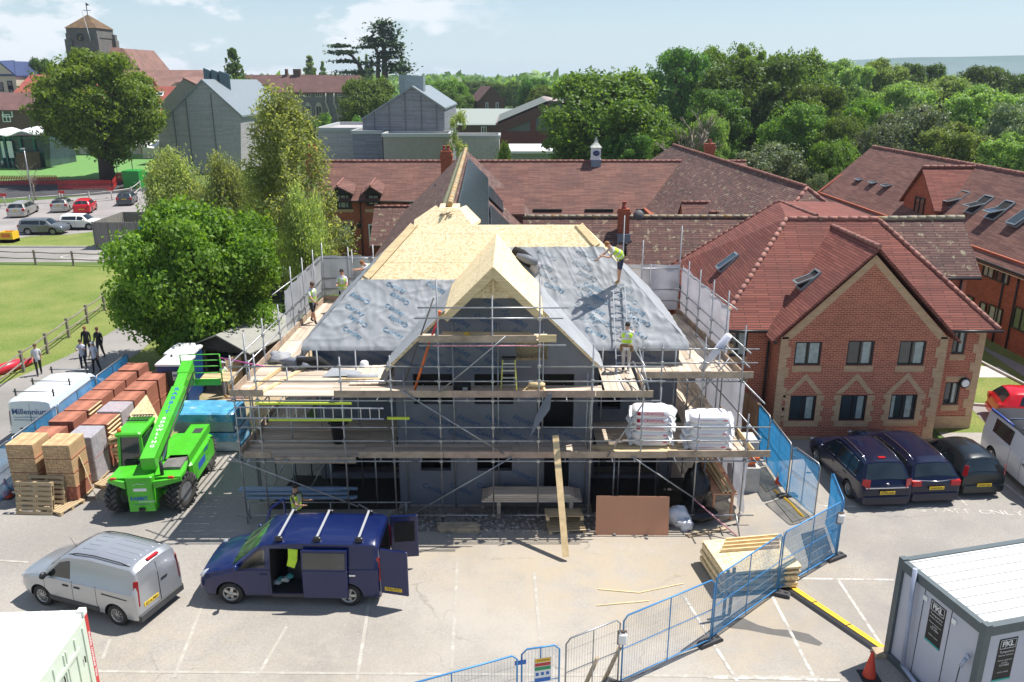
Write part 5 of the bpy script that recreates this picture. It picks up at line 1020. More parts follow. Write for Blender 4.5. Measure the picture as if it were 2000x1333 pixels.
def wr(p):
    a=MN.noise(Ve((p.x*1.7,(p.y+p.z)*.75,3.1)));b=MN.noise(Ve((p.x*.9+5,(p.y+p.z)*1.6,1.3)));c=MN.noise(p*4.2)
    k=MN.noise(Ve((p.x*.6,p.y*.6,9)));dg=MN.noise(Ve((p.x*2.3+(p.z)*1.4,p.z*.9-p.x*.7,7)))
    return .02+.62*(.055*max(0,1-abs(a)*5.5) ** 2*(.55+k)+.05*max(0,1-abs(b)*6.5) ** 2+.045*max(0,1-abs(dg)*6) ** 2+.02*c)
CT=-.57;EZ=5.25;HW=6.63;EY=26.7;PT=1.035;TD=3.4;RZ=EZ+PT*TD
def msl(x,d,off=0):return Ve((x,EY+d,EZ+PT*d))+Ve((0,-.72,.69))*off      # front slope point
H=thing('house_under_construction','house being re roofed with bare board sheathing and grey roof membrane inside the scaffold','house',(CT,28,0));
A0,A1,A2,A3=Ve((CT-HW,EY,EZ)),Ve((CT+HW,EY,EZ)),Ve((CT+HW-TD,EY+TD,RZ)),Ve((CT-HW+TD,EY+TD,RZ))
Bk=[Ve((CT-HW,33.6,EZ)),Ve((CT+HW,33.6,EZ)),Ve((CT+HW-TD,33.6-TD,RZ)),Ve((CT-HW+TD,33.6-TD,RZ))]
mb=MB();mb.slab([A0,A1,A2,A3],.16);mb.slab([A1,Bk[1],Bk[2],A2],.16);mb.slab([Bk[1],Bk[0],Bk[3],Bk[2]],.16);mb.slab([Bk[0],A0,A3,Bk[3]],.16);mb.slab([A3,A2,Bk[2],Bk[3]],.1)
a,b,c,d=Ve((-3.62,30.12,RZ)),Ve((-1.48,30.12,RZ)),Ve((-1.98,30.6,9.33)),Ve((-2.72,30.6,9.33));mb.slab([a,b,c,d],.1);mb.slab([b,(-1.2,31.3,RZ),(-1.75,31.3,9.33),c],.1);mb.slab([(-3.75,31.3,RZ),a,d,(-2.9,31.3,9.33)],.1);mb.slab([d,c,(-1.98,31.4,9.38),(-2.72,31.4,9.38)],.1)
rf=mb.build('roof_sheathing',m_osb,H)
for (p,q,s_) in ((A0,A3,1),(A1,A2,-1)):
    mb=MB();f=.54 if s_>0 else .82;a_=p.lerp(q,f);n_=Ve((0,-.72,.69))*.03
    mb.bar(a_+n_+Ve((.16*s_,0,0)),q+n_+Ve((.16*s_,0,0)),.26,.03,up=(0,-.72,.69));mb.bar(a_+n_+Ve((.31*s_,0,0)),q+n_+Ve((.31*s_,0,0)),.05,.05,up=(0,-.72,.69));mb.build('hip_board',m_pale,rf)
mb=MB();
for k in range(9):rnd=random.Random(k);p=Ve((-2.45+rnd.uniform(-.16,.16),30.42+rnd.uniform(-.05,.05),9.12+rnd.uniform(-.02,.06)));mb.ob(p,(.3,.05,.03),(rnd.uniform(-.4,.4),rnd.uniform(-.4,.4),rnd.uniform(0,3)))
solo(mb,'timber_offcuts',m_timber2,'small heap of dark timber offcuts on top of the new plywood roof','offcuts')
# wing
WY=24.15;WB=29.95;WZ=8.53;HWW=3.43
def ws(s_,k,y,off=0):return Ve((CT+s_*k,y,WZ-k))+Ve((s_*.707,0,.707))*off
mb=MB()
for s_ in (-1,1):
    q=[ws(s_,0,WY),ws(s_,0,WB+.1),ws(s_,1.52,WB-1.5),ws(s_,1.52,WY)];mb.slab(q if s_>0 else q[::-1],.12)
    q=[ws(s_,1.52,24.85),ws(s_,1.52,WB-1.5),ws(s_,3.3,EY-.02),ws(s_,HWW+.05,EY-.25),ws(s_,HWW+.05,24.85)];mb.slab(q if s_>0 else q[::-1],.12)
wr_=mb.build('wing_sheathing',m_osb,H)
mb=MB()
for s_ in (-1,1):q=[ws(s_,0,WY-.03,.02),ws(s_,1.56,WY-.03,.02),ws(s_,1.56,WY-.03,-.2),Ve((CT,WY-.03,WZ-.33))];mb.ext(q if s_<0 else q[::-1],(0,.04,0));mb.bar(ws(s_,1.3,24.3,.03),ws(s_,2.3,24.3,.03),.06,.05) if 0 else None
mb.bar((CT,24.3,WZ-.1),(CT,24.3,7.5),.06,.06);mb.build('barge_board',m_pale,wr_)
mb=MB();mb.ext([(CT-.92,24.42,7.5),(CT+.92,24.42,7.5),(CT,24.42,WZ-.14)],(0,.05,0));mb.build('gable_board',m_osb,H)
def cloth(P,nu,nv,amp=1.0,out=None):
    """P(u, v) -> base point, out = push direction;wrinkled grid"""
    vs=[]
    for j in range(nv+1):
        for i in range(nu+1):
            p=P(i/nu,j/nv);vs.append(p+out*(wr(p)*amp))
    return vs,[(j*(nu+1)+i,j*(nu+1)+i+1,(j+1)*(nu+1)+i+1,(j+1)*(nu+1)+i) for j in range(nv) for i in range(nu)]
NO=Ve((0,-.72,.69))
def prints(mb,o,ux,uy,nrows,ncols,du,dv,amp,nn,inside,size=.25,m=1,seed=0,ang=-27):
    rnd=random.Random(seed);ux=Ve(ux).normalized();uy=Ve(uy).normalized();nn=Ve(nn)
    for j in range(nrows):
        for i in range(ncols):
            p=o+ux*(i*du+(j%2)*.15)+uy*(j*dv)
            if not inside(p):continue
            fl=1 if j%2==0 else -1;a=R(ang)+rnd.uniform(-.06,.06);tx=(ux*math.cos(a)+uy*math.sin(a))*fl;ty=(uy*math.cos(a)-ux*math.sin(a))*fl
            mb.text('Centley',size,p,tx,ty,m,bold=.012,warp=(lambda q:q+nn*(wr(q)*amp+.010)))
for (x0,x1,d1,sd_,nm) in ((CT-HW,CT,1.78,1,'left'),(CT,CT+HW,2.73,2,'right')):
    def Pm(u,v,x0=x0,x1=x1,d1=d1):
        d_=-.12+(d1+.12)*v;dd=max(0,d_);a_=x0+(dd if x0<CT-1 else 0);b_=x1-(dd if x1>CT+1 else 0);return msl(a_+(b_-a_)*u,d_)+(Ve((0,0,-.07)) if v==0 else Ve((0,0,0)))
    mb=MB();vs,fs=cloth(Pm,110,46,1.0,NO);mb.add(vs,fs,0,True)
    ins=lambda p,d1=d1:(.15<p.y-EY<d1-.15) and abs(p.x-CT)<HW-(p.y-EY)-.55 and abs(p.x-CT)>3.6-(p.y-EY) 
    prints(mb,msl((CT-HW+.3) if sd_==1 else CT+.3,.3),(1,0,0),(0,.69,.72),10,9,1.4,.45,1,NO,ins,seed=sd_)
    mb.build('roof_membrane',[m_memb,m_print if sd_==1 else m_print_faint],H)
for s_ in (-1,1):   # side slopes and wing slopes
    def Ps(u,v,s_=s_):d_=1.0+1.9*v if 0 else (-.1+2.3*v);dd=max(0,d_);y0=EY+dd;y1=33.6-dd;return Ve((CT+s_*(HW-d_),y0+(y1-y0)*u,EZ+PT*d_))
    mb=MB();vs,fs=cloth(Ps,40,16,.8,Ve((s_*.72,0,.69)));mb.add(vs,fs,0,True);mb.build('side_membrane',[m_memb,m_print],H)
    def Pw(u,v,s_=s_):k=1.55+(HWW+.12-1.55)*u;yb=min(WB-k+.15,28.2);return ws(s_,k,24.78+(yb-24.78)*v)
    mb=MB();vs,fs=cloth(Pw,16,36,.45,Ve((s_*.707,0,.707)));mb.add(vs,fs,0,True)
    k0=2.6 if s_>0 else 2.7;mb.build('wing_membrane',[m_memb,m_print],H)
# walls with openings
WX0,WX1,WYW=-3.77,2.63,25.05
def hole(px0,py0,px1,py1,Y,x0):a_=AY(px0,py1,Y);b_=AY(px1,py0,Y);return (a_.x-x0,max(.05,a_.z),b_.x-x0,b_.z)
hs=[hole(1008,668,1070,704,WYW,WX0),hole(808,731,883,790,WYW,WX0),hole(927,731,1003,790,WYW,WX0),hole(1049,731,1122,838,WYW,WX0),hole(822,880,880,920,WYW,WX0),hole(932,880,1000,920,WYW,WX0),hole(1062,880,1112,968,WYW,WX0)]
ztop=5.1
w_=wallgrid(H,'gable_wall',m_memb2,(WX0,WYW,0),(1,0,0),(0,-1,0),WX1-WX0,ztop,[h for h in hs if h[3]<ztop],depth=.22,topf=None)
# upper gable part with its window opening
h=hs[0];mb=MB();ux0,ux1=WX0+h[0],WX0+h[2];Wt=lambda x:WZ-.12-abs(x-CT);tz=ztop
xs=[CT-HWW+.1,WX0,ux0-0,ux1,CT+HWW-.1]
mb.poly([(CT-3.3,WYW,tz),(ux0,WYW,tz),(ux0,WYW,Wt(ux0)),(CT,WYW,Wt(CT)),] if ux0>CT else [(CT-3.3,WYW,tz),(CT,WYW,tz),(CT,WYW,Wt(CT))])
mb.poly([(ux0,WYW,h[3]),(ux1,WYW,h[3]),(ux1,WYW,Wt(ux1)),(ux0,WYW,Wt(ux0))]);mb.poly([(ux0,WYW,tz),(ux1,WYW,tz),(ux1,WYW,h[1]),(ux0,WYW,h[1])]);mb.poly([(ux1,WYW,tz),(CT+3.3,WYW,tz),(ux1,WYW,Wt(ux1))])
for (p_,q_) in (((ux0,h[1]),(ux1,h[1])),((ux1,h[1]),(ux1,h[3])),((ux1,h[3]),(ux0,h[3])),((ux0,h[3]),(ux0,h[1]))):mb.poly([(p_[0],WYW,p_[1]),(q_[0],WYW,q_[1]),(q_[0],WYW+.25,q_[1]),(p_[0],WYW+.25,p_[1])],1)
wn=Ve((0,-1,0));pm=MB()
def okw(p):
    x,z=p.x-WX0,p.z
    if z>4.9 and abs(p.x-CT)>WZ-z-.7:return False
    return not any(g[0]-.35<x<g[2]+.35 and g[1]-.2<z<g[3]+.2 for g in hs) and WX0+.4<p.x<WX1-.3
rnd=random.Random(3)
for j in range(15):
    for i in range(8):
        p=Ve((WX0+.2+i*.92+(j%2)*.3,WYW,.6+j*.5))
        if okw(p):fl=1 if j%2==0 else -1;a_=R(-24);mb.text('Centley',.27,p+Ve((0,-.012,0)),(math.cos(a_)*fl,0,math.sin(a_)*fl),(-math.sin(a_)*fl,0,math.cos(a_)*fl),2,bold=.012)
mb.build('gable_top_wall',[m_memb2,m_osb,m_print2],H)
hm=[(.35,.25,2.9,2.1),(9.85,.15,12.2,2.15),(9.95,2.75,10.75,4.2)]
MX0,MX1=CT-6.33,CT+6.33
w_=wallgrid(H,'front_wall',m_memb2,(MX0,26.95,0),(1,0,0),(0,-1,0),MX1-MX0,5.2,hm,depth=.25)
mb=MB();
for xx in (WX0,WX1):mb.box((xx-.05,WYW+.02,0),(xx+.05,27,5.2))
for xx in (MX0,MX1):mb.box((xx-.05,26.97,0),(xx+.05,33.4,5.2))
mb.box((MX0,33.3,0),(MX1,33.4,5.2));mb.build('side_walls',m_memb2,H)
mb=MB();mb.box((MX0+.1,27.9,0),(MX1-.1,28.0,5.0));mb.box((MX0+.1,27.1,2.45),(MX1-.1,33.2,2.6));mb.box((WX0+.1,WYW+.24,2.42),(WX1-.1,27.1,2.58));mb.box((WX0+.1,26.2,0),(WX1-.1,26.3,4.9));mb.build('inner_structure',M('painted_void_shade',(.035,.033,.032),.9,0,.2),H)  # inner walls coloured near black, painting in the shade of the voids
mb=MB();mb.box((WX0+h[0],WYW+.7,h[1]-.3),(WX0+h[2]+.6,WYW+.74,h[3]+.1));mb.build('inner_board',m_osb,H)
mb=MB()
for k in range(7):mb.text('Centley',.25,(CT-6.0+k*.95+(1.9 if k>2 else 0)+(3.6 if k>2 else 0),26.93,5.0-.18),(.92,0,-.38),(.38,0,.92),0,bold=.01)
mb.build('wall_print',m_print2,w_)
mb=MB();p=AY(1020,498,28.9);mb.M=MT((0,0,0))
mb.path([AY(1003,487,29.2),AY(1018,497,29.1),AY(1035,512,28.9),AY(1042,520,28.8)],[.12,.2,.22,.16],10,0);mb.path([AY(1010,500,28.9),AY(1030,507,28.7),AY(1050,514,28.7)],[.1,.17,.12],9,1);mb.blob(AY(1046,524,28.75),(.22,.18,.28),10,2,3,.2)
solo(mb,'membrane_roll',[m_dark,m_memb2,m_sheet],'loose bundle of dark rolled membrane on the roof slope beside the plywood gable','membrane roll')
# ================================================================== scaffold
S=thing('scaffold','tube and board scaffold wrapped round the house under construction','scaffold',(CT,24,0))
FY=23.8;XR=lambda y:7.62-.085*(y-25.5);XL=lambda y:-8.72+.035*(y-23.8)
Z1,Z2,Z3=2.42,4.5,6.32
def pole(x,y,z0,z1,zs=(),m=m_galv,name='pole',plate=True,x1=None,y1=None):
    mb=MB();q=(x if x1 is None else x1,y if y1 is None else y1,z1);mb.tube((x,y,z0),q,.0265,7)
    for z in zs:mb.ob((x,y-.03,z),(.10,.11,.085));
    if plate and z0<.1:mb.box((x-.08,y-.08,0),(x+.08,y+.08,.015))
    return mb.build(name,m,S)
def rail(p,q,name='rail',m=m_galv,r=.0245):mb=MB();mb.tube(p,q,r,7);return mb.build(name,m,S)
ZS=(.34,Z1-.13,3.0,3.47,Z2-.13,5.02,5.5)
FX=[-8.68,-7.95,-5.32,-3.77,-2.26,-.60,.84,2.5,4.1,5.9,7.45]
for i,x in enumerate(FX):
    top=[5.85,5.9,5.8,5.85,8.25,7.75,8.3,6.2,5.05,3.9,3.9][i];pole(x,FY,0,top,[z for z in ZS if z<top])
for i,x in enumerate((-8.6,-6.6,-5.3,-3.95)):pole(x,26.2 if i else 25.2,0,5.2,(Z1-.13,Z2-.13))
for x in (-3.5,-1.9,-.45,1.0,2.45):pole(x,24.85,0,(4.9 if x<-3 or x>2 else 6.6),(Z1-.13,Z2-.13))
for x,y_,z_ in ((-7.4,25.0,2.3),(-6.1,24.9,2.3),(-4.6,25.0,2.3),(-7.0,27.2,2.3),(-5.9,26.6,4.3),(3.6,25.0,2.3),(4.9,25.1,4.3),(5.2,26.2,2.3),(6.5,25.0,2.3),(3.35,24.3,2.3)):pole(x,y_,0,z_)
for x in (3.1,5.6,7.1):pole(x,26.5,0,5.2,(Z1-.13,))
for x,t_ in ((4.3,5.9),(4.95,5.7),(6.35,5.9),(7.62,6.3)):pole(x,25.5,Z1 if x<7 else 0,t_,(Z2-.13,5.02,5.5))
for i,y in enumerate((25.2,27.0,28.8,30.6,32.2,33.8,35.3)):pole(XL(y),y,0,6.1 if i<3 else 7.1,(Z1-.13,Z2-.13,5.02,5.5));pole(XL(y)+1.3,y,0,5.0 if i<6 else 6.8,(Z2-.13,))
for i,y in enumerate((27.3,28.9,30.5,32.0,33.3)):pole(XR(y),y,0,7.0 if i<4 else 8.2,(Z1-.13,Z2-.13,5.02,5.5));pole(XR(y)-1.2,y,0,4.9 if i<4 else 6.6,(Z2-.13,))
pole(-7.2,35.4,0,6.9,(5.5,));pole(-6.1,35.4,0,7.0,(5.5,));pole(5.4,33.3,0,7.6,(5.5,));pole(4.6,33.4,0,8.6,());pole(2.55,38,6.0,7.3,(),plate=False)
y=FY-.05
for z,xa,xb in ((.34,-9.0,-5.4),(.34,-3.2,.1),(.34,-.8,3.9),(.34,3.4,7.9),(Z1-.13,-9.1,-3),(Z1-.13,-3.2,3),(Z1-.13,2.8,8.1),(3.0,-8.3,-3.6),(3.0,-4.0,1.4),(3.0,1.2,7.9),(3.47,-8.6,-3.5),(3.47,-3.9,1),(3.47,.9,8.15),
                  (Z2-.13,-8.9,-3.4),(Z2-.13,-3.8,1.4),(Z2-.13,1.3,4.6),(5.02,-8.0,-2.4),(5.02,-3.8,1.2),(5.02,1.0,4.75),(5.5,-8.6,-2.7),(5.5,-3.9,.6),(5.5,.9,4.7),(Z3-.13,-2.85,1.65),(7.05,-2.95,1.55),(7.38,-2.85,1.7)):rail((xa,y,z),(xb,y,z))
for z,xa,xb in ((5.02,3.9,8.1),(5.5,4.1,8.1),(Z2-.13,4.0,7.8)):rail((xa,25.45,z),(xb,25.45,z))
for z in (1.1,2.29):rail((-8.6,26.15,z),(-3.9,26.15,z));rail((2.7,26.45,z),(7.3,26.45,z))
for z in (5.02,5.5,6.4):rail((XL(24.3)-.06,24.0 if z<6 else 29,z),(XL(35.4)-.06,35.4,z));rail((XR(25.2)+.06,25.0 if z<6 else 27,z),(XR(33.4)+.06,33.4,z));rail((XL(35.4),35.35,z),(-5.6,35.35,z));rail((3.9,33.35,z),(XR(33.3),33.35,z))
for z in (2.29,4.37,3.2):rail((XR(23.9)+.06,23.5,z),(XR(33.4)+.06,33.4,z));rail((XL(24)-.06,23.7,z),(XL(35)-.06,35.4,z))
for x in (-8.4,-7.2,-5.6,-4.2,-2.9,-1.4,0.2,1.7,3.2,3.9,5.2,6.6,7.5):
    yb=24.98 if -3.8<x<2.7 else 26.85;rail((x,FY-.2,Z1-.075),(x,yb,Z1-.075),'transom')
    if x<4:rail((x,FY-.2,Z2-.075),(x,yb,Z2-.075),'transom')
for x in (4.6,5.8,7.2):rail((x,25.3,Z2-.075),(x,26.85,Z2-.075),'transom')
B=lambda x0,y0,x1,y1,dy=FY-.09:rail(AY(x0,y0,dy),AY(x1,y1,dy),'brace')
B(784,764,984,887);B(858,766,988,657);B(447,893,700,990);B(808,1004,1000,893);B(1232,891,1358,975);B(1186,893,1255,790);B(1340,800,1425,700,25.6);B(700,985,765,1020,23.9);B(1160,690,1146,900,24.4);B(640,893,590,985,26);B(560,893,520,985,26.1)
rail(AY(790,748,24.4),AY(847,582,24.4),'brace',M('dark_tube',(.10,.095,.09),.6,.3,.2));rail((4.25,23.75,4.75),(4.15,25.6,5.6),'brace');rail((4.1,23.75,5.5),(4.0,25.6,5.5));rail((4.1,23.75,5.02),(4.0,25.6,5.02))
rail(AY(1355,975,23.7),(7.3,22.6,.05),'brace',M('taped_tube',(.62,.30,.34),.5,.2,.5,14));rail((7.2,23.3,.6),(7.25,22.9,.02),'brace')
rail((-2.4,23.72,Z3-.13),(.9,23.72,Z3-.13),'rail',MATS['taped_tube'])
rail((-9.3,24.9,4.0),(-8.6,24.9,4.0),'rail',M('pink_tube',(.5,.10,.30),.5,.3,.2));rail((-9.3,24.6,5.5),(-7.6,23.7,5.52),'rail',MATS['pink_tube'])
def deck(x0,x1,y0,y1,z,along='x',skip=(),name='platform',seed=0,m=None):
    """boards 225 wide, slightly uneven"""
    rnd=random.Random(seed+int(x0*7)+int(z*11));mb=MB();t=.225
    if along=='x':
        n=int((y1-y0)/t)
        for k in range(n):
            if k in skip:continue
            xa=x0
            while xa<x1-.3:L_=rnd.choice((3.9,3.0,2.4,3.9));xb=min(x1+rnd.uniform(-.03,.06),xa+L_);dz=rnd.uniform(-.008,.008);mb.box((xa+.004,y0+k*t+.006,z-.038+dz),(xb,y0+(k+1)*t-.006,z+dz));xa=xb+.006
    else:
        n=int((x1-x0)/t)
        for k in range(n):
            if k in skip:continue
            ya=y0
            while ya<y1-.2:yb=min(y1+rnd.uniform(-.05,.05),ya+rnd.choice((3.9,2.6,3.2)));dz=rnd.uniform(-.008,.008);mb.box((x0+k*t+.006,ya+.004,z-.038+dz),(x0+(k+1)*t-.006,yb,z+dz));ya=yb+.006
    return mb.build(name,m or (m_boards if along=='x' else m_boardsY),S)
deck(-8.75,-3.9,FY+.05,26.85,Z2);deck(-3.9,2.85,FY+.05,24.95,Z2);deck(2.95,4.15,FY+.05,26.7,Z2,'y');deck(4.2,7.6,25.55,26.85,Z2);deck(-8.75,-3.9,FY+.05,26.85,Z1);deck(-3.9,2.8,FY+.05,24.95,Z1);deck(2.8,7.75,FY+.05,26.6,Z1)
deck(-8.55,-7.3,26.9,35.3,Z2-.02,'y');deck(5.95,7.25,26.9,33.2,Z2-.02,'y');deck(6.0,7.4,26.7,33.2,Z1-.02,'y');deck(-8.5,-7.3,26.9,35.2,Z1-.02,'y');deck(-2.8,1.1,23.85,24.75,Z3);deck(5.2,7.55,26.0,28.6,Z2+.03,'y',seed=4)
def toe(p,q,h=.225,name='toe_board',m=None):mb=MB();mb.bar(Ve(p)+Ve((0,0,h/2)),Ve(q)+Ve((0,0,h/2)),.038,h);return mb.build(name,m or m_toe,S)
yy=FY-.01
for (a_,b_,z,m) in ((-8.8,-7.75,Z2+.0,None),(-5.55,-1.85,Z2-.03,None),(-1.84,2.6,Z2-.03,M('weathered_board_pink',(.40,.29,.23),.8,0,.25,3,.2)),(2.62,4.4,Z2-.03,m_toe),(-8.55,-7.7,Z1-.03,None),(-7.6,-5.0,Z1-.22,None),(-4.9,-2.2,Z1-.03,None),(-2.18,1.4,Z1-.03,MATS['weathered_board_pink']),(1.42,4.95,Z1-.03,m_toe),(4.97,8.25,Z1-.0,None),(-2.85,.75,Z3-.05,m_toe)):toe((a_,yy,z),(b_,yy,z),m=m)
toe((.8,23.74,Z3-.02),(1.35,23.74,Z3-.02),m=m_pale)
toe((4.15,25.5,Z2-.03),(8.0,25.5,Z2-.03));toe((4.17,23.9,Z2),(4.17,25.5,Z2));toe((XR(25.6)+.02,25.6,Z2),(XR(33)+.02,33.2,Z2));toe((XL(24)-.02,23.9,Z2),(XL(35),35.2,Z2));toe((-8.4,35.25,Z2),(-6.2,35.25,Z2));toe((7.75,23.9,Z1),(7.55,27.5,Z1),m=m_pale);toe((-8.7,24,Z1),(-8.6,28,Z1))
def sheetq(pts,nu,nv,m,name='sheeting',amp=.05,seed=0,solid=.01):
    a_,b_,c_,d_=[Ve(p) for p in pts];n_=(b_-a_).cross(d_-a_).normalized();vs=[]
    for j in range(nv+1):
        for i in range(nu+1):
            u,v=i/nu,j/nv;p=a_.lerp(b_,u).lerp(d_.lerp(c_,u),v);k=MN.noise(p*1.5+Ve((seed,0,0)))+.6*MN.noise(p*4.5)+.7*math.sin(u*nu*.9);vs.append(p+n_*k*amp+Ve((0,0,.04*MN.noise(p*3+Ve((9,9,seed)))))  )
    mb=MB();mb.add(vs,[(j*(nu+1)+i,j*(nu+1)+i+1,(j+1)*(nu+1)+i+1,(j+1)*(nu+1)+i) for j in range(nv) for i in range(nu)],0,True);return mb.build(name,m,S)
sheetq([(XL(30)-.1,30,Z2+.2),(XL(35.3)-.1,35.3,Z2+.2),(XL(35.3)-.1,35.35,6.55),(XL(30)-.1,30,6.3)],30,10,m_sheet,seed=1);sheetq([(-8.4,35.4,Z2+.25),(-6.1,35.4,Z2+.25),(-6.1,35.4,6.5),(-8.4,35.4,6.5)],16,10,m_greysheet,seed=2)
sheetq([(4.2,33.4,Z2+.1),(7.0,33.4,Z2+.1),(7.0,33.4,6.55),(4.2,33.4,6.55)],18,10,m_sheet,seed=3);sheetq([(XR(33.3)+.12,33.3,Z2+.15),(XR(27.4)+.12,27.4,Z2+.15),(XR(27.4)+.12,27.4,6.3),(XR(33.3)+.12,33.3,6.55)],34,10,m_sheet,seed=4)
sheetq([(XR(32)+.14,32,.3),(XR(25.6)+.14,25.6,.3),(XR(25.6)+.14,25.6,4.25),(XR(32)+.14,32,4.3)],34,10,m_sheet,seed=5);sheetq([(XR(25.6)+.1,25.6,.25),(7.62,24.1,.2),(7.62,24.1,2.2),(XR(25.6)+.1,25.6,2.2)],12,10,m_sheet,seed=6,amp=.1)
# ================================================================== things on the scaffold
def ladder(p,q,wd,name,label,m,n=None,side=None,grp=None,stile=.06):
    p=Ve(p);q=Ve(q);d=q-p;u=Ve(side or (1,0,0));n=n or int(d.length/.27);t=thing(name,label,'ladder',p,0,grp)
    for s_ in (-1,1):mb=MB();mb.bar(p+u*s_*wd/2,q+u*s_*wd/2,.03,stile,up=(0,-1,1));mb.build('stile',m,t)
    for k in range(n):a_=p+d*((k+.5)/n);mb=MB();mb.tube(a_-u*wd/2,a_+u*wd/2,.016,5);mb.build('rung',m,t)
    return t
m_alu=M('aluminium',(.60,.61,.62),.35,.8,.06)
ladder((3.72,25.8,Z2),onplane(1207,556,A0,Ve((0,-PT,1)))+Ve((0,-.13,.14)),.42,'ladder','aluminium ladder lying up the membrane covered slope under the worker',m_alu)
ladder((-8.6,23.62,4.02),(-4.0,23.62,3.98),.36,'ladder','long aluminium ladder hung on its side below the upper platform',m_alu,16,side=(0,0,1))
mb=MB();mb.box((-7.6,23.58,3.75),(-5.0,23.64,3.83));mb.box((-3.9,23.58,3.8),(-3.2,23.64,3.88));mb.box((-8.0,23.66,4.27),(-5.0,23.72,4.33));solo(mb,'ladder_guard',M('lime_sleeve',(.52,.62,.06),.6,0,.1),'lime yellow sleeves tied along the ladder hung below the upper platform','sleeve')
t=thing('step_ladder','small yellow stepladder standing on the upper platform before the gable','stepladder',(-.1,24.4,Z2));m_ylad=M('yellow_stile',(.66,.62,.12),.5,0,.1)
for s_ in (-1,1):mb=MB();mb.bar((-.1+s_*.25,24.2,Z2),(-.1+s_*.19,24.45,Z2+1.0),.035,.05);mb.bar((-.1+s_*.25,24.85,Z2),(-.1+s_*.19,24.5,Z2+1.0),.03,.04);mb.build('stile',m_ylad,t)
for k in range(4):mb=MB();z=Z2+.2+k*.22;yk=24.2+.25*(.2+k*.22);mb.box((-.33+k*.015,yk-.04,z),(.13-k*.015,yk+.04,z+.03));mb.build('step',m_alu,t)
mb=MB();mb.box((-.32,24.38,Z2+1.0),(.12,24.58,Z2+1.06));mb.build('top_cap',m_black,t)
t=thing('prop','orange telescopic prop leaning against the small top platform','prop',AY(808,768,24.3));mb=MB();a_,b_=AY(808,768,24.2),AY(838,672,24.2);mb.tube(a_,b_,.042,8);mb.tube(b_,AY(855,625,24.25),.034,8,1);mb.build('tube',[m_orange,m_red],t);mb=MB();mb.ob(AY(858,612,24.25),(.1,.1,.14),(0,.3,0));mb.build('prop_head',m_orange,t)
t=thing('site_radio','black site radio box with a pale label on the upper platform','radio',(-1.55,24.2,Z2));mb=MB();mb.cbox((-1.85,24.0,Z2),(-1.3,24.3,Z2+.3),.03);mb.build('body',m_black,t);mb=MB();mb.tube((-1.8,24.15,Z2+.34),(-1.35,24.15,Z2+.34),.02,6);mb.box((-1.8,24.13,Z2+.28),(-1.77,24.17,Z2+.35));mb.box((-1.38,24.13,Z2+.28),(-1.35,24.17,Z2+.35));mb.build('handle',m_black,t);mb=MB();mb.box((-1.55,23.985,Z2+.1),(-1.4,23.998,Z2+.22));mb.build('label_plate',m_conc,t)
t=thing('bin','tall black plastic bin standing on the lower platform','bin',(-5.75,24.9,Z1));mb=MB();mb.lathe([(.19,0),(.25,.75),(.29,.76),(.29,.80),(.235,.80),(.2,.1)],(-5.75,24.9,Z1),20);mb.build('body',m_black,t);mb=MB();mb.box((-6.07,24.85,Z1+.66),(-6.0,24.95,Z1+.74));mb.box((-5.5,24.85,Z1+.66),(-5.43,24.95,Z1+.74));mb.build('handle',m_black,t)
m_pack=M('white_wrap',(.78,.78,.80),.35,0,.06,5,.5,12);m_redp=M('red_print',(.62,.03,.07),.5,0,.05);m_purp=M('purple_print',(.25,.12,.35),.5,0,.05)
def packs(x0,y0,z0,n,wd,dp,h,name,labs,grp,txt,rz=0,seed=0):
    for k in range(n):
        rnd=random.Random(seed+k);mb=MB();za=z0+k*h;dx=rnd.uniform(-.03,.03);t=thing('insulation_pack',labs[k],'insulation',(x0+wd/2,y0+dp/2,za),0,grp)
        nx=14;P_=[]
        for i in range(nx+1):
            u=i/nx;sq=1-.25*max(0,abs(u-.5)*2-.8)*5;P_.append([(x0+dx+wd*u,y0+dp*(.5+.5*a*sq),za+h*(.5+.5*b_*sq*(.98+.04*rnd.random()))) for a,b_ in ((-1,-.75),(-.96,-1),(.96,-1),(1,-.75),(1,.75),(.92,1),(-.92,1),(-1,.75))])
        mb.add(sum(P_,[]),[(i*8+a,(i+1)*8+a,(i+1)*8+(a+1)%8,i*8+(a+1)%8) for i in range(nx) for a in range(8)]+[tuple(range(8)),tuple(nx*8+i for i in range(7,-1,-1))],0,True);mb.build('wrap',m_pack,t)
        for s_,xe in ((-1,x0+dx),(1,x0+dx+wd)):
            q=MB();z_=za+h*.5;pts=[(xe,y0+.1,z_-.06),(xe+s_*.14,y0+.03+rnd.uniform(-.05,.1),z_-.13),(xe+s_*(.16+rnd.random()*.12),y0+dp*.3,z_+.02),(xe+s_*.12,y0+dp*.6,z_+.1),(xe,y0+dp*.8,z_+.05)]
            q.ext(pts if s_<0 else pts[::-1],(0,0,.012+.05*rnd.random()));q.build('wrap_tail',m_pack,t)
        if txt and k in txt:
            q=MB();yf=y0-.012;q.text('ROCKWOOL',.15,(x0+wd*.44,yf,za+h*.62),(1,0,0),(0,0,1),0,bold=.02);q.box((x0+wd*.06,yf,za+h*.42),(x0+wd*.15,yf+.006,za+h*.9));q.box((x0+wd*.42,yf,za+h*.3),(x0+wd*.9,yf+.004,za+h*.33));q.build('print',m_redp,t)
        else:
            q=MB();yf=y0-.012;q.box((x0+wd*.15,yf,za+h*.5),(x0+wd*.65,yf+.004,za+h*.53));q.box((x0+wd*.82,yf,za+h*.45),(x0+wd*.93,yf+.004,za+h*.6));q.build('print',m_redp,t)
oc=['bottom','second','third','fourth','top']
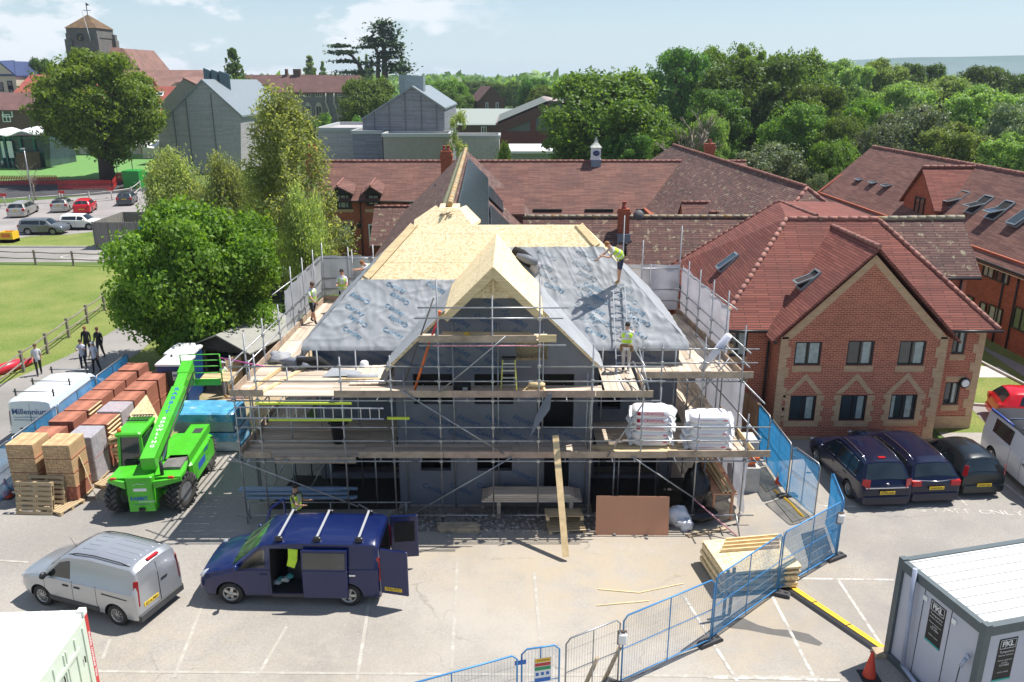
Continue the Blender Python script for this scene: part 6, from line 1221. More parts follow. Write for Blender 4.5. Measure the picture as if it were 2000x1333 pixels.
packs(3.95,24.3,Z1+.14,5,1.15,.75,.245,'p',[f'white plastic wrapped insulation pack, {o} of the stack with red lettering at the fronts' for o in ['bottom','second','middle','fourth','topmost']],'insulation packs in the left stack',(4,3,2))
packs(5.75,24.2,Z1+.02,5,1.25,.8,.235,'p',[f'white insulation pack, {o} of the plain white stack near the scaffold end' for o in ['bottom','second','middle','fourth','topmost']],'insulation packs in the right stack',(),seed=20)
mb=MB();rnd=random.Random(5)
for k in range(9):z=Z1+.005+(k // 4)*.045;y_=23.9+(k%4)*.16;mb.box((2.75+rnd.uniform(-.15,.15)+(.4 if k>6 else 0),y_,z),(5.55+rnd.uniform(-.3,.1),y_+.145,z+.042))
solo(mb,'plank_pile',m_pale,'pale planks laid flat under the insulation packs with red lettering','planks')
mb=MB();
for k in range(4):mb.box((.35+.05*k,23.95,Z2+.002+k*.045),(1.1-.03*k,24.25,Z2+.044+k*.045))
mb.blob((.75,24.1,Z2+.28),(.28,.16,.12),8,0,2,.15);solo(mb,'timber_offcuts',m_pale,'short pale offcuts piled on the front of the upper platform beside the stepladder','offcuts')
mb=MB();rnd=random.Random(9)
for k in range(5):mb.box((-5.25+k*.24,24.7,Z2+.02+.01*k),(-5.03+k*.24,26.5,Z2+.06+.01*k))
solo(mb,'plank_pile',m_boardsY,'five short boards laid crosswise on the upper platform left of the gable','planks')
for (a_,b_,wd,lb) in (((-7.9,24.1,Z2+.03),(-7.0,26.6,Z2+.03),.14,'long pale board lying from the front corner of the upper platform to the eave'),((-8.3,24.0,Z2+.09),(-7.75,26.5,Z2+.09),.05,'pale board on edge at the left side of the upper platform'),((-5.6,25.1,Z2+.06),(-4.3,25.1,Z2+.06),.09,'short pale joist lying on the upper platform near the white container lid'),((4.4,25.75,Z2+.03),(6.7,25.75,Z2+.03),.06,'thin pale board along the edge of the setback platform')):
    mb=MB();mb.bar(a_,b_,wd,.05 if wd>.1 else .12);solo(mb,'board',m_pale,lb,'board')
mb=MB();mb.blob((-7.3,26.35,Z2+.2),(.5,.3,.2),12,0,4,.25);mb.path([(-7.3,26.2,Z2+.3),(-6.6,26.4,Z2+.25),(-6.1,26.2,Z2+.08)],[.16,.2,.06],7,1);solo(mb,'membrane_offcut',[m_memb2,m_dark],'crumpled dark membrane heap at the left end of the upper platform','membrane')
mb=MB();mb.blob((-8.15,27.1,Z2+.15),(.35,.35,.18),12,0,6,.25);solo(mb,'membrane_offcut',m_memb,'crumpled silver sheet in the corner of the left walkway','membrane')
mb=MB();mb.add([(-6.3,25.5,Z2+.02),(-5.1,25.4,Z2+.1),(-5.0,26.0,Z2+.04),(-6.1,26.1,Z2+.12),(-5.7,25.7,Z2+.14)],[(0,1,4),(1,2,4),(2,3,4),(3,0,4)]);mb.path([(-5.4,25.2,Z2+.1),(-4.4,25.25,Z2+.1)],[.1,.12],9);solo(mb,'membrane_roll',m_memb,'pale grey membrane roll end lying flat on the upper platform','membrane roll')
t=thing('bucket','white plastic tub upside down at the foot of the left wall','bucket',(-5.05,26.4,Z2));mb=MB();mb.lathe([(.15,0),(.16,.06),(.14,.22),(.09,.26)],(-5.05,26.4,Z2),14);mb.build('body',m_white,t)
mb=MB();mb.tube(AY(1370,722,25.9),AY(1424,655,25.5),.12,12);solo(mb,'plastic_tube_roll',M('clear_wrap',(.58,.60,.70),.25,0,.1,5,.3),'clear plastic wrapped roll leaning against the right corner rails','roll')
mb=MB();q=[AY(1070,770,23.6),AY(1078,768,23.6),AY(1074,800,23.55),AY(1052,830,23.5),AY(1036,853,23.5),AY(1046,815,23.6),AY(1058,790,23.65)];mb.ext(q[::-1],(.0,.03,0));solo(mb,'membrane_strip',m_memb2,'torn strip of membrane hanging down from the front of the upper platform','membrane')
t=thing('bolt','x','y') if 0 else None
mb=MB();p=AY(912,638,24.2);mb.blob((p.x,24.2,Z3+.08),(.1,.08,.07),10,0,1,.1);solo(mb,'glove',m_yellow,'yellow glove lying on the small top platform','glove')
mb=MB();rnd=random.Random(2)
for k in range(5):mb.bar((-2.5+rnd.uniform(0,.5),24.0+k*.12,Z3+.02+.01*k),(rnd.uniform(.1,.9),24.05+k*.1,Z3+.05),.1,.03)
solo(mb,'plank_pile',m_pale,'loose pale battens on the small top platform','planks')
mb=MB();
for k in range(4):mb.box((-1.0+.1*k,24.1,.62+k*.075),(2.3-.12*k,24.95-k*.1,.685+k*.075))
for x in (-.5,1.9):mb.box((x,24.1,0),(x+.12,24.9,.61))
solo(mb,'plank_pile',m_boards,'dark stack of scaffold boards on bearers in front of the gable doorway','planks')
mb=MB();rnd=random.Random(8);
for k in range(10):y_=23.95+rnd.uniform(0,.5);z=.75+rnd.uniform(0,.42);mb.path([(-8.6+rnd.uniform(-.4,.2),y_,z),(-5.4+rnd.uniform(-.4,.3),y_,z)],.06,6)
solo(mb,'guttering_bundle',M('blue_wrap',(.16,.24,.34),.3,0,.15,3),'bundle of blue wrapped lengths on low bearers under the left scaffold','bundle');mb=MB();mb.tube((-8.8,24.1,.62),(-3.3,24.1,.62),.0245,6);[mb.tube((x,24.1,0),(x,24.1,.62),.0245,6) for x in (-8.7,-6.0,-3.5)];solo(mb,'low_trestle',m_galv,'low tube trestle carrying the blue wrapped bundle','trestle')
mb=MB();a_,b_=G(1105,1094,.05),AY(1085,851,23.65);mb.bar(a_+Ve((0,0,.1)),b_,.2,.08,up=(0,-1,0));solo(mb,'leaning_plank',m_timber,'long timber plank leaning from the ground onto the lower platform','plank')
mb=MB();a_=G(1163,1046);mb.add([(a_.x,a_.y,.02),(a_.x+2.33,a_.y-.03,.02),(a_.x+2.36,a_.y+.3,1.22),(a_.x+.02,a_.y+.3,1.25),(a_.x,a_.y+.02,.02),(a_.x+2.33,a_.y-.01,.02),(a_.x+2.36,a_.y+.32,1.22),(a_.x+.02,a_.y+.32,1.25)],[(0,1,2,3),(7,6,5,4),(0,4,5,1),(1,5,6,2),(2,6,7,3),(3,7,4,0)]);solo(mb,'plywood_sheet',M('salmon_board',(.56,.275,.16),.6,0,.06,1),'smooth salmon brown board leaning on the front of the scaffold','board')
m_pallet=islandmat('pallet_wood',(.46,.35,.21),.22)
def pallet(c,rz=0,rx=0,label='',grp=None,wd=1.2,dp=1.0,m=None,up=False,cat='pallet'):
    t=thing('pallet',label,cat,c,rz,grp);local(t);X=MR(rx,4,'X') @ MT((0,dp/2 if rx>1 else 0,0))
    for k in range(7):mb=MB();mb.M=X;y_=-dp/2+k*(dp-.1)/6;mb.box((-wd/2,y_,.122),(wd/2,y_+.1,.144));mb.build('top_slat',m or m_pallet,t)
    mb=MB();mb.M=X
    for x in (-wd/2,-.05,wd/2-.1):
        mb.box((x,-dp/2,.1),(x+.1,dp/2,.12));mb.box((x,-dp/2,0),(x+.1,dp/2,.02))
        for y_ in (-dp/2,-.06,dp/2-.12):mb.box((x,y_,.021),(x+.1,y_+.12,.099))
    mb.build('bearers',m or m_pallet,t);return t
p=G(1105,1040);pallet((p.x,p.y+.35,0),.1,0,'grey pallet lying under the leaning plank, lower of two');pallet((p.x-.05,p.y+.4,.35),.02,-.25,'grey pallet tilted on top of the one under the leaning plank')
m_rubble=M('rubble',(.34,.31,.28),.95,0,.5,9,1,20);mb=MB();rnd=random.Random(12)
for k in range(620):x=rnd.uniform(-4.2,4.6);y_=rnd.gauss(23.85,.38);s_=rnd.uniform(.02,.085);mb.blob((x,y_,s_*.4),(s_,s_*rnd.uniform(.6,1.2),s_*.7),5,0,k,.2)
o=mb.build('rubble',m_rubble);tag(o,'broken stone rubble scattered along the foot of the scaffold','rubble',kind='stuff')
def woodpile(c,n,L_,label,rz=0,m=None,w_=.1,h_=.05,seed=0,name='timber_pile'):
    mb=MB();rnd=random.Random(seed);mb.M=MT(c) @ MR(rz,4,'Z')
    for k in range(n):x=rnd.uniform(-.1,.1);y_=(k%4)*(w_+.01)-.2;z=(k // 4)*(h_+.004);mb.box((-L_/2+x,y_,z),(L_/2+x,y_+w_,z+h_))
    mb.M=None;return solo(mb,name,m or m_pale,label,'timber',base=c,rz=rz)
p=G(895,1036);woodpile(Ve((p.x,p.y,.02)),8,1.3,'small pile of treated timbers on the rubble left of the leaning plank',0,m_timber2,.1,.07)
p=G(1373,1039);woodpile(Ve((p.x,p.y,.02)),2,1.4,'two battens on the ground by the black sheeted corner',.35,m_timber2)
t=thing('rubbish_bag','pale plastic rubbish heap beside the salmon brown board','rubbish',G(1325,1032));mb=MB();p=G(1325,1032);mb.blob((p.x,p.y+.3,.28),(.45,.35,.32),14,0,4,.16);mb.blob((p.x+.2,p.y,.15),(.3,.25,.2),12,0,7,.2);mb.build('bag',m_pack,t)
mb=MB();mb.blob((6.2,24.6,.8),(.45,.5,.85),16,0,11,.16);mb.blob((6.0,24.1,.25),(.8,.5,.28),14,0,3,.15);solo(mb,'black_sheeting',M('black_polythene',(.012,.012,.013),.25,0,.2,4,.6,9),'black polythene heap under the right end of the scaffold','sheeting')
mb=MB();mb.box((6.55,23.9,1.0),(7.35,26.4,1.05));[mb.box((x,y_,0),(x+.08,y_+.08,1.0)) for x in (6.6,7.2) for y_ in (24,26.2)];solo(mb,'work_table',MATS['salmon_board'],'long salmon board bench under the right end of the scaffold','bench')
mb=MB();rnd=random.Random(3);[mb.bar((6.9+k*.07,23.9,1.09+(k%2)*.05),(6.7+k*.09,26.6,1.09+(k%2)*.05),.06,.045) for k in range(5)];solo(mb,'timber_pile',m_pale,'bundle of battens lying on the long salmon bench','timber')
# plywood stack inside the blue fence, with joists
P0_=G(1430,1120);t0=Ve((6.55,19.6,0));rs=random.Random(4);mb_c=None
for k in range(9):
    mb=MB();z=.1+k*.075;mb.M=MT((6.95+rs.uniform(-.04,.04)-.0,20.9+rs.uniform(-.05,.05),z)) @ MR(.14+rs.uniform(-.02,.02),4,'Z');mb.box((-1.15,-.85,0),(1.15,.85,.055));mb.M=None
    solo(mb,'plywood_sheet',m_osb,['bottom board','second board from the ground','third board from the ground','fourth board from the ground','middle board','fourth board from the top','third board from the top','second board from the top','top board'][k]+' of the plywood stack inside the blue fence corner','board','plywood sheets in the corner stack')
mb=MB();[mb.bar((6.1+.1*k,21.1+k*.2-.2,.80),(7.9+.05*k,21.35+k*.2-.2,.80),.05,.11) for k in range(4)];solo(mb,'timber_pile',m_pale,'four joists lying loose on top of the plywood stack','timber')
for (a_,b_,lb) in (((1168,1151),(1248,1158),'straight thin lath on the tarmac, left of three'),((1248,1158),(1335,1140),'thin lath pointing at the plywood stack'),((1166,1183),(1267,1174),'thin lath nearest the fence on the sandy tarmac')):mb=MB();mb.bar(G(*a_,.03),G(*b_,.03),.035,.02);solo(mb,'lath',m_pale,lb,'lath')
# ================================================================== vehicles
import bmesh
def fixn(o):
    bm=bmesh.new();bm.from_mesh(o.data);bmesh.ops.remove_doubles(bm,verts=bm.verts,dist=1e-5);bmesh.ops.recalc_face_normals(bm,faces=bm.faces);bm.to_mesh(o.data);bm.free()
def paint(name,col,metal=.3,rough=.28):return M(name,col,rough,metal,.04,.6,coat=.45,spec=.4)
m_plate=M('yellow_plate',(.72,.50,.03),.4,0,0);m_redlens=M('red_lens',(.45,.015,.02),.15,0,.1,6);m_clear=M('clear_lens',(.6,.62,.65),.08,.5,.1,6);m_ink=M('ink',(.01,.01,.01),.6,0,0)
m_glassc=M('car_glass',(.018,.026,.028),.05,0,.5,1.1,spec=1.0);m_rim=M('alloy_rim',(.42,.43,.44),.3,.8,.05);m_trim=M('grey_trim',(.045,.047,.05),.6,0,.1)
def wheel(t,c,r,wd,s,style=5,mr=None):
    """tyre > rim;axle along local y, outer face on side s"""
    x,y,z=c;mb=MB();X=MT((x,y,z)) @ MR(R(-90)*s,4,'X');mb.M=X;h=wd/2
    mb.lathe([(r*.62,-h),(r*.93,-h),(r,-h*.7),(r,h*.7),(r*.93,h),(r*.66,h),(r*.62,h*.6)],n=28);tw=mb.build('wheel',m_rubber,t);mb=MB();mb.M=X
    mb.lathe([(.02,h*.1),(r*.62,h*.15)],n=20)
    q=MB();q.M=X;q.lathe([(r*.64,h*.2),(r*.66,h*.9),(r*.57,h*.95),(r*.56,h*.3)],n=28)
    for k in range(style):a=2*PI*k/style;q.bar((r*.1*math.cos(a),r*.1*math.sin(a),h*.8),(r*.6*math.cos(a),r*.6*math.sin(a),h*.75),r*(.24 if style<7 else .1),h*.3,up=(0,0,1))
    q.lathe([(r*.18,h*.5),(r*.17,h*.95),(.01,h*.98)],n=12);q.build('rim',mr or m_rim,tw);mb.build('hub_shade',m_dark,tw)
def vehicle(name,label,cat,loc,rz,sp):
    """x forward from the rear? no: x = 0 is the nose, x = L the tail;heading is -x in local space turned by rz + 180"""
    t=local(thing(name,label,cat,loc,rz,sp.get('group')));L,W,Hh=sp['L'],sp['W'],sp['H'];top=sp['top'];zb=sp.get('zb',.22);bz=sp['belt'];ins=sp.get('inset',.2);cr=sp.get('crown',.05)
    ip=lambda P,x:next((a[1]+(b[1]-a[1])*(x-a[0])/max(1e-6,b[0]-a[0]) for a,b in zip(P,P[1:]) if x <= b[0]),P[-1][1]) if x >= P[0][0] else P[0][1]
    zt=lambda x:ip(top,x);zbelt=lambda x:min(ip(bz,x),zt(x)-.035)
    rf,rr=sp.get('rf',.55),sp.get('rr',.22)
    def w(x):
        k=1.0
        if x<rf:k=.80+.20*math.sqrt(max(0,1-((rf-x)/rf) ** 2))
        if x>L-rr:k=.90+.10*math.sqrt(max(0,1-((x-L+rr)/rr) ** 2))
        return W/2*k
    def ring(x):
        W_=w(x);Z=zt(x);B_=zbelt(x);f=max(0,min(1,(Z-B_)/max(.05,Hh-ip(bz,x))));wr_=W_-.045-(ins-.045)*f;lo=zb+(.14 if x<.12 else 0)+sp.get('tail_up',.0)*(x>L-.2)
        return [(0,lo),(W_*.9,lo),(W_*.985,lo+.1),(W_,(lo+B_)*.5),(W_*.985,B_-.02),(W_*.965,B_),(wr_+.01,Z-.06*min(1,f*4+.3)),(wr_-.07,Z-.005),(wr_*.5,Z+cr*.75),(0,Z+cr)]
    xs=sorted({0.0,L} | {p[0] for p in top} | {rf*.12,rf*.35,rf*.7} | {L-rr*.15,L-rr*.5,L-rr} | {L*k/12 for k in range(1,12)});xs=[x for i,x in enumerate(xs) if i==0 or x-xs[i-1]>.012]
    mb=MB();n=0;vs=[]
    for x in xs:
        r_=ring(x);full=[(x-L/2,y,z) for y,z in r_]+[(x-L/2,-y,z) for y,z in r_[-2:0:-1]];n=len(full);vs+=full
    fs=[(i*n+k,i*n+(k+1)%n,(i+1)*n+(k+1)%n,(i+1)*n+k) for i in range(len(xs)-1) for k in range(n)]+[tuple(range(n-1,-1,-1)),tuple((len(xs)-1)*n+k for k in range(n))]
    mb.add(vs,fs,0,True);zlow=sp.get('dark_below',0)
    if zlow:
        for i,f in enumerate(mb.f):
            if len(f)==4 and sum(mb.v[k].z for k in f)/4<zlow:mb.m[i]=1
    if sp.get('roofmat'):
        for i,f in enumerate(mb.f):
            if len(f)==4 and min(mb.v[k].z for k in f)>Hh-.1:mb.m[i]=2
    body=mb.build('body',[sp['paint'],m_trim,sp.get('roofmat') or m_black,m_dark],t)
    wr_r=sp.get('wr',.33);ax=sp['axles'];cuts=[]
    fixn(body)
    def cutter(q):o=q.build('cut',m_dark);fixn(o);o.parent=t;cuts.append(o);md=body.modifiers.new('b','BOOLEAN');md.operation='DIFFERENCE';md.solver='EXACT';md.object=o;md.material_mode='TRANSFER'
    for x in ax:
        for s in (-1,1):q=MB();q.tube((x-L/2,s*(W/2-.27),wr_r),(x-L/2,s*(W/2+.2),wr_r),wr_r+.065,24);cutter(q)
    for (a,b) in sp.get('cuts',()):q=MB();q.box(a,b);cutter(q)
    smooth_eval(body)
    for o in cuts:me=o.data;bpy.data.objects.remove(o);bpy.data.meshes.remove(me)
    es=body.modifiers.new('e','EDGE_SPLIT');es.split_angle=R(32)
    for x in ax:
        for s in (-1,1):wheel(t,(x-L/2,s*(W/2-.125),wr_r),wr_r,.21,s,sp.get('spokes',5))
    def S(x,v,s=1,off=.007):r_=ring(x);a,b=r_[5],r_[6];nx=Ve((0,b[1]-a[1],a[0]-b[0])).normalized();return Ve((x-L/2,s*(a[0]+(b[0]-a[0])*v+nx.y*off),a[1]+(b[1]-a[1])*v+nx.z*off))
    for (xa,xb,xc,xd,*sd) in sp.get('side',()):   # bottom xa..xb, top xc..xd
        for s in (sd[0] if sd else (-1,1)):
            q=MB();N_=6;bt=[S(xa+(xb-xa)*i/N_,.10,s) for i in range(N_+1)];tp=[S(xc+(xd-xc)*i/N_,.86,s) for i in range(N_+1)]
            q.add(bt+tp,[((i,i+1,N_+2+i,N_+1+i) if s>0 else (i+1,i,N_+1+i,N_+2+i)) for i in range(N_)],0,True);q.build('side_window',sp.get('glass',m_glassc),t)
            if sp.get('chrome'):q=MB();q.path(bt,.009,4);q.path(tp,.007,4);q.build('window_trim',m_chrome,t)
    def Tp(x,f):r_=ring(x);wv=r_[7][0];return Ve((x-L/2,f*wv*.96,r_[7][1]+(r_[9][1]-r_[7][1])*(1-abs(f) ** 1.6)))
    for (xa,xb,nm) in sp.get('screens',()):
        q=MB();g=[[Tp(xa+(xb-xa)*j/5,-1+2*i/6) for i in range(7)] for j in range(6)];nn=(g[5][3]-g[0][3]).cross(g[0][6]-g[0][0]).normalized();nn=nn if nn.z>0 else -nn
        q.add([p+nn*.012 for r_ in g for p in r_],[(j*7+i,j*7+i+1,(j+1)*7+i+1,(j+1)*7+i) for j in range(5) for i in range(6)],0,True);ws_=q.build(nm,sp.get('screen_glass',m_glassc),t)
        if nm=='windscreen':q=MB();q.bar(g[0][1]+nn*.03,g[0][3]+nn*.03+Ve((.25,0,.1)),.015,.015);q.bar(g[0][4]+nn*.03,g[0][5]+nn*.03+Ve((.3,0,.12)),.015,.015);q.build('wiper',m_black,ws_)
    hz=sp.get('head',(.62,.80));
    for s in (-1,1):
        q=MB();x0=.12;y0=w(.14)-.16;q.M=MT((x0-L/2+.04,s*y0,sum(hz)/2)) @ MR(s*R(38),4,'Z') @ MR(R(18),4,'Y');q.blob((.02,s*-.02,0),(.075,.19,(hz[1]-hz[0])*.55),14,amp=0);q.build('headlight',m_clear,t)
        tl=sp['tail'];q=MB();yy=w(L-.05);a,b,c_=tl[0],tl[1],tl[2];k=(Hh-.25-sum(tl[:2])/2);yr=min(yy,ring(L-.06)[4][0])-.01
        if b>ip(bz,L)+.1:q.ext([(L/2-.10,s*(yr+.012),a),(L/2+.02,s*(yr-c_),a),(L/2+.02,s*(yr-c_-(b-a)*.06),b),(L/2-.08,s*(yr-(b-a)*.12+.02),b)],(.008,s*.01,0))
        else:q.cbox((L/2-.22,min(s*(yr-c_),s*(yr+.012)),a),(L/2+.018,max(s*(yr-c_),s*(yr+.012)),b),.025)
        q.build('tail_light',m_redlens,t)
        if 'mirror' in sp:
            mx,mz=sp['mirror'];q=MB();yy=ring(mx)[5][0];q.blob((mx-L/2,s*(yy+.13),mz),(.07,.11,.10 if Hh>1.7 else .075),10,amp=0);q.bar((mx-L/2,s*(yy-.02),mz-.05),(mx-L/2,s*(yy+.1),mz-.03),.05,.04);q.build('door_mirror',sp.get('mirmat',sp['paint']),t)
        for hx in sp.get('handles',()):q=MB();hzv=zbelt(hx)-.14;yy=ring(hx)[3][0];q.cbox((hx-L/2-.10,s*yy-.012,hzv-.02),(hx-L/2+.10,s*yy+.012,hzv+.02),.008);q.build('door_handle',sp.get('hmat',sp['paint']),t)
        q=MB()
        for gx in sp.get('gaps',()):
            pts=[]
            for zz in (zb+.12,(zb+zbelt(gx))*.5,zbelt(gx)-.03):
                r_=ring(gx);yy=W/2*.985 if zz != (zb+zbelt(gx))*.5 else r_[3][0];pts.append(Ve((gx-L/2,s*(yy*(w(gx)/(W/2))-.004),zz)))
            pts.append(S(gx,.02,s,0));q.path(pts,.009,4)
        if sp.get('gaps'):q.build('door_gap',m_black,t)
        if 'rails' in sp:xa,xb=sp['rails'];q=MB();q.path([(x-L/2,s*(ring(x)[7][0]-.02),ring(x)[7][1]+.045*(1 if i in range(1,7) else 0)) for i,x in enumerate([xa+(xb-xa)*k/7 for k in range(8)])],.016,5);q.build('roof_rail',sp.get('railmat',m_chrome),t)
        if sp.get('sill'):xa,xb,za,zc=sp['sill'];q=MB();q.cbox((xa-L/2,s*(W/2*.99)-.02,za),(xb-L/2,s*(W/2*.99)+.018,zc),.02);q.build('side_moulding',m_trim,t)
    if sp.get('plate'):
        txt,px_,pz,py_=sp['plate'];q=MB();q.box((px_,py_-.26,pz-.056),(px_+.012,py_+.26,pz+.056));pl=q.build('number_plate',m_plate,t);q=MB();q.text(txt,.10,(px_+.016,py_,pz),(0,1,0),(0,0,1),0,bold=.01);q.build('plate_lettering',m_ink,pl)
    if sp.get('bumper'):za,zc=sp['bumper'];q=MB();q.cbox((L/2-.1,-w(L-.05)+.04,za),(L/2+.05,w(L-.05)-.04,zc),.03);q.build('rear_bumper',sp.get('bmat',sp['paint']),t)
    if sp.get('grille'):q=MB();q.box((-L/2-.008,-.42,hz[0]-.12),(-L/2+.03,.42,hz[0]+.03));q.box((-L/2-.01,-.5,zb+.16),(-L/2+.03,.5,zb+.24));q.build('grille',m_black,t)
    t['_L']=0;del t['_L'];return t,S,ring
# --- blue van, doors open
p_blue=paint('deep_blue_paint',(.002,.011,.08),.05);L=5.05
bluev,S_,ring_=vehicle('van','dark blue crew van with side door and rear doors open and three silver roof bars','van',(-6.13,20.38,0),R(-1.5),dict(L=L,W=1.98,H=1.95,paint=p_blue,top=[(0,.72),(.08,.92),(.5,1.08),(1.0,1.2),(1.75,1.82),(2.05,1.9),(2.8,1.94),(L-.15,1.92),(L-.03,1.84),(L,1.5)],belt=[(0,.7),(.6,1.0),(1.2,1.12),(L,1.2)],inset=.17,zb=.24,axles=(.88,4.17),wr=.345,
    side=((1.15,1.9,1.65,1.9),),screens=((.98,1.78,'windscreen'),),head=(.78,1.0),tail=(.8,1.5,.07),mirror=(1.15,1.25),handles=(1.85,),gaps=(1.05,1.98),plate=None,grille=True,dark_below=.34,cuts=((((2.05-L/2),-1.3,.42),((2.98-L/2),-.1,1.74)),((2.0-L/2,-.82,.43),(L/2-.06,.82,1.72)),((L/2-.3,-.76,.44),(L/2+.2,.76,1.70))),rr=.15,
    screen_glass=M('green_reflecting_glass',(.06,.14,.05),.05,0,.7,2.0,spec=1)))
def vloc(t,name,mb,m,par=None):return mb.build(name,m,par or t)
q=MB();x0,x1=2.95-L/2,4.2-L/2;y=-1.075;q.cbox((x0,y-.03,.36),(x1,y+.03,1.22),.02);q.ext([(x0,y-.03,1.22),(x1,y-.03,1.22),(x1,y+.07,1.78),(x0,y+.07,1.78)][::-1],(0,.05,0));sdoor=q.build('sliding_door',p_blue,bluev);q=MB();q.ext([(x0+.05,y-.028,1.27),(x1-.05,y-.028,1.27),(x1-.05,y+.057,1.72),(x0+.05,y+.057,1.72)][::-1],(0,.0,0.0)) if 0 else q.poly([(x0+.05,y-.036,1.27),(x1-.05,y-.036,1.27),(x1-.05,y+.045,1.72),(x0+.05,y+.045,1.72)]);q.build('door_window',m_glassc,sdoor);q=MB();q.cbox((x1+.02,-1.02,1.0),(x1+.2,-.97,1.05),.01);q.build('door_rail',m_chrome,sdoor)
q=MB();q.box((2.05-L/2,-1.0,.3),(3.0-L/2,-.8,.4));q.build('step',m_trim,bluev)
for k,(nm,xo,yo,an) in enumerate((('near',L/2+.02,-.86,-12),('far',L/2+.02,.86,8))):
    q=MB();a=R(an);q.M=MT((xo,yo,0)) @ MR(a,4,'Z');q.cbox((0,-.035,.42),(.80,.035,1.80),.02);dr=q.build('rear_door',p_blue,bluev)
    q=MB();q.M=MT((xo,yo,0)) @ MR(a,4,'Z')
    if k==0:q.box((.12,-.045,.52),(.62,-.036,.63));pl=q.build('number_plate',m_plate,dr);q=MB();q.M=MT((xo,yo,0)) @ MR(a,4,'Z');q.text('PF66 PCU',.10,(.37,-.047,.575),(1,0,0),(0,0,1),0,bold=.01);q.build('plate_lettering',m_ink,pl)
    else:q.box((.1,-.05,.95),(.7,-.036,1.6));q.build('door_lining',m_dark,dr)
for k,x in enumerate((2.3,3.35,4.5)):
    q=MB();q.bar((x-L/2,-.72,2.04),(x-L/2,.72,2.04),.06,.03);rb=q.build('roof_bar',M('silver_bar',(.45,.46,.48),.4,.2,.04),bluev)
    for s in (-1,1):q=MB();q.cbox((x-L/2-.1,s*.74-.05,1.93),(x-L/2+.1,s*.74+.05,2.05),.02);q.build('bar_foot',m_black,rb)
q=MB();q.M=MT((1.2-L/2,.97,0)) @ MR(R(62),4,'Z');q.cbox((0,-.03,.35),(1.0,.03,1.12),.02);fd=q.build('front_door',p_blue,bluev);q=MB();q.M=MT((1.2-L/2,.97,0)) @ MR(R(62),4,'Z');[q.bar(a_,b_,.05,.05) for a_,b_ in (((.05,0,1.1),(.45,0,1.72)),((.45,0,1.72),(.98,0,1.76)),((.98,0,1.76),(.98,0,1.1)))];q.build('window_frame',p_blue,fd)
m_hv=M('hi_vis_yellow',(.48,.72,.03),.6,0,.1,8);m_hvo=M('hi_vis_green',(.42,.66,.08),.6,0,.1,8);m_refl=M('reflective_strip',(.55,.57,.56),.3,.3,.05)
q=MB();q.cbox((2.3-L/2,-.3,.43),(2.8-L/2,.6,1.0),.06);q.cbox((2.75-L/2,-.3,.9),(2.88-L/2,.6,1.6),.05);q.build('rear_seat',M('seat_cloth',(.03,.035,.04),.9,0,.2),bluev)
q=MB();q.add([(-.05,-.78,1.72),(.22,-.80,1.70),(.2,-.86,1.4),(.1,-.84,1.15),(-.12,-.8,1.2),(-.05,-.84,1.45)],[(0,1,2,5),(5,2,3,4)]);c_=q.build('hanging_vest',m_hv,bluev);s_=c_.modifiers.new('s','SOLIDIFY');s_.thickness=.03;smooth_eval(c_);c_.location=(.08,-.02,0)
q=MB();[q.blob((-.45+.12*k,-.6+.08*(k%2),.5+.05*k),(.12,.09,.07),8,k%2,k,.3) for k in range(4)];q.build('clutter',[M('pale_cloth',(.4,.45,.45),.9,0,.3,9),M('teal_cloth',(.05,.3,.28),.9,0,.2)],bluev)
# --- silver van
p_sil=paint('silver_paint',(.44,.46,.49),.6,.32);L=4.14
sv,S_,ring_=vehicle('van','silver compact panel van with black roof rails parked beside the blue crew van','van',(-11.5,19.78,0),R(160.4+180),dict(L=L,W=1.76,H=1.78,paint=p_sil,top=[(0,.7),(.06,.86),(.45,.98),(.95,1.1),(1.55,1.62),(1.8,1.72),(2.6,1.79),(L-.2,1.76),(L-.06,1.66),(L,1.3)],belt=[(0,.68),(.6,.95),(1.1,1.02),(L,1.1)],inset=.2,zb=.22,axles=(.78,3.40),wr=.32,spokes=12,
    side=((1.05,1.92,1.5,1.9),),screens=((.93,1.6,'windscreen'),),head=(.7,.88),tail=(.72,1.45,.1),mirror=(1.12,1.12),mirmat=m_black,handles=(1.75,2.15),hmat=m_black,gaps=(.98,1.98,2.8),rails=(1.75,3.85),railmat=m_black,sill=(1.1,2.85,.34,.48),bumper=(.26,.46),bmat=m_trim,plate=('GY16 PBX',L/2+.002,.66,-.34),grille=True,dark_below=.3,rr=.15))
q=MB();
for k in range(6):q.path([(x-L/2,(-.55+k*.22) ,ring_(x)[8][1]+(ring_(x)[9][1]-ring_(x)[8][1])*(1-abs(-.55+k*.22)/.4)*(abs(-.55+k*.22)<.4)-.002-.03*(abs(-.55+k*.22)>.4)) for x in (2.0,2.4,2.8,3.3,3.6,3.85)],.009,4)
q.build('roof_rib',p_sil,sv);q=MB();q.path([(L/2+.006,.0,.4),(L/2+.006,.0,1.25),(L/2-.04,0,1.62)],.008,4);q.box((L/2-.005,.08,1.02),(L/2+.02,.3,1.07));q.build('rear_door_gap',m_black,sv);q=MB();q.cbox((L/2-.16,-.2,1.76),(L/2-.06,.2,1.80),.01);q.build('brake_light',m_redlens,sv);q=MB();q.tube((1.75-L/2,-.3,1.72),(1.55-L/2,-.3,2.0),.006,4);q.build('aerial',m_black,sv);q=MB();q.bar((3.0-L/2,-.882,.92),(3.85-L/2,-.876,.90),.012,.02);q.build('slide_rail',m_black,sv)
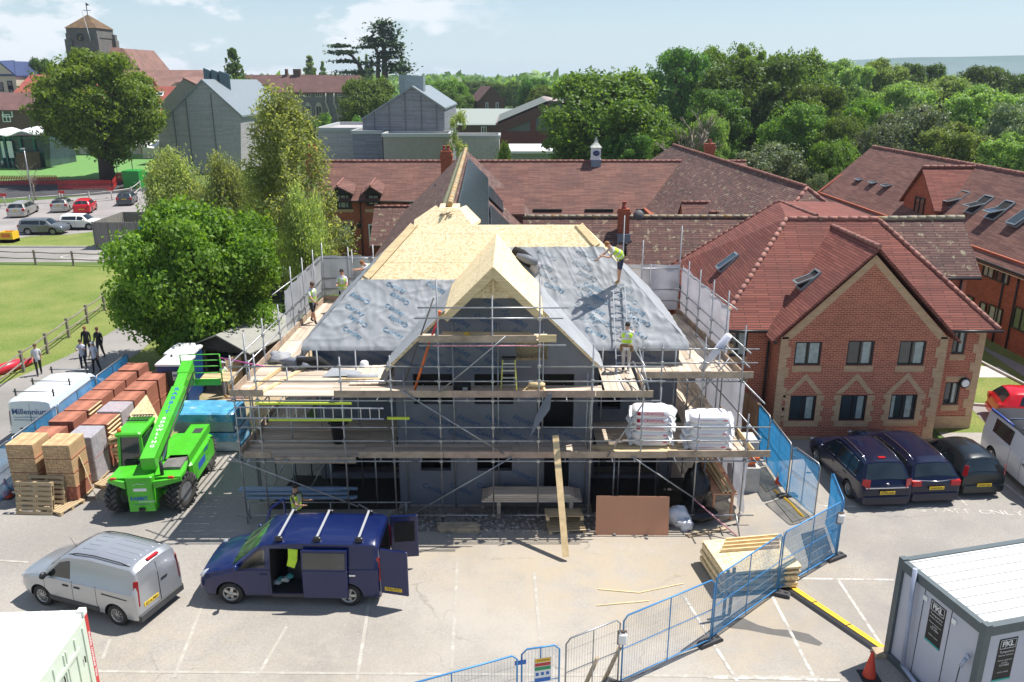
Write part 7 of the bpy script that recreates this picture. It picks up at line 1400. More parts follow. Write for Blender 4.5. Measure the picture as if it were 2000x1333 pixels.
# --- white lettered van
p_wh=paint('white_vehicle_paint',(.76,.78,.80),0,.3);L=5.0
wv,S_,ring_=vehicle('van','white panel van with blue lettering and roof bars parked behind the tile stacks','van',(-18.95,32.35,0),R(-91),dict(L=L,W=1.92,H=1.95,paint=p_wh,top=[(0,.8),(.08,.98),(.45,1.1),(.95,1.22),(1.6,1.8),(1.95,1.9),(2.8,1.94),(L-.15,1.91),(L-.04,1.82),(L,1.4)],belt=[(0,.75),(.6,1.05),(1.1,1.15),(L,1.2)],inset=.16,zb=.24,axles=(.9,4.0),wr=.33,
    side=((1.1,1.9,1.55,1.88),),screens=((.95,1.66,'windscreen'),),head=(.8,1.0),tail=(.85,1.45,.08),mirror=(1.1,1.25),mirmat=m_black,handles=(1.8,),hmat=m_black,gaps=(1.0,1.98,3.1),plate=('LD15 MNK',L/2+.004,.62,-.2),bumper=(.28,.48),bmat=m_trim,dark_below=.3,rr=.14))
m_navy=M('navy_lettering',(.03,.09,.26),.5,0,0);m_cyan=M('cyan_lettering',(.02,.33,.62),.5,0,0)
q=MB();x=L/2+.016;q.text('Millennium',.33,(x,0,1.42),(0,1,0),(0,0,1),0,bold=.012);q.text('Carpentry & Building Contractors',.10,(x,0,1.2),(0,1,0),(0,0,1),0);q.bar((x,-.7,1.08),(x,.7,1.08),.006,.02);q.build('lettering',m_navy,wv)
q=MB();q.text('illennium',.46,(.45,.975,.98),(-1,0,0),(0,0,1),0,bold=.02);q.build('lettering',m_cyan,wv);q=MB();q.text('M',.50,(1.55,.975,.99),(-1,0,0),(0,0,1),0,bold=.02);q.build('lettering',m_navy,wv)
q=MB();q.path([(L/2+.006,.0,.4),(L/2+.006,.0,1.3),(L/2-.03,0,1.75)],.008,4);q.box((L/2,.12,.95),(L/2+.02,.34,1.0));q.box((L/2,-.5,.69),(L/2+.02,.1,.74));q.build('rear_door_gap',m_black,wv)
for k,x in enumerate((1.9,3.3,4.5)):
    q=MB();q.tube((x-L/2,-.85,2.08),(x-L/2,.85,2.08),.025,6);rb=q.build('roof_bar',m_galv,wv)
    for s in (-1,1):q=MB();q.box((x-L/2-.03,s*.76-.02,1.9),(x-L/2+.03,s*.76+.02,2.2));q.build('bar_foot',m_black,rb)
# --- parked cars
p_navy=paint('navy_paint',(.003,.006,.030),.2);p_blk=paint('black_green_paint',(.012,.018,.022),.2);p_redc=paint('red_car_paint',(.58,.008,.018),.1);p_silc=paint('champagne_paint',(.42,.41,.38),.5,.33);p_gry=paint('grey_car_paint',(.16,.18,.20),.4,.3);p_dgry=paint('dark_grey_car_paint',(.07,.08,.095),.4,.3);p_whc=paint('cream_white_paint',(.75,.74,.70),0,.3)
EST=lambda L,H,**k:dict(dict(L=L,W=1.82,H=H,top=[(0,.55),(.08,.70),(.5,.84),(1.15,.96),(1.95,H-.06),(2.3,H-.01),(3.0,H),(L-.75,H-.03),(L-.42,H-.09),(L-.12,1.0),(L-.03,.86),(L,.6)],belt=[(0,.55),(1.1,.9),(L,.98)],inset=.27,zb=.2,axles=(.9,L-.92),wr=.32,side=((1.4,2.3,1.9,2.3),(2.38,3.25,2.38,3.2),(3.33,L-.55,3.28,L-.75)),screens=((1.18,1.95,'windscreen'),(L-.40,L-.14,'rear_window')),
    head=(.6,.74),tail=(.72,.98,.24),mirror=(1.5,1.0),handles=(2.2,3.15),gaps=(1.3,2.34,3.3),bumper=(.28,.52),spokes=9,rr=.3),**k)
def car(label,cat,loc,rz,sp,name='car'):t=vehicle(name,label,cat,loc,rz,sp)[0];return t
c1=car('navy seven seat family car with clear tail lights, parked next to the blue fence','car',(12.5,26.95,0),R(-86.5),EST(4.47,1.64,paint=p_navy,tail=(.80,1.12,.22),rails=(1.9,3.9),plate=('KY09 AGF',2.235+.055,.66,0),chrome=1))
q=MB();q.cbox((2.14,-.74,.80),(2.25,.74,.835),.01);q.lathe([(.055,.0),(.04,.02)],(2.24,0,.96),12);q.build('chrome_strip',m_chrome,c1)
q=MB();q.box((1.55,-.12,1.60),(1.66,.12,1.66));q.build('brake_light',m_redlens,c1)
c2=car('navy estate car with chrome window surround, left of the small black hatchback','car',(14.25,27.4,0),R(-86),EST(4.85,1.5,paint=p_navy,tail=(.76,.95,.34),rails=(1.9,4.2),plate=('FL60 BVN',2.425+.05,.70,0),chrome=1))
q=MB();q.path([(2.40,-.72,.98),(2.43,0,.93),(2.40,.72,.98)],.014,5);q.build('chrome_strip',m_chrome,c2)
c3=car('small black three door hatchback, last car before the white camper van','car',(16.25,27.25,0),R(-86),EST(3.43,1.47,paint=p_blk,W=1.63,side=((1.1,1.85,1.45,1.85),(1.95,2.75,1.93,2.55)),gaps=(1.0,1.95),axles=(.66,2.95),screens=((.85,1.45,'windscreen'),(3.05,3.3,'rear_window')),top=[(0,.5),(.08,.68),(.4,.82),(.85,.95),(1.45,1.38),(1.75,1.45),(2.3,1.47),(2.9,1.40),(3.08,1.33),(3.3,.92),(3.41,.82),(3.43,.55)],belt=[(0,.55),(.8,.88),(3.43,.96)],handles=(1.8,),mirror=(1.15,.98),tail=(.85,1.25,.10),plate=('GP08 LZU',1.715+.055,.52,0),wr=.29,spokes=6))
L=4.9
wc,S_,ring_=vehicle('camper_van','white camper van with tinted windows and dark roof panels at the right edge','van',(18.95,26.6,0),R(86),dict(L=L,W=1.92,H=1.96,paint=p_wh,roofmat=m_black,top=[(0,.8),(.08,.98),(.45,1.1),(.95,1.22),(1.6,1.82),(1.95,1.92),(2.8,1.96),(L-.15,1.93),(L-.04,1.84),(L,1.4)],belt=[(0,.75),(.6,1.05),(1.1,1.15),(L,1.2)],inset=.16,zb=.24,axles=(.9,3.95),wr=.34,
    side=((1.1,1.9,1.55,1.88),(2.9,4.2,2.9,4.2)),screens=((.95,1.66,'windscreen'),),head=(.8,1.0),tail=(.85,1.35,.07),mirror=(1.1,1.25),mirmat=m_black,handles=(1.8,),hmat=m_black,gaps=(1.0,1.98,2.8),rr=.14))
q=MB();[q.bar((x,-.7,2.0),(x,.7,2.0),.04,.03) for x in (-.6,.3,1.2)];q.build('roof_panel_frame',m_chrome,wc);q=MB();q.tube((.6,.84,1.98),(2.2,.84,1.98),.04,6);q.build('awning_rail',M('blue_rail',(.05,.1,.4),.4,0,0),wc)
HAT=lambda L,H,**k:EST(L,H,**dict(dict(W=1.74,side=((1.25,2.15,1.75,2.15),(2.22,L-.75,2.22,L-.85)),gaps=(1.2,2.18),handles=(2.0,),screens=((1.05,1.75,'windscreen'),(L-.4,L-.14,'rear_window')),top=[(0,.55),(.08,.7),(.45,.84),(1.05,.96),(1.75,H-.06),(2.1,H-.01),(2.6,H),(L-.7,H-.04),(L-.42,H-.1),(L-.12,1.02),(L-.03,.86),(L,.6)],mirror=(1.35,1.0)),**k))
car('bright red hatchback at the right edge beside the brick house lawn','car',(22.5,32.0,0),R(166),HAT(4.05,1.47,paint=p_redc))
car('champagne silver estate car in the far car park, leftmost of the back row','car',(-51.9,87.1,0),R(-77),EST(4.9,1.5,paint=p_silc,plate=('AB12',2.47,.8,0)))
car('pale grey hatchback with black roof in the far car park','car',(-49.2,90.0,0),R(-75),HAT(3.9,1.42,paint=p_silc,roofmat=m_black,plate=('AB12',1.97,.8,0)))
car('red hatchback in the far car park beside the rail fence','car',(-46.3,89.1,0),R(-75),HAT(4.0,1.48,paint=p_redc,plate=('AB12',2.02,.55,0)))
car('dark grey hatchback farthest right in the far car park','car',(-44.4,95.0,0),R(-75),HAT(4.2,1.45,paint=p_dgry,plate=('AB12',2.12,.8,0)))
MIN=lambda L,**k:HAT(L,1.42,**dict(dict(top=[(0,.6),(.08,.76),(.4,.88),(1.0,.97),(1.5,1.36),(1.75,1.41),(2.4,1.42),(L-.35,1.39),(L-.2,1.33),(L-.1,.95),(L,.6)],side=((1.25,2.0,1.5,2.0),(2.08,L-.35,2.08,L-.4)),screens=((1.0,1.5,'windscreen'),),dark_below=.32,tail=(.72,.95,.12)),**k))
car('slate grey long compact car nearest the yellow grit bin','car',(-43.7,76.1,0),R(181),MIN(4.1,paint=p_gry))
car('cream white compact car parked behind the slate grey one','car',(-41.4,78.6,0),R(181),MIN(3.8,paint=p_whc,roofmat=m_white))
# ================================================================== telescopic handler
p_grn=M('lime_green_paint',(.07,.47,.02),.42,0,.12,2.5,coat=.2,dirt=((.17,.20,.09),3.5,.62));T_=thing('telescopic_handler','lime green telescopic handler with its boom raised over the tile stacks','telehandler',(-12.3,26.2,0),R(4));local(T_)
def bigwheel(x,y,steer):
    q=MB();r,h=.62,.22;X=MT((x,y,r)) @ MR(steer,4,'Z') @ MR(R(90),4,'Y');q.M=X;q.lathe([(.34,-h*.8),(.52,-h),(.575,-h*.8),(.575,h*.8),(.52,h),(.34,h*.8)],n=30,caps=False)
    for k in range(20):
        a=2*PI*k/20
        for s in (-1,1):a2=a+(.16 if s>0 else 0);q.bar((.60*math.cos(a2),.60*math.sin(a2),s*h*1.0),(.60*math.cos(a2+.3),.60*math.sin(a2+.3),s*.02),.09,.085,up=(math.cos(a2),math.sin(a2),0))
    w_=q.build('wheel',M('worn_rubber',(.055,.053,.05),.85,0,.3,6),T_);q=MB();q.M=X;q.lathe([(.34,h*.75),(.30,h*.3),(.14,h*.4),(.12,h*.6),(.01,h*.6)],n=24);q.lathe([(.01,-h*.6),(.12,-h*.6),(.30,-h*.3),(.34,-h*.75)],n=24);q.build('rim',M('grey_hub',(.22,.23,.24),.5,.3,.2,5),w_)
for x,y,s in ((-.98,-1.35,-.25),(1.0,-1.35,-.25),(-.95,1.5,0),(.98,1.5,0)):bigwheel(x,y,s)
q=MB();q.cbox((-.38,-2.1,.55),(.40,2.3,1.15),.05);q.cbox((-.42,-2.28,.38),(.42,-1.9,1.62),.03);q.box((-.9,-1.45,.55),(.9,-1.25,.7));q.box((-.9,1.4,.55),(.9,1.6,.7));ch_=q.build('chassis',p_grn,T_)
q=MB();q.ext([(-1.05,-2.0,1.38),(1.25,-2.0,1.38),(1.3,-1.65,1.42),(1.2,-1.0,1.46),(-1.0,-1.2,1.42)],(0,0,.09));q.ext([(.45,-2.28,1.2),(1.25,-2.0,1.30),(1.25,-2.0,1.4),(.45,-2.28,1.45)],(0,.1,0));q.ext([(-.45,-2.28,1.2),(-1.1,-2.0,1.32),(-1.1,-2.0,1.42),(-.45,-2.28,1.45)][::-1],(0,.1,0));q.build('rear_mudguard',p_grn,T_)
q=MB();q.cbox((.42,-.75,.5),(1.22,1.9,1.32),.1);q.ext([(.42,-.9,1.32),(1.15,-.75,1.32),(1.1,2.0,1.32),(.42,2.0,1.32)],(0,0,.28));hood=q.build('engine_cover',p_grn,T_);q=MB();q.box((.5,-1.55,1.36),(1.12,-.62,1.60));q.build('grey_hatch',M('worn_grey_panel',(.16,.15,.145),.7,0,.35,3,.2),hood);q=MB();q.box((.7,1.2,1.6),(1.0,1.6,1.615));q.build('vent',m_trim,hood)
q=MB();q.box((1.221,-.1,.75),(1.225,.7,1.0));q.text('RABBIT',.16,(1.228,.9,1.12),(0,1,0),(0,0,1),0,bold=.02);q.build('side_lettering',M('blue_letter',(.02,.10,.42),.5,0,0),hood)
q=MB();q.tube((.62,-1.85,1.4),(.62,-1.85,1.95),.06,10);q.build('exhaust',m_black,T_)
for x in (-.9,.95):q=MB();q.cbox((x-.09,-2.06,1.42),(x+.09,-1.98,1.5),.01);q.build('rear_light',M('orange_red_lens',(.5,.05,.02),.3,0,0),T_)
# cab
q=MB();cb=[(-1.08,-.95,1.3),(-.28,-.95,1.3),(-.28,.55,1.3),(-1.08,.55,1.3)];tp=[(-1.02,-.8,2.48),(-.34,-.8,2.48),(-.34,.4,2.48),(-1.02,.4,2.48)]
for a_,b_ in zip(cb,tp):q.bar(a_,b_,.09,.09)
q.box((-1.1,-.98,.6),(-.26,.6,1.36));cab=q.build('cab',p_grn,T_);q=MB();q.cbox((-1.12,-.95,2.46),(-.26,.55,2.60),.05,0);q.build('cab_roof',p_grn,cab);q=MB();[q.bar((-1.0+k*.1,.0,2.66),(-.9+k*.1,.5,2.66),.02,.02) for k in range(7)];q.bar((-1.05,0,2.66),(-.3,0,2.66),.03,.03);q.bar((-1.05,.5,2.66),(-.3,.5,2.66),.03,.03);q.build('roof_guard',m_black,cab)
q=MB();
for i in range(4):a_,b_,c_,d_=cb[i],cb[(i+1)%4],tp[(i+1)%4],tp[i];q.poly([a_,b_,c_,d_])
q.build('cab_glass',m_glassc,cab);q=MB();q.lathe([(.07,0),(.065,.1),(.03,.13)],(-1.0,-.8,2.6),12);q.build('beacon',m_orange,cab);q=MB();q.box((-.9,-1.0,1.4),(-.5,-.97,1.62));q.build('rear_vent',m_black,cab)
# boom
b0,b1,b2,b3=Ve((.28,-2.0,1.95)),Ve((-.02,2.5,2.75)),Ve((-.18,3.9,2.98)),Ve((-.25,4.5,3.08));q=MB();q.bar(b0,b1,.46,.46);bm_=q.build('boom',p_grn,T_);q=MB();q.bar(b0.lerp(b1,.8),b2,.36,.36);q.bar(b2-Ve((0,.3,.05)),b3,.42,.40);q.bar(b3,b3+Ve((-.02,.25,-.9)),.3,.2);q.build('inner_boom',p_grn,bm_)
q=MB();q.path([b0+Ve((.3,.4,.1)),b1+Ve((.28,0,.0)),b2+Ve((.26,0,-.05)),b3+Ve((.2,.1,-.3))],.03,5);q.path([b1+Ve((.3,0,-.1)),b2+Ve((.3,0,-.3)),b3+Ve((.1,0,-.6))],.025,5);q.build('hydraulic_hose',m_black,bm_);q=MB();q.tube((.25,-.6,1.4),b0.lerp(b1,.62)-Ve((0,0,.25)),.07,8);q.build('lift_ram',m_chrome,bm_)
dv=(b1-b0).normalized();side=Ve((1,0,0)) ;side=(side-dv*side.dot(dv)).normalized();up_=side.cross(dv).normalized()
for (txt,f0,m_,sz) in (('RABBIT',.95,M('blue_letter',(.02,.10,.42),.5,0,0),.29),('&DOWLING',.52,m_white,.21)):
    q=MB()
    for k,c_ in enumerate(txt):f=f0-k*(.068 if txt=='RABBIT' else .053);q.text(c_,sz,b0.lerp(b1,f)+up_*.234,side,dv,0,bold=.02)
    q.build('boom_lettering',m_,bm_)
q=MB();z=.85;y=-2.29;q.text('RABBIT',.17,(-.06,y,z),(1,0,0),(0,0,1),0,bold=.03);q.text('www.rabbitdowling.co.uk',.05,(0,y,z-.2),(1,0,0),(0,0,1),0);q.build('rear_lettering',MATS['blue_letter'],ch_);q=MB();q.text('& DOWLING',.09,(.18,y,z-.11),(1,0,0),(0,0,1),0,bold=.01);q.box((-.2,y,1.12),(.22,y+.01,1.22));q.path([(-.2,y,1.34),(-.05,y,1.4),(.1,y,1.36),(.2,y,1.4)],.008,4);q.build('white_marking',m_white,ch_);q=MB();q.lathe([(.09,0),(.09,.06)],(0,-2.3,.45),12);q.box((-.09,-2.36,.42),(.09,-2.28,.52));q.build('tow_hitch',m_black,ch_)
# carriage, backrest and forks
q=MB();cy=4.85;xo=.35
for z in (2.35,2.62,2.9,3.15,3.4):q.tube((xo-1.0,cy,z),(xo+.55,cy,z),.022,6)
for x in (xo-1.0,xo+.55):q.tube((x,cy,2.2),(x,cy,3.4),.03,6)
q.box((xo-.95,cy-.06,2.1),(xo+.5,cy+.02,2.35));cg=q.build('fork_carriage',p_grn,T_);q=MB();[q.box((x,cy,2.02),(x+.1,cy+1.2,2.07)) for x in (xo-.3,xo+.25)];q.build('fork',m_trim,cg)
# ================================================================== materials on the site
pr=T_.matrix_basis if 0 else (MT((-12.3,26.2,0)) @ MR(R(4),4,'Z'));pp=pr @ Ve((.55,5.45,2.08));pallet(pp,R(4),0,'pale pallet carried on the forks of the green machine',wd=1.3,dp=1.1,m=m_pale)
mname=lambda m,k:(m[k] if isinstance(m,list) else m).name
def tstack(x,y,tiers,label,wrap=(),m=m_tiles_s,rz=0,boards=False):
    t=thing('tile_stack',label,'tile stack',(x,y,0),rz,'packs of roof tiles on pallets');local(t);z=0;rnd=random.Random(int(x*31+y*17))
    q=MB();[q.box((-.5,yy,0),(.5,yy+.1,.1)) for yy in (-.5,-.05,.4)];[q.box((-.5+k*.18,-.5,.1),(-.38+k*.18,.5,.12)) for k in range(6)];q.build('pallet',m_pallet,t);z=.13
    for k in range(tiers):
        h=.98 if tiers==2 else .5;q=MB();fin=mname(m,k)=='sand_faced_tiles';rh=.083 if fin else .166;nl=int(h/rh+.01);nc=9
        for l in range(nl):
            for c in range(nc):j=rnd.uniform(-.008,.008);q.box((-.46+c*.1025,-.5+j,z+l*rh),(-.46+(c+1)*.1025-.006,.5+j,z+(l+1)*rh-.006))
        mm=m[k] if isinstance(m,list) else m;o_=q.build('tile_tier',mm,t)
        if k in wrap:q=MB();q.cbox((-.475,-.53,z-.01),(.475,.53,z+nl*rh+.012),.03);q.build('plastic_wrap',M('clear_pack_wrap',(.60,.60,.66),.25,0,.2,6,.5,10,alpha=.55),t)
        if boards and k==tiers-1:q=MB();[q.box((.47,-.5,z+l*.166+.12),(.53,.5,z+l*.166+.15)) for l in range(nl)];q.build('side_batten',m_pale,t)
        z+=nl*rh+.03
        if k<tiers-1:q=MB();q.box((-.48,-.5,z-.025),(.48,.5,z-.005));q.build('separator',m_tiles_s,t)
    return t
m_btile=islandmat('sand_faced_tiles',(.56,.37,.20),.15,grain=(3,3,60));oo=['first','second','third','fourth','fifth','sixth','seventh']
for k,y in enumerate((27.1,28.5,29.6,30.7,31.8,32.9,34.1)):tstack(-16.75,y,2,f'red clay tile stack in the row along the sheeted fence, {oo[k]} from the front',boards=(k==2))
for k,y in enumerate((27.1,28.25,29.45,30.6,31.75,32.9)):
    tstack(-15.4,y,2,f'{("wrapped grey", "red clay", "wrapped red")[(0, 1, 2, 1, 1, 1)[k]]} tile stack in the row nearer the green machine, {oo[k]} from the front',wrap=((0,1) if k==0 else (1,) if k==2 else ()),boards=(k==1),m=m_tiles_s if k else islandmat('grey_brown_tiles',(.30,.20,.19),.2))
tstack(-16.6,25.65,4,'sand coloured tile stack at the front left corner beside the cone',m=m_btile);tstack(-15.35,25.6,4,'sand coloured tile stack on a red tile base with a board leaning on it',m=[m_tiles_s,m_btile,m_btile,m_btile])
q=MB();a=G(192,980);b=a+Ve((-.55,.5,0));q.add([a,a+Ve((-.25,.35,0)),a+Ve((-.75,.65,1.55)),a+Ve((-.5,.25,1.6))],[(0,1,2,3)]);q.M=None;s_=solo(q,'plywood_sheet',m_osb,'flake board leaning against the right sand coloured stack','board');sm_=s_.modifiers.new('s','SOLIDIFY');sm_.thickness=.02;smooth_eval(s_)
q=MB();q.add([(-14.3,29.3,.1),(-14.3,31.0,.1),(-14.85,31.0,1.7),(-14.85,29.4,1.5)],[(0,1,2,3)]);s_=solo(q,'plywood_sheet',m_osb,'large flake board leaning on the row nearer the green machine','board');sm_=s_.modifiers.new('s','SOLIDIFY');sm_.thickness=.02;smooth_eval(s_)
for k,(px,py,rx,lb) in enumerate(((72,1003,1.35,'wooden pallet standing on edge against the sand coloured stacks'),(95,990,1.3,'second pallet standing behind the front one at the sand coloured stacks'))):
    p=G(px,py);pallet(p,R(-3),-rx+PI if 0 else rx,lb,wd=1.25,dp=1.1,m=m_pallet)
rnd=random.Random(6);q=MB()
for k in range(12):q.ob((-14.55+rnd.uniform(-.1,.1),27.9+rnd.uniform(-.3,.3),.3+k*.11),(.5+rnd.random()*.2,.16,.08),(rnd.uniform(-.15,.15),rnd.uniform(-.1,.1),rnd.uniform(-.5,.9)))
solo(q,'timber_pile',m_pale,'jumbled pile of sawn blocks between the wrapped stack and the green machine','timber')
for k,(x,y,lb) in enumerate(((-14.35,26.6,'flat pale pallet on the ground beside the wrapped grey stack'),(-14.3,28.2,'flat pallet under the jumbled sawn blocks'),(-15.3,24.85,'broken pallet end on the ground below the leaning flake board'))):pallet((x,y,.005),R(70),0,lb,wd=1.0,dp=.9)
# blue wrapped insulation blocks
m_bluew=M('blue_plastic_wrap',(.10,.36,.58),.15,0,.35,2.2,.5,6,dirt=((.55,.66,.72),1.6,.56));m_foil=M('foil_board_edge',(.34,.42,.48),.3,.3,.25,1.5)
for k,lb in enumerate(('blue plastic wrapped insulation block, the lower one by the scaffold','blue plastic wrapped insulation block lying on top of the other')):
    x=-13.15+.12*(1-k);z=.02+.83*k;t=thing('insulation_block',lb,'insulation',(-11.9,29.9,z),0,'blue wrapped insulation blocks');q=MB();q.cbox((x,29.15,z+.04),(x+2.4,30.55,z+.78),.05);q.build('boards',m_foil,t)
    q=MB();q.cbox((x-.015,29.135,z+.45),(x+2.415,30.565,z+.80),.05);q.ext([(x+2.43,29.2,z+.05),(x+2.43,30.5,z+.05),(x+2.43,30.5,z+.6),(x+2.43,29.2,z+.6)],(.015,0,0));q.build('blue_wrap',m_bluew,t);q=MB();[q.box((x+xx,29.3,z-.02),(x+xx+.2,30.4,z+.04)) for xx in (.2,1.9)];q.build('bearer',m_pale,t)
# ================================================================== temporary fences
m_bluenet=netmat('blue_netting',(.06,.36,.72),.52,.5,.5);m_bluenet2=netmat('dense_blue_netting',(.04,.34,.70),.86,.5,.55);m_clearnet=netmat('faint_blue_netting',(.3,.5,.75),.14);m_bframe=M('blue_frame',(.06,.25,.52),.45,.2,.1)
def fencepanel(a,b,label,net=None,frame=None,h=2.0,gate=False,grp='temporary mesh fence panels'):
    a=Ve((a.x,a.y,0));b=Ve((b.x,b.y,0));d=(b-a).normalized();t=thing('mesh_fence',label,'fence',a,0,grp);q=MB();z0=.12;c=.12
    q.path([a+Ve((0,0,z0)),a+Ve((0,0,h-c)),a+d*c+Ve((0,0,h)),b-d*c+Ve((0,0,h)),b+Ve((0,0,h-c)),b+Ve((0,0,z0))],.021,6);q.tube(a+Ve((0,0,z0+.08)),b+Ve((0,0,z0+.08)),.018,6);q.tube(a+Ve((0,0,1.1)),b+Ve((0,0,1.1)),.012,5);m_=a.lerp(b,.5);q.tube(m_+Ve((0,0,z0)),m_+Ve((0,0,h)),.016,5);q.build('frame',frame or m_bframe,t)
    q=MB();L_=(b-a).length;n=int(L_/.075)
    for k in range(1,n):p=a+d*(k*L_/n);q.tube(p+Ve((0,0,z0)),p+Ve((0,0,h)),.0032,3,caps=False)
    for k in range(1,6):z=z0+(h-z0)*k/6;q.tube(a+Ve((0,0,z)),b+Ve((0,0,z)),.0032,3,caps=False)
    q.build('wire_mesh',m_galv,t)
    if net:
        n_=d.cross(Ve((0,0,1)))*.03;vs=[];nu,nv=24,8
        for j in range(nv+1):
            for i in range(nu+1):p=a.lerp(b,i/nu)+Ve((0,0,z0+.04+(h-z0-.06)*j/nv));vs.append(p-n_+d.cross(Ve((0,0,1)))*(.03*MN.noise(p*2.2)))
        q=MB();q.add(vs,[(j*(nu+1)+i,j*(nu+1)+i+1,(j+1)*(nu+1)+i+1,(j+1)*(nu+1)+i) for j in range(nv) for i in range(nu)],0,True);q.build('netting',net,t)
    return t
def foot(p,ang,label):
    t=thing('ballast_block',label,'ballast block',(p.x,p.y,0),ang,'rubber fence feet');local(t);q=MB();q.ext([(-.36,-.11,0),(.36,-.11,0),(.36,-.11,.08),(.3,-.11,.13),(-.3,-.11,.13),(-.36,-.11,.08)][::-1],(0,.22,0));q.build('block',M('recycled_block',(.06,.06,.065),.85,0,.2),t);q=MB();[q.box((x,-.04,.128),(x+.12,.04,.134)) for x in (-.25,-.02,.18)];q.build('slot',m_dark,t)
g2=lambda x,y:G(x,y,2.0)
fp=[g2(745,1352),g2(1010,1279)];fencepanel(fp[0],fp[1],'blue framed mesh panel leaving the photo at the bottom, left of the gate',m_clearnet)
ga,gb_=g2(1019,1270),g2(1093,1259);gt=fencepanel(ga,gb_,'narrow blue mesh gate carrying the site safety notice',m_clearnet)
q=MB();d=(gb_-ga).normalized();c=ga.lerp(gb_,.52);n_=Ve((d.y,-d.x,0))*.05;n_=n_ if n_.y<0 else -n_;u0=Ve((c.x,c.y,0))+n_
def quadp(q,x0,x1,z0,z1,m,k=0):q.add([u0+d*x0+Ve((0,0,z0))+n_*k,u0+d*x1+Ve((0,0,z0))+n_*k,u0+d*x1+Ve((0,0,z1))+n_*k,u0+d*x0+Ve((0,0,z1))+n_*k],[(0,1,2,3)],m)
quadp(q,-.18,.22,1.1,1.75,0)
for (z0,z1,m_) in ((1.64,1.74,1),(1.54,1.62,2),(1.43,1.52,3),(1.12,1.22,4)):quadp(q,-.16,.20,z0,z1,m_,.1)
quadp(q,-.62,-.36,1.66,1.78,4,.1)
for k in range(3):quadp(q,-.14+k*.12,-.07+k*.12,1.29,1.37,4,.1)
q.text('WARNING',.06,u0+d*.03+Ve((0,0,1.69))+n_*.14,d,(0,0,1),5)
sn=q.build('safety_notice',[m_white,m_yellow,m_red,M('sign_green',(.02,.3,.12),.5,0,0),M('sign_blue',(.02,.14,.5),.5,0,0),m_ink],gt)
seq=[(g2(1106,1250),g2(1212,1209),'plain galvanised mesh panel right of the gate',None,m_galv),(g2(1219,1205),g2(1397,1131),'see through blue framed mesh panel with a white box on its post',m_clearnet,None),(g2(1401,1125),g2(1529,1042),'blue netted panel in front of the plywood stack',m_bluenet,None),(g2(1533,1040),g2(1646,979),'blue netted panel ending at the fence corner',m_bluenet,None),
       (g2(1649,977),g2(1627,923),'short dense blue panel turning back at the corner',m_bluenet2,None),(g2(1603,908),g2(1551,871),'pale blue pedestrian gate panel standing ajar behind the corner',m_bluenet,m_galv),(g2(1547,868),g2(1508,818),'dense blue panel beside the brick gable',m_bluenet2,m_galv),(g2(1506,815),g2(1466,768),'dense blue panel next to the brown hoarding',m_bluenet2,m_galv)]
for a,b,lb,nt_,fr in seq:fencepanel(a,b,lb,nt_,fr)
for p,an,lb in ((g2(1398,1128),.5,'fence foot where the clear and blue panels meet'),(g2(1531,1041),-.4,'fence foot at the start of the yellow ramp'),(g2(1648,978),.5,'fence foot at the outer fence corner'),(g2(1549,870),.2,'fence foot beside the orange cone with a white band'),(g2(1215,1207),-.5,'fence foot right of the plain galvanised panel'),(g2(1100,1254),0,'fence foot at the gate hinge')):foot(p,an,lb)
for a,b,lb in ((seq[3][1],seq[4][1],'white box on the outer fence corner'),(seq[1][0],seq[1][1],'white box on the see through panel post')):
    t=thing('fence_light',lb,'lamp',(a.x,a.y,1.45));q=MB();q.cbox((a.x-.12,a.y-.16,1.35),(a.x+.08,a.y-.04,1.62),.04);q.build('case',m_white,t);q=MB();q.box((a.x-.14,a.y-.04,1.25),(a.x+.08,a.y-.025,1.65));q.build('backplate',M('bracket_brown',(.22,.17,.14),.7,0,.1),t)
for k,y0 in enumerate((23.0,26.1,29.2,32.3)):
    xa=-17.45-.02*k;fencepanel(Ve((xa,y0,0)),Ve((xa-.02,y0+3.05,0)),['blue sheeted fence at the left edge by the cone','blue sheeted fence behind the sand coloured stacks','blue sheeted fence beside the white lettered van','blue sheeted fence farthest along the tile stacks'][k],m_bluenet2 if k else m_bluenet,m_galv);foot(Ve((xa,y0,0)),0,['rubber foot below the cone at the left edge','rubber foot behind the sand coloured stacks','rubber foot by the lettered van rear wheel','rubber foot by the lettered van nose'][k])
def cone(p,label,tilt=0,col=m_orange,band=True):
    t=thing('traffic_cone',label,'traffic cone',p);local(t);q=MB();q.lathe([(.17,.03),(.155,.06),(.03,.72),(.02,.73)],n=18);q.build('body',col,t);q=MB();q.cbox((-.24,-.24,0),(.24,.24,.04),.03);q.build('base',m_rubber,t)
    if band:q=MB();q.lathe([(.114,.30),(.068,.52)],n=18);q.build('band',m_refl if 0 else m_white,t)
m_cone=M('cone_red',(.62,.05,.015),.5,0,.08)
cone(G(1522,946),'traffic cone with a white band beside the blue fence and trench plates',col=m_cone);cone(G(1697,1322),'plain red traffic cone at the corner of the grey cabin',band=False,col=m_cone);cone(G(16,972),'traffic cone at the left edge in front of the sheeted fence',col=m_cone)
mb=MB();mk=lambda a,b:(G(*a),G(*b))
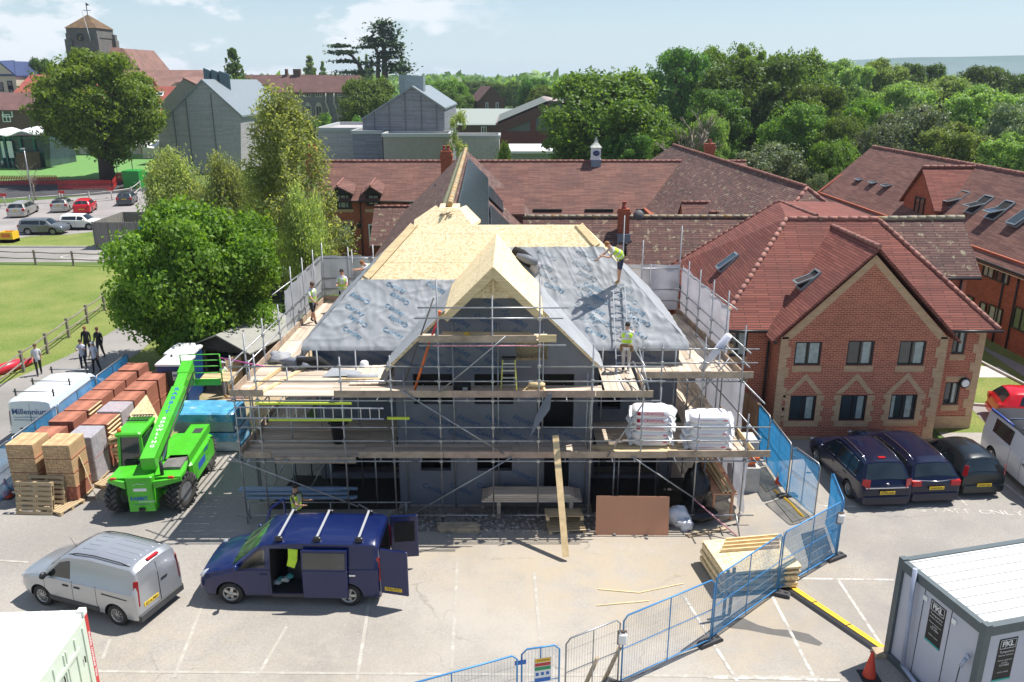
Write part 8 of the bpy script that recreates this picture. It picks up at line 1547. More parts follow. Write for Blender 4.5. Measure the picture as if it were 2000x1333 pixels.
def ramp(a,b,label,w_=.26,m1=m_black,m2=m_yellow,nm='cable_ramp'):
    a,b=mk(a,b);d=(b-a).normalized();n_=Ve((-d.y,d.x,0));t=thing(nm,label,'cable ramp',a);q=MB();q.ext([a-n_*w_,a+n_*w_,a+n_*w_*.5+Ve((0,0,.06)),a-n_*w_*.5+Ve((0,0,.06))],b-a);q.build('base',m1,t);q=MB();n=max(1,int((b-a).length/.9));
    for k in range(n):p,r_=a.lerp(b,k/n),a.lerp(b,(k+.97)/n);q.ext([p+n_*-.0+Ve((0,0,.061)),p+n_*w_*.75+Ve((0,0,.04)),p+n_*w_*.75+Ve((0,0,.05)),p+Ve((0,0,.075))],r_-p)
    q.build('lid',m2,t)
ramp((1526,1141),(1726,1276),'black and yellow cable ramp crossing the car park to the grey cabin')
q=MB();q.path([G(1512,957,.04),G(1530,972,.05),G(1545,985,.04),G(1568,1010,.04)],[.03,.05,.05,.06],6);solo(q,'hose_cover',m_yellow,'yellow rubber hose cover lying over the trench plate','hose')
for k,(c4,lb) in enumerate((((1462,917),(1497,908),(1530,945),(1497,962)),((1506,970),(1540,958),(1590,1006),(1548,1021)))) if 0 else enumerate(((((1462,917),(1497,908),(1530,945),(1497,962)),'scuffed trench plate next to the cone'),(((1506,970),(1540,958),(1590,1006),(1548,1021)),'scuffed trench plate under the yellow hose cover'))):
    q=MB();q.ext([G(x,y,.025) for x,y in c4][::-1],(0,0,.02));solo(q,'trench_plate',M('scuffed_plate',(.26,.245,.21),.8,0,.25,2.5),lb,'trench plate',bevel=.01)
for k,(a,b,w_,lb) in enumerate(((g2(1397,1130),g2(1404,1138),.1,'x'),)):pass
for (x,y,zt,lb) in ((1412,1180,1.5,'sawn timber post strapped to the fence joint, left of two'),(1424,1172,1.45,'sawn timber post strapped to the fence joint, right of two')):p=G(x,y+30);q=MB();q.bar((p.x,p.y,.05),(p.x+.05,p.y+.1,zt),.07,.07);solo(q,'timber_post',m_timber2,lb,'post')
for (a,b,lb) in (((1140,1345,0),(1167,1285,1.0),'thick timber prop with a red cut end behind the plain panel'),((1180,1330,0),(1212,1262,1.1),'timber brace leaning at the foot right of the plain panel')):q=MB();q.tube(G(*a),G(*b),.05,10);solo(q,'timber_prop',m_timber2,lb,'post')
q=MB();p0,p1=g2(1403,765),g2(1462,768);q.bar((p0.x,p0.y,1),(p1.x,p1.y,1),.04,2);p2=g2(1470,785);q.bar((p1.x+.02,p1.y-.05,1),(9.5,29.2,1),.04,2);solo(q,'hoarding',planks('brown_hoarding',(.24,.15,.09),.006,.2,1,.1,plen=3),'brown plywood hoarding between the scaffold and the blue panels','hoarding')
mb=MB();mb.cbox((7.9,27.2,0),(9.0,28.1,1.35),.02);solo(mb,'crate',m_conc,'pale crate behind the right scaffold stair beside the hoarding','crate');mb=MB();rnd=random.Random(1);[mb.ob((8.35+rnd.uniform(-.2,.2),26.2+rnd.uniform(-.1,.1),1.0+.12*k),(.6,.35,.1),(0,0,rnd.uniform(-.2,.2)),0) for k in range(4)];mb.box((8.0,25.9,0),(8.7,26.5,.95),1);solo(mb,'brick_pile',[m_orange,m_conc],'orange blocks stacked at the right end of the lower platform','blocks')
# ================================================================== cabins, toilets, shed
def P2(o,rz):X=MT(o) @ MR(rz,4,'Z');return X
m_cab=M('cabin_panel',(.50,.51,.58),.5,0,.05,1);m_cabf=M('cabin_frame',(.10,.125,.135),.5,.2,.1);m_cabr=M('cabin_roof',(.74,.74,.72),.5,0,.06,3,dirt=((.35,.33,.3),3.5,.66))
rz=math.atan2(.9,3.6);t=thing('site_cabin','grey site cabin with a white ribbed roof and dark frame in the bottom right corner','cabin',(9.42,17.35,0),rz);local(t);W_,L_,H_=2.75,6.5,2.85
q=MB();q.box((.08,-W_+.08,.15),(L_,-.08,H_-.2));q.build('wall',m_cab,t);q=MB()
for x,y in ((0,-W_),(0,-.16),(L_-.16,-W_),(L_-.16,-.16)):q.box((x,y,0),(x+.16,y+.16,H_+.04))
for y in (-W_,-.14):q.box((.16,y,H_-.24),(L_-.16,y+.14,H_));q.box((.16,y,.02),(L_-.16,y+.14,.2))
q.box((.0,-W_+.16,H_-.24),(.14,-.16,H_));q.box((.0,-W_+.16,.02),(.14,-.16,.2));q.build('frame',m_cabf,t)
q=MB();q.box((.14,-W_+.14,H_-.16),(L_,-.14,H_-.07));[q.box((.16,-W_+.2+k*.295,H_-.069),(L_,-W_+.26+k*.295,H_-.035)) for k in range(9)];q.build('roof',m_cabr,t)
q=MB();[q.box((.068,y,.2),(.079,y+.012,H_-.24)) for y in (-.9,-1.75)];q.build('panel_joint',m_trim,t);q=MB();q.tube((-.06,-.75,.3),(-.06,-.62,2.95),.055,10);q.tube((-.06,-.75,.3),(-.1,-1.6,.12),.055,10);q.build('drain_pipe',M('grey_pipe',(.36,.40,.52),.5,0,.1),t)
def pkl(t,o,ux):
    ux=Ve(ux);o=Ve(o);n_=ux.cross(Ve((0,0,1)));q=MB();q.ext([o-ux*.24,o+ux*.24,o+ux*.24+Ve((0,0,1.1)),o-ux*.24+Ve((0,0,1.1))],n_*.006);pn=q.build('sign_board',m_ink,t);q=MB();o2=o+n_*.012
    q.text('PKL',.19,o2+Ve((0,0,.96)),ux,(0,0,1),0,bold=.02)
    for (zz,tx,s_) in ((.76,'Temporary',.085),(.67,'Kitchen Solutions',.055),(.54,'Kitchen equipment',.05),(.47,'available',.05),(.40,'TO HIRE',.07),(.22,'Call for details',.05)):q.text(tx,s_,o2+Ve((0,0,zz)),ux,(0,0,1),0)
    for (a_,b_) in (((-.2,1.07),(.2,1.07)),((-.2,.85),(.2,.85)),((-.2,.85),(-.2,1.07)),((.2,.85),(.2,1.07)),((-.07,.85),(-.07,1.07)),((.06,.85),(.06,1.07))):q.bar(o2+ux*a_[0]+Ve((0,0,a_[1])),o2+ux*b_[0]+Ve((0,0,b_[1])),.004,.01)
    q.build('sign_lettering',m_white,pn);q=MB();q.bar(o2-ux*.24+Ve((0,0,.02)),o2+ux*.24+Ve((0,0,.02)),.006,.05);q.build('sign_edge',M('teal_edge',(.02,.35,.3),.5,0,0),pn)
pkl(t,(.078,-1.35,1.35),(0,-1,0));pkl(t,(.75,-W_+.078,1.3),(1,0,0));q=MB();q.tube((.0,-2.45,1.9),(-.06,-2.45,1.9),.06,10);q.tube((-.06,-2.45,1.85),(-.08,-2.38,1.6),.045,8);q.path([(-.08,-2.36,1.6),(-.05,-2.3,1.0),(0,-2.28,.2)],.012,5,1);q.build('power_socket',[MATS['grey_pipe'],m_black],t);q=MB();[q.ob((.06,y,2.35),(.03,.12,.12)) for y in (-.95,-1.85)];q.build('vent_cover',m_white,t)
q=MB();q.add([(-.35,-1.9,.05),(-.05,-1.55,.95),(-.0,-2.75,.2),(-.0,-1.75,1.05)],[(0,2,3,1)]);s_=q.build('loose_sign',M('sign_back',(.42,.33,.30),.7,0,.1),None);s_.parent=None;bpy.data.objects.remove(s_)
X=P2((9.42,17.35,0),rz);a_,b_,c_=X @ Ve((-.45,-1.62,.02)),X @ Ve((-.5,-2.55,.02)),X @ Ve((-.06,-2.0,.82));q=MB();n_=(b_-a_).cross(c_-a_).normalized();cc=(a_+b_+c_)/3;tri=[]
for p,r_,s2 in ((a_,b_,c_),(b_,c_,a_),(c_,a_,b_)):tri+=[p.lerp(s2,.09),p.lerp(r_,.09)]
q.ext(tri[::-1],n_*.01);q.ext([cc+(p-cc)*1.06-n_*.012 for p in tri][::-1],n_*.009,1);solo(q,'triangular_sign',[M('sign_back',(.42,.33,.30),.7,0,.1),m_black],'back of a triangular road sign leaning on the grey cabin','sign')
q=MB();p=X @ Ve((.1,.1,0));q.box((p.x-.3,p.y-.25,0),(p.x,p.y+.05,.12));solo(q,'packing_block',m_timber2,'small packing blocks under the near corner of the grey cabin','blocks')
rz=R(3);t=thing('shipping_container','white shipping container with rust spots in the bottom left corner','container',(-9.62,15.75,0),rz);local(t);q=MB();q.box((-6.05,-2.4,.12),(-.04,-.03,2.55));m_cont=M('container_white',(.80,.80,.74),.55,0,.04,2,dirt=((.38,.17,.05),1.7,.685));m_cgreen=M('pale_green_container',(.60,.68,.56),.5,0,.05,1.5)
q.build('body',m_cont,t);q=MB();[q.box((-6.0+k*.42,-2.38,2.551),(-5.94+k*.42,-.05,2.57)) for k in range(14)];q.build('roof_rib',m_cont,t);q=MB();q.box((-.03,-2.28,.2),(.0,-.14,2.42));q.build('end_panel',m_cgreen,t);q=MB();[q.box((.0,y,.3),(.03,y+.05,2.3)) for y in (-.35,-.75,-1.15,-1.25,-1.7,-2.1)];q.box((0,-1.9,1.9),(.04,-.6,2.0));q.build('door_edge',m_cgreen,t)
q=MB();[q.box((x,y,z),(x+.16,y+.16,z+.12)) for x in (-6.05,-.15) for y in (-2.43,-.16) for z in (.0,2.48)];[q.box((-.14,y,.12),(.0,y+.14,2.48)) for y in (-2.43,-.14)];q.build('corner_post',m_cont,t);q=MB();q.text('mobile container hire',.14,(.0005+.006,-.07,1.4),(0,0,-1),(0,1,0),1,bold=.02);q.box((.0,-.135,.5),(.005,-.005,2.45));q.build('red_lettering',[m_red,m_white],t)
q=MB();[q.box((.03,y,z),(.05,y+.03,z+.16)) for y,z in ((-.5,1.5),(-1.0,1.1),(-1.4,1.7),(-1.9,.9))];q.build('door_fitting',m_black,t)
mb=MB();mb.blob((-9.1,14.6,.45),(.5,.9,.5),14,0,5,.2);mb.blob((-8.7,14.2,.25),(.4,.5,.25),12,1,8,.25);solo(mb,'waste_sacks',[M('paper_sack',(.55,.46,.33),.8,0,.15,5,.5),m_pack],'torn paper and plastic sacks beside the white container','sacks');mb=MB();mb.blob((-8.35,13.75,.12),(.14,.14,.12),10,0,2,.05);solo(mb,'turquoise_bag',M('turquoise',(.01,.45,.5),.5,0,0),'small turquoise bag at the bottom edge','bag')
def loo(c,label,sign=True):
    t=thing('portable_toilet',label,'toilet',c,0,'portable toilets');local(t);q=MB();q.cbox((-.62,-.6,.1),(.62,.6,2.1),.05);q.build('body',M('toilet_blue',(.012,.05,.17),.5,0,.1),t);q=MB();q.cbox((-.66,-.64,2.1),(.66,.64,2.22),.04);q.ext([(-.62,-.6,2.22),(.62,-.6,2.22),(.4,-.2,2.36),(-.4,-.2,2.36)],(0,.6,0));q.build('roof',m_white,t);q=MB();q.tube((-.1,-.1,2.3),(-.1,-.1,2.46),.05,8);q.box((-.3,-.61,.2),(.3,-.602,1.9));q.build('vent',m_trim,t)
    if sign:q=MB();q.box((.06,-.625,1.45),(.6,-.61,1.85));s_=q.build('sign',m_white,t);q=MB();q.text('euro',.26,(.33,-.63,1.70),(1,0,0),(0,0,1),0,bold=.03);q.text('loo hire',.12,(.33,-.63,1.53),(1,0,0),(0,0,1),0,bold=.02);q.build('sign_lettering',m_navy,s_)
loo((-14.75,33.9,0),'blue portable toilet with white roof and a sign, nearer one');loo((-14.95,35.35,0),'blue portable toilet with white roof, farther one under the maple',False)
rz=R(-18);t=thing('shed','dark timber garden shed with open double doors and a felt roof','shed',(-13.6,36.4,0),rz);local(t);m_shed=planks('dark_shed_boards',(.085,.075,.065),.004,.14,0,.15)
q=MB();q.box((-1.5,0,0),(-1.42,4.2,1.95));q.box((1.42,0,0),(1.5,4.2,1.95));q.box((-1.5,4.15,0),(1.5,4.2,1.95));q.ext([(-1.5,0,1.72),(1.5,0,1.72),(1.5,0,1.95),(0,0,2.55),(-1.5,0,1.95)],(0,.05,0));q.box((-1.42,0,0),(-1.0,.05,1.72));q.box((1.0,0,0),(1.42,.05,1.72));q.box((-1.5,0,.0),(1.5,4.2,.05));q.build('wall',m_shed,t)
q=MB();q.slab([(-1.75,-.3,1.9),(0,-.3,2.64),(0,4.4,2.64),(-1.75,4.4,1.9)][::-1],.06);q.slab([(0,-.3,2.64),(1.75,-.3,1.9),(1.75,4.4,1.9),(0,4.4,2.64)][::-1],.06);q.build('roof',M('grey_felt',(.30,.30,.27),.9,0,.12),t)
for s in (-1,1):q=MB();q.M=MT((s*1.0,-.02,0)) @ MR(R(-100 if s>0 else -60),4,'Z');q.box((0,0,.08),(.95,.04,1.72)) if s>0 else q.box((0,0,.08),(-.6,.04,1.72));q.build('door',m_timber2,t)
mb=MB();mb.box((-17.2,38.4,0),(-13.9,40.2,2.1));solo(mb,'storage_container',MATS['toilet_blue'],'dark blue storage box in the shade under the maple','container')
for k,(px,py,s_) in enumerate(((548,583,1.0),(580,590,1.15),(566,572,.9))):p=G(px,py);t=thing('water_tank',['black lettered box left of three behind the scaffold','black lettered box right of three behind the scaffold','black box behind the other two at the drooping birch'][k],'tank',p);q=MB();q.cbox((p.x-s_,p.y,0),(p.x+s_*.9,p.y+1.6,1.5*s_),.15);q.build('body',M('black_tank',(.035,.035,.04),.5,0,.1),t);q=MB();q.cbox((p.x-s_-.08,p.y-.08,1.5*s_),(p.x+s_*.9+.08,p.y+1.68,1.5*s_+.12),.06);q.build('lid',m_metal,t)
# ================================================================== rail fences, pickets, street things
m_rail=M('weathered_oak_rail',(.24,.21,.175),.9,0,.3,4,.3);m_railw=M('pale_rail',(.5,.48,.44),.85,0,.2,2)
def railfence(pts,label,m=m_rail,h=1.15,rails=(.5,.98),caps=False):
    t=thing('post_and_rail_fence',label,'fence',pts[0])
    for i,p in enumerate(pts):q=MB();q.box((p.x-.06,p.y-.06,0),(p.x+.06,p.y+.06,h));q.build('post',m,t)
    for i in range(len(pts)-1):
        for r_ in rails:a,b=pts[i],pts[i+1];md=a.lerp(b,.5);q=MB();q.path([(a.x,a.y,r_),(md.x,md.y,r_-.04),(b.x,b.y,r_)],.045,5);q.build('rail',m,t)
    return t
A_,B_=G(47,727),G(172,632);st_=(B_-A_)/3
railfence([A_+st_*k for k in range(-3,6)],'weathered post and rail fence running beside the site road');C_=G(70,517);D_=G(144,519);railfence([C_+(D_-C_)*k for k in range(-2,4)],'post and rail fence along the far side of the lawn')
a,b=G(0,408),G(176,397);railfence([a+(b-a)*(k/3) for k in range(-1,4)]+[G(258,386),G(275,372)],'pale rail fence behind the far parked cars',m_railw,1.3,(.35,1.1))
for k,(x,y) in enumerate(((11,404),(124,398),(219,392))):p=G(x,y);t=thing('sign_post',['small red sign on a post by the silver estate car','small red sign on a post behind the black roofed car','small red sign on a post left of the dark grey hatchback'][k],'sign',p,0,'small red signs');q=MB();q.tube(p,p+Ve((0,0,1.5)),.06,6);q.build('post',m_railw,t);q=MB();q.box((p.x-.35,p.y-.08,1.15),(p.x+.35,p.y-.06,1.5));q.build('plate',m_red,t)
def picket(a,b,label,h=1.25,z=0):
    t=thing('picket_fence',label,'fence',(a.x,a.y,z));d=(b-a);n=int(d.length/.22);u=d.normalized();q=MB()
    for k in range(n):p=a+u*(k*.22);q.bar((p.x,p.y,z),(p.x,p.y,z+h),.12,.03,up=(u.y,-u.x,0))
    q.build('pickets',m_red,t);q=MB();[q.bar((a.x,a.y+.05,z+zz),(b.x,b.y+.05,z+zz),.04,.1) for zz in (.3,.9)];q.build('rail',m_red,t)
picket(G(-60,362),G(118,361),'long red picket fence in front of the glazed pavilion');picket(G(115,371),G(222,371),'red picket fence closing round the foot of the oak');picket(G(222,371),G(232,356),'short return of red pickets right of the oak');picket(G(232,355),G(250,356),'last red pickets beside the green container')
mb=MB();p=G(258,369);mb.cbox((p.x-1.1,p.y,0),(p.x+1.1,p.y+2.2,2.3),.05);mb.box((p.x-.8,p.y-.05,.3),(p.x+.8,p.y,1.2));solo(mb,'storage_container',M('bright_green_steel',(.02,.28,.04),.5,0,.1),'bright green steel box at the end of the red pickets','container')
p=G(66,399);t=thing('street_lamp','tall grey lamp column among bare branches at the far car park','lamp post',p);q=MB();q.tube(p,(p.x,p.y,6.2),.09,8,r2=.05);q.build('column',m_galv,t);q=MB();q.ob((p.x,p.y-.3,6.25),(.25,.7,.12));q.build('lantern',m_metal,t)
p=G(70,392);branchy('dead_tree','leafless twiggy tree around the lamp column',p,5.5,1.2,3,m_dead,9,.12)
p=G(20,473);t=thing('grit_bin','yellow open grit bin at the grass verge','bin',p);q=MB();h=.95
for a,b in (((-.6,-.5),(.6,-.42)),((-.6,.42),(.6,.5)),((-.6,-.42),(-.5,.42)),((.5,-.42),(.6,.42))):q.box((p.x+a[0],p.y+a[1],0),(p.x+b[0],p.y+b[1],h))
q.box((p.x-.6,p.y-.5,0),(p.x+.6,p.y+.5,.3));q.build('body',m_yellow,t);q=MB();q.box((p.x-.38,p.y-.52,.5),(p.x+.38,p.y-.5,.8));q.build('opening',m_orange,t)
p0,p1=G(187,487),G(228,484);q=MB();m_encl=planks('grey_enclosure_boards',(.27,.25,.235),.01,.15,1,.12,plen=2.5);q.box((p0.x,p0.y,0),(p1.x+2.4,p0.y+.08,2.3));q.box((p0.x,p0.y+.1,0),(p0.x+.08,p0.y+5.5,2.3));q.box((p0.x+.1,p0.y+5.5,0),(p1.x+2.4,p0.y+5.58,2.3));[q.box((p0.x+k*1.2,p0.y-.06,0),(p0.x+.1+k*1.2,p0.y-.003,2.35)) for k in range(4)];t=solo(q,'bin_enclosure',m_encl,'weathered timber bin enclosure left of the round maple','enclosure')
q=MB();q.box((p0.x+2.2,p0.y+.8,0),(p1.x+2.0,p0.y+3.2,1.5));q.ext([(p0.x+2.1,p0.y+.7,1.5),(p0.x+2.1,p0.y+3.3,1.5),(p0.x+2.1,p0.y+3.0,1.75),(p0.x+2.1,p0.y+1.0,1.75)],(2.4,0,0),1);solo(q,'waste_bin',[M('dark_green_bin',(.03,.1,.06),.5,0,.1),M('mint_lid',(.12,.48,.36),.5,0,.1)],'large waste bin with a mint green lid inside the timber enclosure','bin')
q=MB();a=G(-20,735,.1);b=G(60,708,.12);q.path([a,a.lerp(b,.3)+Ve((0,0,.15)),a.lerp(b,.7)+Ve((0,0,.15)),b],[.08,.28,.26,.05],8);t=solo(q,'canoe',m_redc_ if 0 else M('red_plastic',(.65,.03,.06),.35,0,.08),'red canoe lying in the grass by the post and rail fence','canoe');q=MB();c=Ve((.2,.35,.1));q.path([a+c,a.lerp(b,.3)+c,a.lerp(b,.7)+c,b+c],[.05,.22,.22,.05],8);solo(q,'canoe',MATS['red_plastic'],'second red canoe, on the lawn side of the first','canoe')
# ================================================================== people
m_skin=M('skin',(.50,.27,.18),.6,0,.06,8);m_hairm={k:M('hair_' +k,c,.8,0,.2,30) for k,c in (('dark',(.025,.018,.014)),('brown',(.10,.055,.03)),('grey',(.30,.30,.31)),('ginger',(.25,.11,.04)))}
CLO={'white':M('white_shirt',(.66,.66,.70),.8,0,.08,9),'lilac':M('lilac_shirt',(.60,.60,.72),.8,0,.08,9),'black':M('black_cloth',(.02,.02,.025),.85,0,.2,9),'navy':M('navy_cloth',(.03,.035,.07),.85,0,.15,9),'grey':M('grey_cloth',(.22,.22,.25),.85,0,.15,9),'stone':M('stone_cloth',(.45,.43,.40),.85,0,.15,9),'olive':M('olive_cloth',(.10,.09,.06),.9,0,.2,9),'tan':M('tan_boot',(.38,.22,.09),.8,0,.15,9),'skin':m_skin}
def person(loc,rz,label,H=1.78,shirt='white',legs='navy',shoe='black',hair='dark',vest=m_hv,bend=0,shorts=False,armL=(5,15,8),armR=(5,15,8),legL=(3,4),legR=(-3,4),head=0,cap=None,group=None,longsleeve=False,belt=False):
    """faces local -y;arm = (forward pitch, elbow bend, outward), leg = (forward pitch, knee bend)"""
    t=thing('person',label,'person',loc,rz,group);t.scale=(H/1.75,)*3;local(t);V=Vector;rot=lambda a,v:MR(R(a),3,'X') @ V(v)
    pel=V((0,0,.93));sp=lambda l:pel+rot(bend,(0,0,l));J={};E=[];vs=[pel,pel+rot(bend*.5,(0,0,.17)),sp(.37),sp(.50),sp(.60)];rd=[(.155,.115),(.135,.105),(.165,.12),(.075,.07),(.058,.062)];ty=['L','S','S','S','K'];E=[(0,1),(1,2),(2,3),(3,4)]
    hd=rot(bend-head,(0,-.012,.085));h0=vs[4]+hd;h1=h0+hd*.85;vs+=[h0,h1];rd+=[(.078,.092),(.07,.085)];ty+=['K','K'];E+=[(4,5),(5,6)]
    hands=[]
    for s,(f,e,o) in ((-1,armL),(1,armR)):
        sh=sp(.47)+V((s*.175,0,0));d1=rot(-f if 0 else f*-1,(0,0,-1));d1=MR(R(o)*-s,3,'Y') @ (MR(R(-f),3,'X') @ V((0,0,-1)));el=sh+d1*.29;d2=MR(R(o*.3)*-s,3,'Y') @ (MR(R(-f-e),3,'X') @ V((0,0,-1)));wr2=el+d2*.25;hn=wr2+d2*.07
        k=len(vs);vs+=[sh,el,wr2,hn];rd+=[(.062,.062),(.043,.043),(.028,.026),(.04,.022)];ty+=['S','A','K','K'];E+=[(3,k),(k,k+1),(k+1,k+2),(k+2,k+3)];hands.append((wr2,hn,d2,s))
    for s,(f,kn) in ((-1,legL),(1,legR)):
        hp=pel+V((s*.09,0,-.06));d1=MR(R(-f),3,'X') @ V((0,0,-1));kk=hp+d1*.40;d2=MR(R(-f+kn),3,'X') @ V((0,0,-1));an=kk+d2*.39;toe=an+V((0,-.13,-.045));k=len(vs);vs+=[hp,kk,an,toe];rd+=[(.095,.10),(.062,.065),(.044,.05),(.042,.032)];ty+=['L','L','C','B'];E+=[(0,k),(k,k+1),(k+1,k+2),(k+2,k+3)]
    mz=min(v.z for v in vs)-.035;vs=[v-V((0,0,mz)) for v in vs];hands=[(a-V((0,0,mz)),b-V((0,0,mz)),d,s) for a,b,d,s in hands]
    me=bpy.data.meshes.new('body');me.from_pydata([tuple(v) for v in vs],E,[]);o=bpy.data.objects.new('body',me);COL.objects.link(o);o.modifiers.new('k','SKIN');me.skin_vertices[0].data[0].use_root=True
    for i,r_ in enumerate(rd):me.skin_vertices[0].data[i].radius=r_;me.skin_vertices[0].data[i].use_root=(i==0)
    o.modifiers.new('s','SUBSURF').levels=1;smooth_eval(o);b=MB();b.add([v.co for v in o.data.vertices],[],0);mats=[m_skin,CLO[shirt],CLO[legs],CLO[shoe]];me2=o.data
    for p in me2.polygons:
        c=p.center;best=(9,0)
        for (i,j) in E:
            a_,b_=vs[i],vs[j];u=max(0,min(1,(c-a_).dot(b_-a_)/max(1e-9,(b_-a_).length_squared)));d=(c-a_.lerp(b_,u)).length/(rd[i][0]*(1-u)+rd[j][0]*u);best=min(best,(d,i,j,u)) if len(best)>2 else ((d,i,j,u) if d<9 else best)
        _,i,j,u=best if len(best)>2 else (0,0,1,0);tt=ty[j];m_=0
        if tt=='S' or (i==3 and j>4):m_=1
        elif tt=='A':m_=1 if (u<.75 or longsleeve) else 0
        elif tt=='L':m_=2 if not (shorts and j>6 and u>.92) else 0
        elif tt=='C':m_=(0 if shorts else 2) if (u<.8) else 3
        elif tt=='B':m_=3
        elif tt=='K' and longsleeve and ty[i]=='A':m_=1
        b.f.append(list(p.vertices));b.m.append(m_);b.s.append(True)
    bpy.data.objects.remove(o)
    for wq,hn,d,s in hands:
        sd=d.cross(V((0,1,0))).normalized()*s
        for k in range(4):off=d.orthogonal().normalized()*.0+V((0,1,0))*(.030-k*.02)*.9;p=hn+off;cu=sd*-.01*s;L_=(.055,.068,.07,.06)[k];b.path([p-d*.01,p+d*L_*.55+V((-s*.004,0,0)),p+d*L_+V((-s*.018,-.006,.004))],[.0095,.0088,.007],5)
        b.path([wq+d*.03+V((0,-.02,0)),wq+d*.065+V((-s*.01,-.045,0)),wq+d*.10+V((-s*.015,-.05,.004))],[.012,.0105,.008],5)
    hc=vs[5].lerp(vs[6],.55);fw=rot(bend-head,(0,-1,0));upv=rot(bend-head,(0,0,1));b.blob(hc+fw*.098-upv*.012,(.014,.02,.022),6,amp=0);[b.blob(hc+V((s*.083,0,0))-upv*.01,(.012,.02,.03),6,amp=0) for s in (-1,1)]
    body=b.build('body',mats,t);f=MB();[f.blob(hc+fw*.088+V((s*.032,0,0))+upv*.015,(.012,.008,.008),6,amp=0) for s in (-1,1)];f.ob(hc+fw*.091-upv*.05,(.045,.01,.01),(0,0,0));f.build('face_features',m_ink,body)
    q=MB();cm=(cap or m_hairm[hair]);q.blob(hc+upv*.035-fw*.012,(.088,.100,.088),14,0,3,.03 if not cap else 0);ob_=q.build('hair' if not cap else 'cap',cm,t)
    if cap:q=MB();q.ob(hc+upv*.06+fw*.12,(.13,.12,.012));q.build('peak',cap,ob_)
    if vest:
        sc=[vs[0]+(vs[1]-vs[0])*.1,vs[1],vs[2],vs[2].lerp(vs[3],.5),vs[3]];rr_=[(.182,.142),(.175,.14),(.195,.15),(.185,.14),(.10,.09)];q=MB();n=16;V_=[];dr=[]
        cuts_=[]
        for i in range(len(sc)-1):
            for k in range(3):u=k/3;cuts_.append((sc[i].lerp(sc[i+1],u),rr_[i][0]*(1-u)+rr_[i+1][0]*u,rr_[i][1]*(1-u)+rr_[i+1][1]*u))
        cuts_.append((sc[-1],*rr_[-1]));ax=rot(bend,(0,1,0))
        for (c,a_,b_) in cuts_:
            for k in range(n):th=2*PI*k/n;V_.append(c+V((math.cos(th)*a_,0,0))+ax*math.sin(th)*b_)
        fs=[(i*n+k,i*n+(k+1)%n,(i+1)*n+(k+1)%n,(i+1)*n+k) for i in range(len(cuts_)-1) for k in range(n)]
        q.add(V_,fs,0,True);
        for i,f_ in enumerate(q.f):
            if i // n in (1,4) or (i%n in (3,4,11,12) and i // n>4):q.m[i]=1
        q.build('vest',[vest,m_refl],t)
    if belt:q=MB();c=vs[0].lerp(vs[1],.2);q.lathe([(.17,-.05),(.185,0),(.17,.05)],c,14);[q.cbox((c.x+s*.17-.06,c.y-.06,c.z-.22),(c.x+s*.17+.06,c.y+.08,c.z),.03) for s in (-1,1)];q.build('tool_belt',M('leather',(.20,.12,.05),.7,0,.2),t)
    return t
def atz(px,py,z):return G(px,py,z)
NF=(lambda px,py:onplane(px,py,A0,Ve((0,-PT,1))))
p=NF(1208,556);person(p+Ve((.03,-.12,.05)),R(-72),'roofer in hi vis vest and shorts leaning over from the roof ladder top',1.78,'stone','navy','tan','ginger',m_hv,bend=48,shorts=True,armL=(48,5,5),armR=(35,70,5),legL=(2,3),legR=(10,6),head=10)
p=G(1219,718,Z2);person(Ve((p.x,26.1,Z2)),R(170),'worker in yellow vest and tool belt at the foot of the roof ladder',1.72,'white','stone','black','dark',m_hv,belt=True,armL=(60,40,10),armR=(30,60,10))
p=G(606,632,Z2);person(Ve((-8.0,p.y,Z2)),R(55),'worker in black shorts walking along the left scaffold walkway looking up at the roof',1.75,'white','black','black','brown',m_hvo,shorts=True,armL=(30,30,5),armR=(-5,20,5),legL=(18,8),legR=(-14,10),head=-18)
person(Ve((-7.15,33.6,Z2)),R(5),'worker in white shirt and vest standing at the back of the left walkway',1.8,'white','black','black','dark',m_hvo,armL=(25,70,5),armR=(25,75,5),head=12)
person(Ve((-5.75,34.2,Z2+.7)),R(-70),'worker bending behind the left hip of the new plywood roof',1.75,'white','black','black','ginger',m_hvo,bend=62,armL=(60,30,5),armR=(70,20,5),head=20)
p=G(584,1012);person(Ve((-6.83,23.1,0)),R(68),'bearded worker in a yellow vest standing behind the blue van',1.82,'olive','navy','black','dark',m_hv,armL=(28,75,5),armR=(22,80,5))
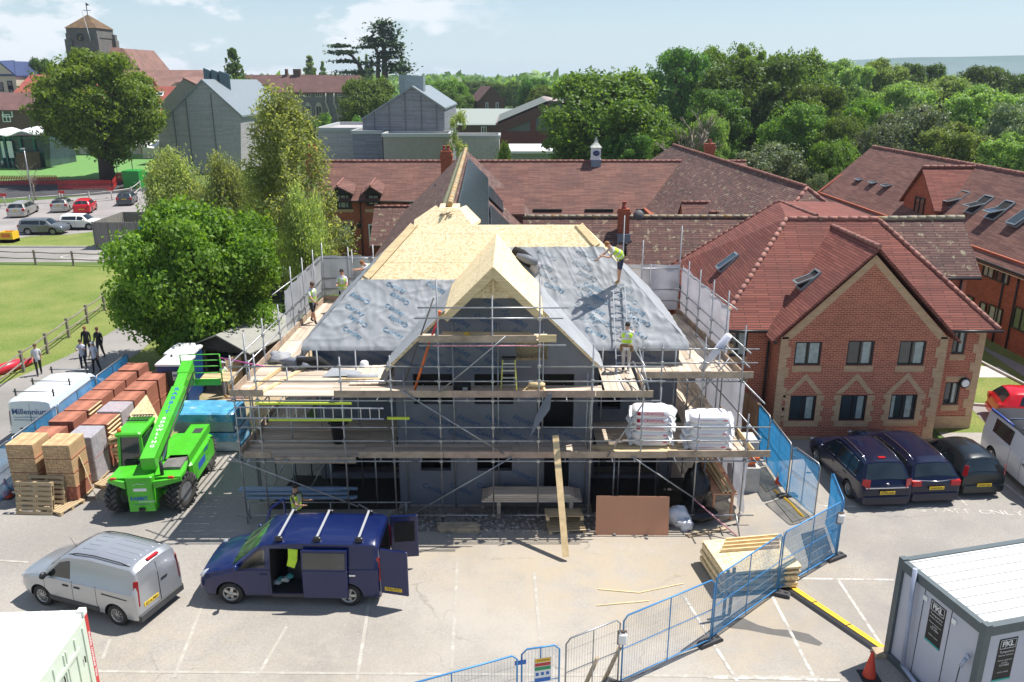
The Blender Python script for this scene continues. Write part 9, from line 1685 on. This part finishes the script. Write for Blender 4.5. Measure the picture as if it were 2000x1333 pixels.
p=G(421,762);person(Ve((-13.1,34.9,0)),R(80),'older worker in a grey cap and vest standing at the shed door',1.76,'white','grey','tan','grey',m_hvo,cap=M('grey_cap',(.42,.42,.45),.8,0,.1),armL=(35,60,5),armR=(30,50,5))
p=G(460,752);person(Ve((-12.1,37.4,0)),R(20),'worker in a vest in the dark inside the shed',1.75,'grey','black','black','dark',m_hvo)
for (px,py,rz_,lb,H_,sh,hr,lg) in ((78,733,30,'pupil in a white sports shirt walking past the fence post, leftmost of the pupils',1.62,'white','brown','black'),(165,722,20,'pupil in a pale shirt with arms folded on the road',1.58,'lilac','dark','navy'),(190,728,-10,'pupil in a pale shirt and white cap beside the one with folded arms',1.64,'lilac','dark','black'),(174,698,10,'person in black clothes at the rear left of the pupils',1.7,'black','ginger','black'),(198,700,-5,'person in black clothes at the rear right under the maple',1.7,'black','brown','black')):
    person(G(px,py),R(rz_),lb,H_,sh,lg,'black',hr,None,longsleeve=(sh=='black'),armL=((40,85,5) if px==165 else (8,20,6)),armR=((40,85,5) if px==165 else (-6,25,6)),legL=(14,8),legR=(-10,10),cap=(m_white if px==190 else None),group='people walking up the site road')
rnd=random.Random(21)
for k in range(8):person(G(8+k*9+rnd.uniform(-2,2),328+rnd.uniform(-3,3)),rnd.uniform(0,6),f'{("first", "second", "third", "fourth", "fifth", "sixth", "seventh", "eighth")[k]} from the left of the children by the planter wall',1.4,('white','lilac','grey','white')[k%4],'navy','black',('dark','brown')[k%2],None,group='children by the pavilion')

mb=MB();mb.box((-900,-8,-1),(900,1700,34));hz=mb.build('haze',MATS.get('haze') or bpy.data.materials.new('haze'));hm_=hz.data.materials[0];hm_.use_nodes=True;nt=hm_.node_tree;nt.nodes.clear();o_=nt.nodes.new('ShaderNodeOutputMaterial');v_=nt.nodes.new('ShaderNodeVolumePrincipled');v_.inputs['Color'].default_value=(.80,.89,1,1);v_.inputs['Density'].default_value=.00018;v_.inputs['Anisotropy'].default_value=.2;nt.links.new(v_.outputs[0],o_.inputs['Volume']);tag(hz,'thin summer haze filling the air over the site','haze',kind='stuff')
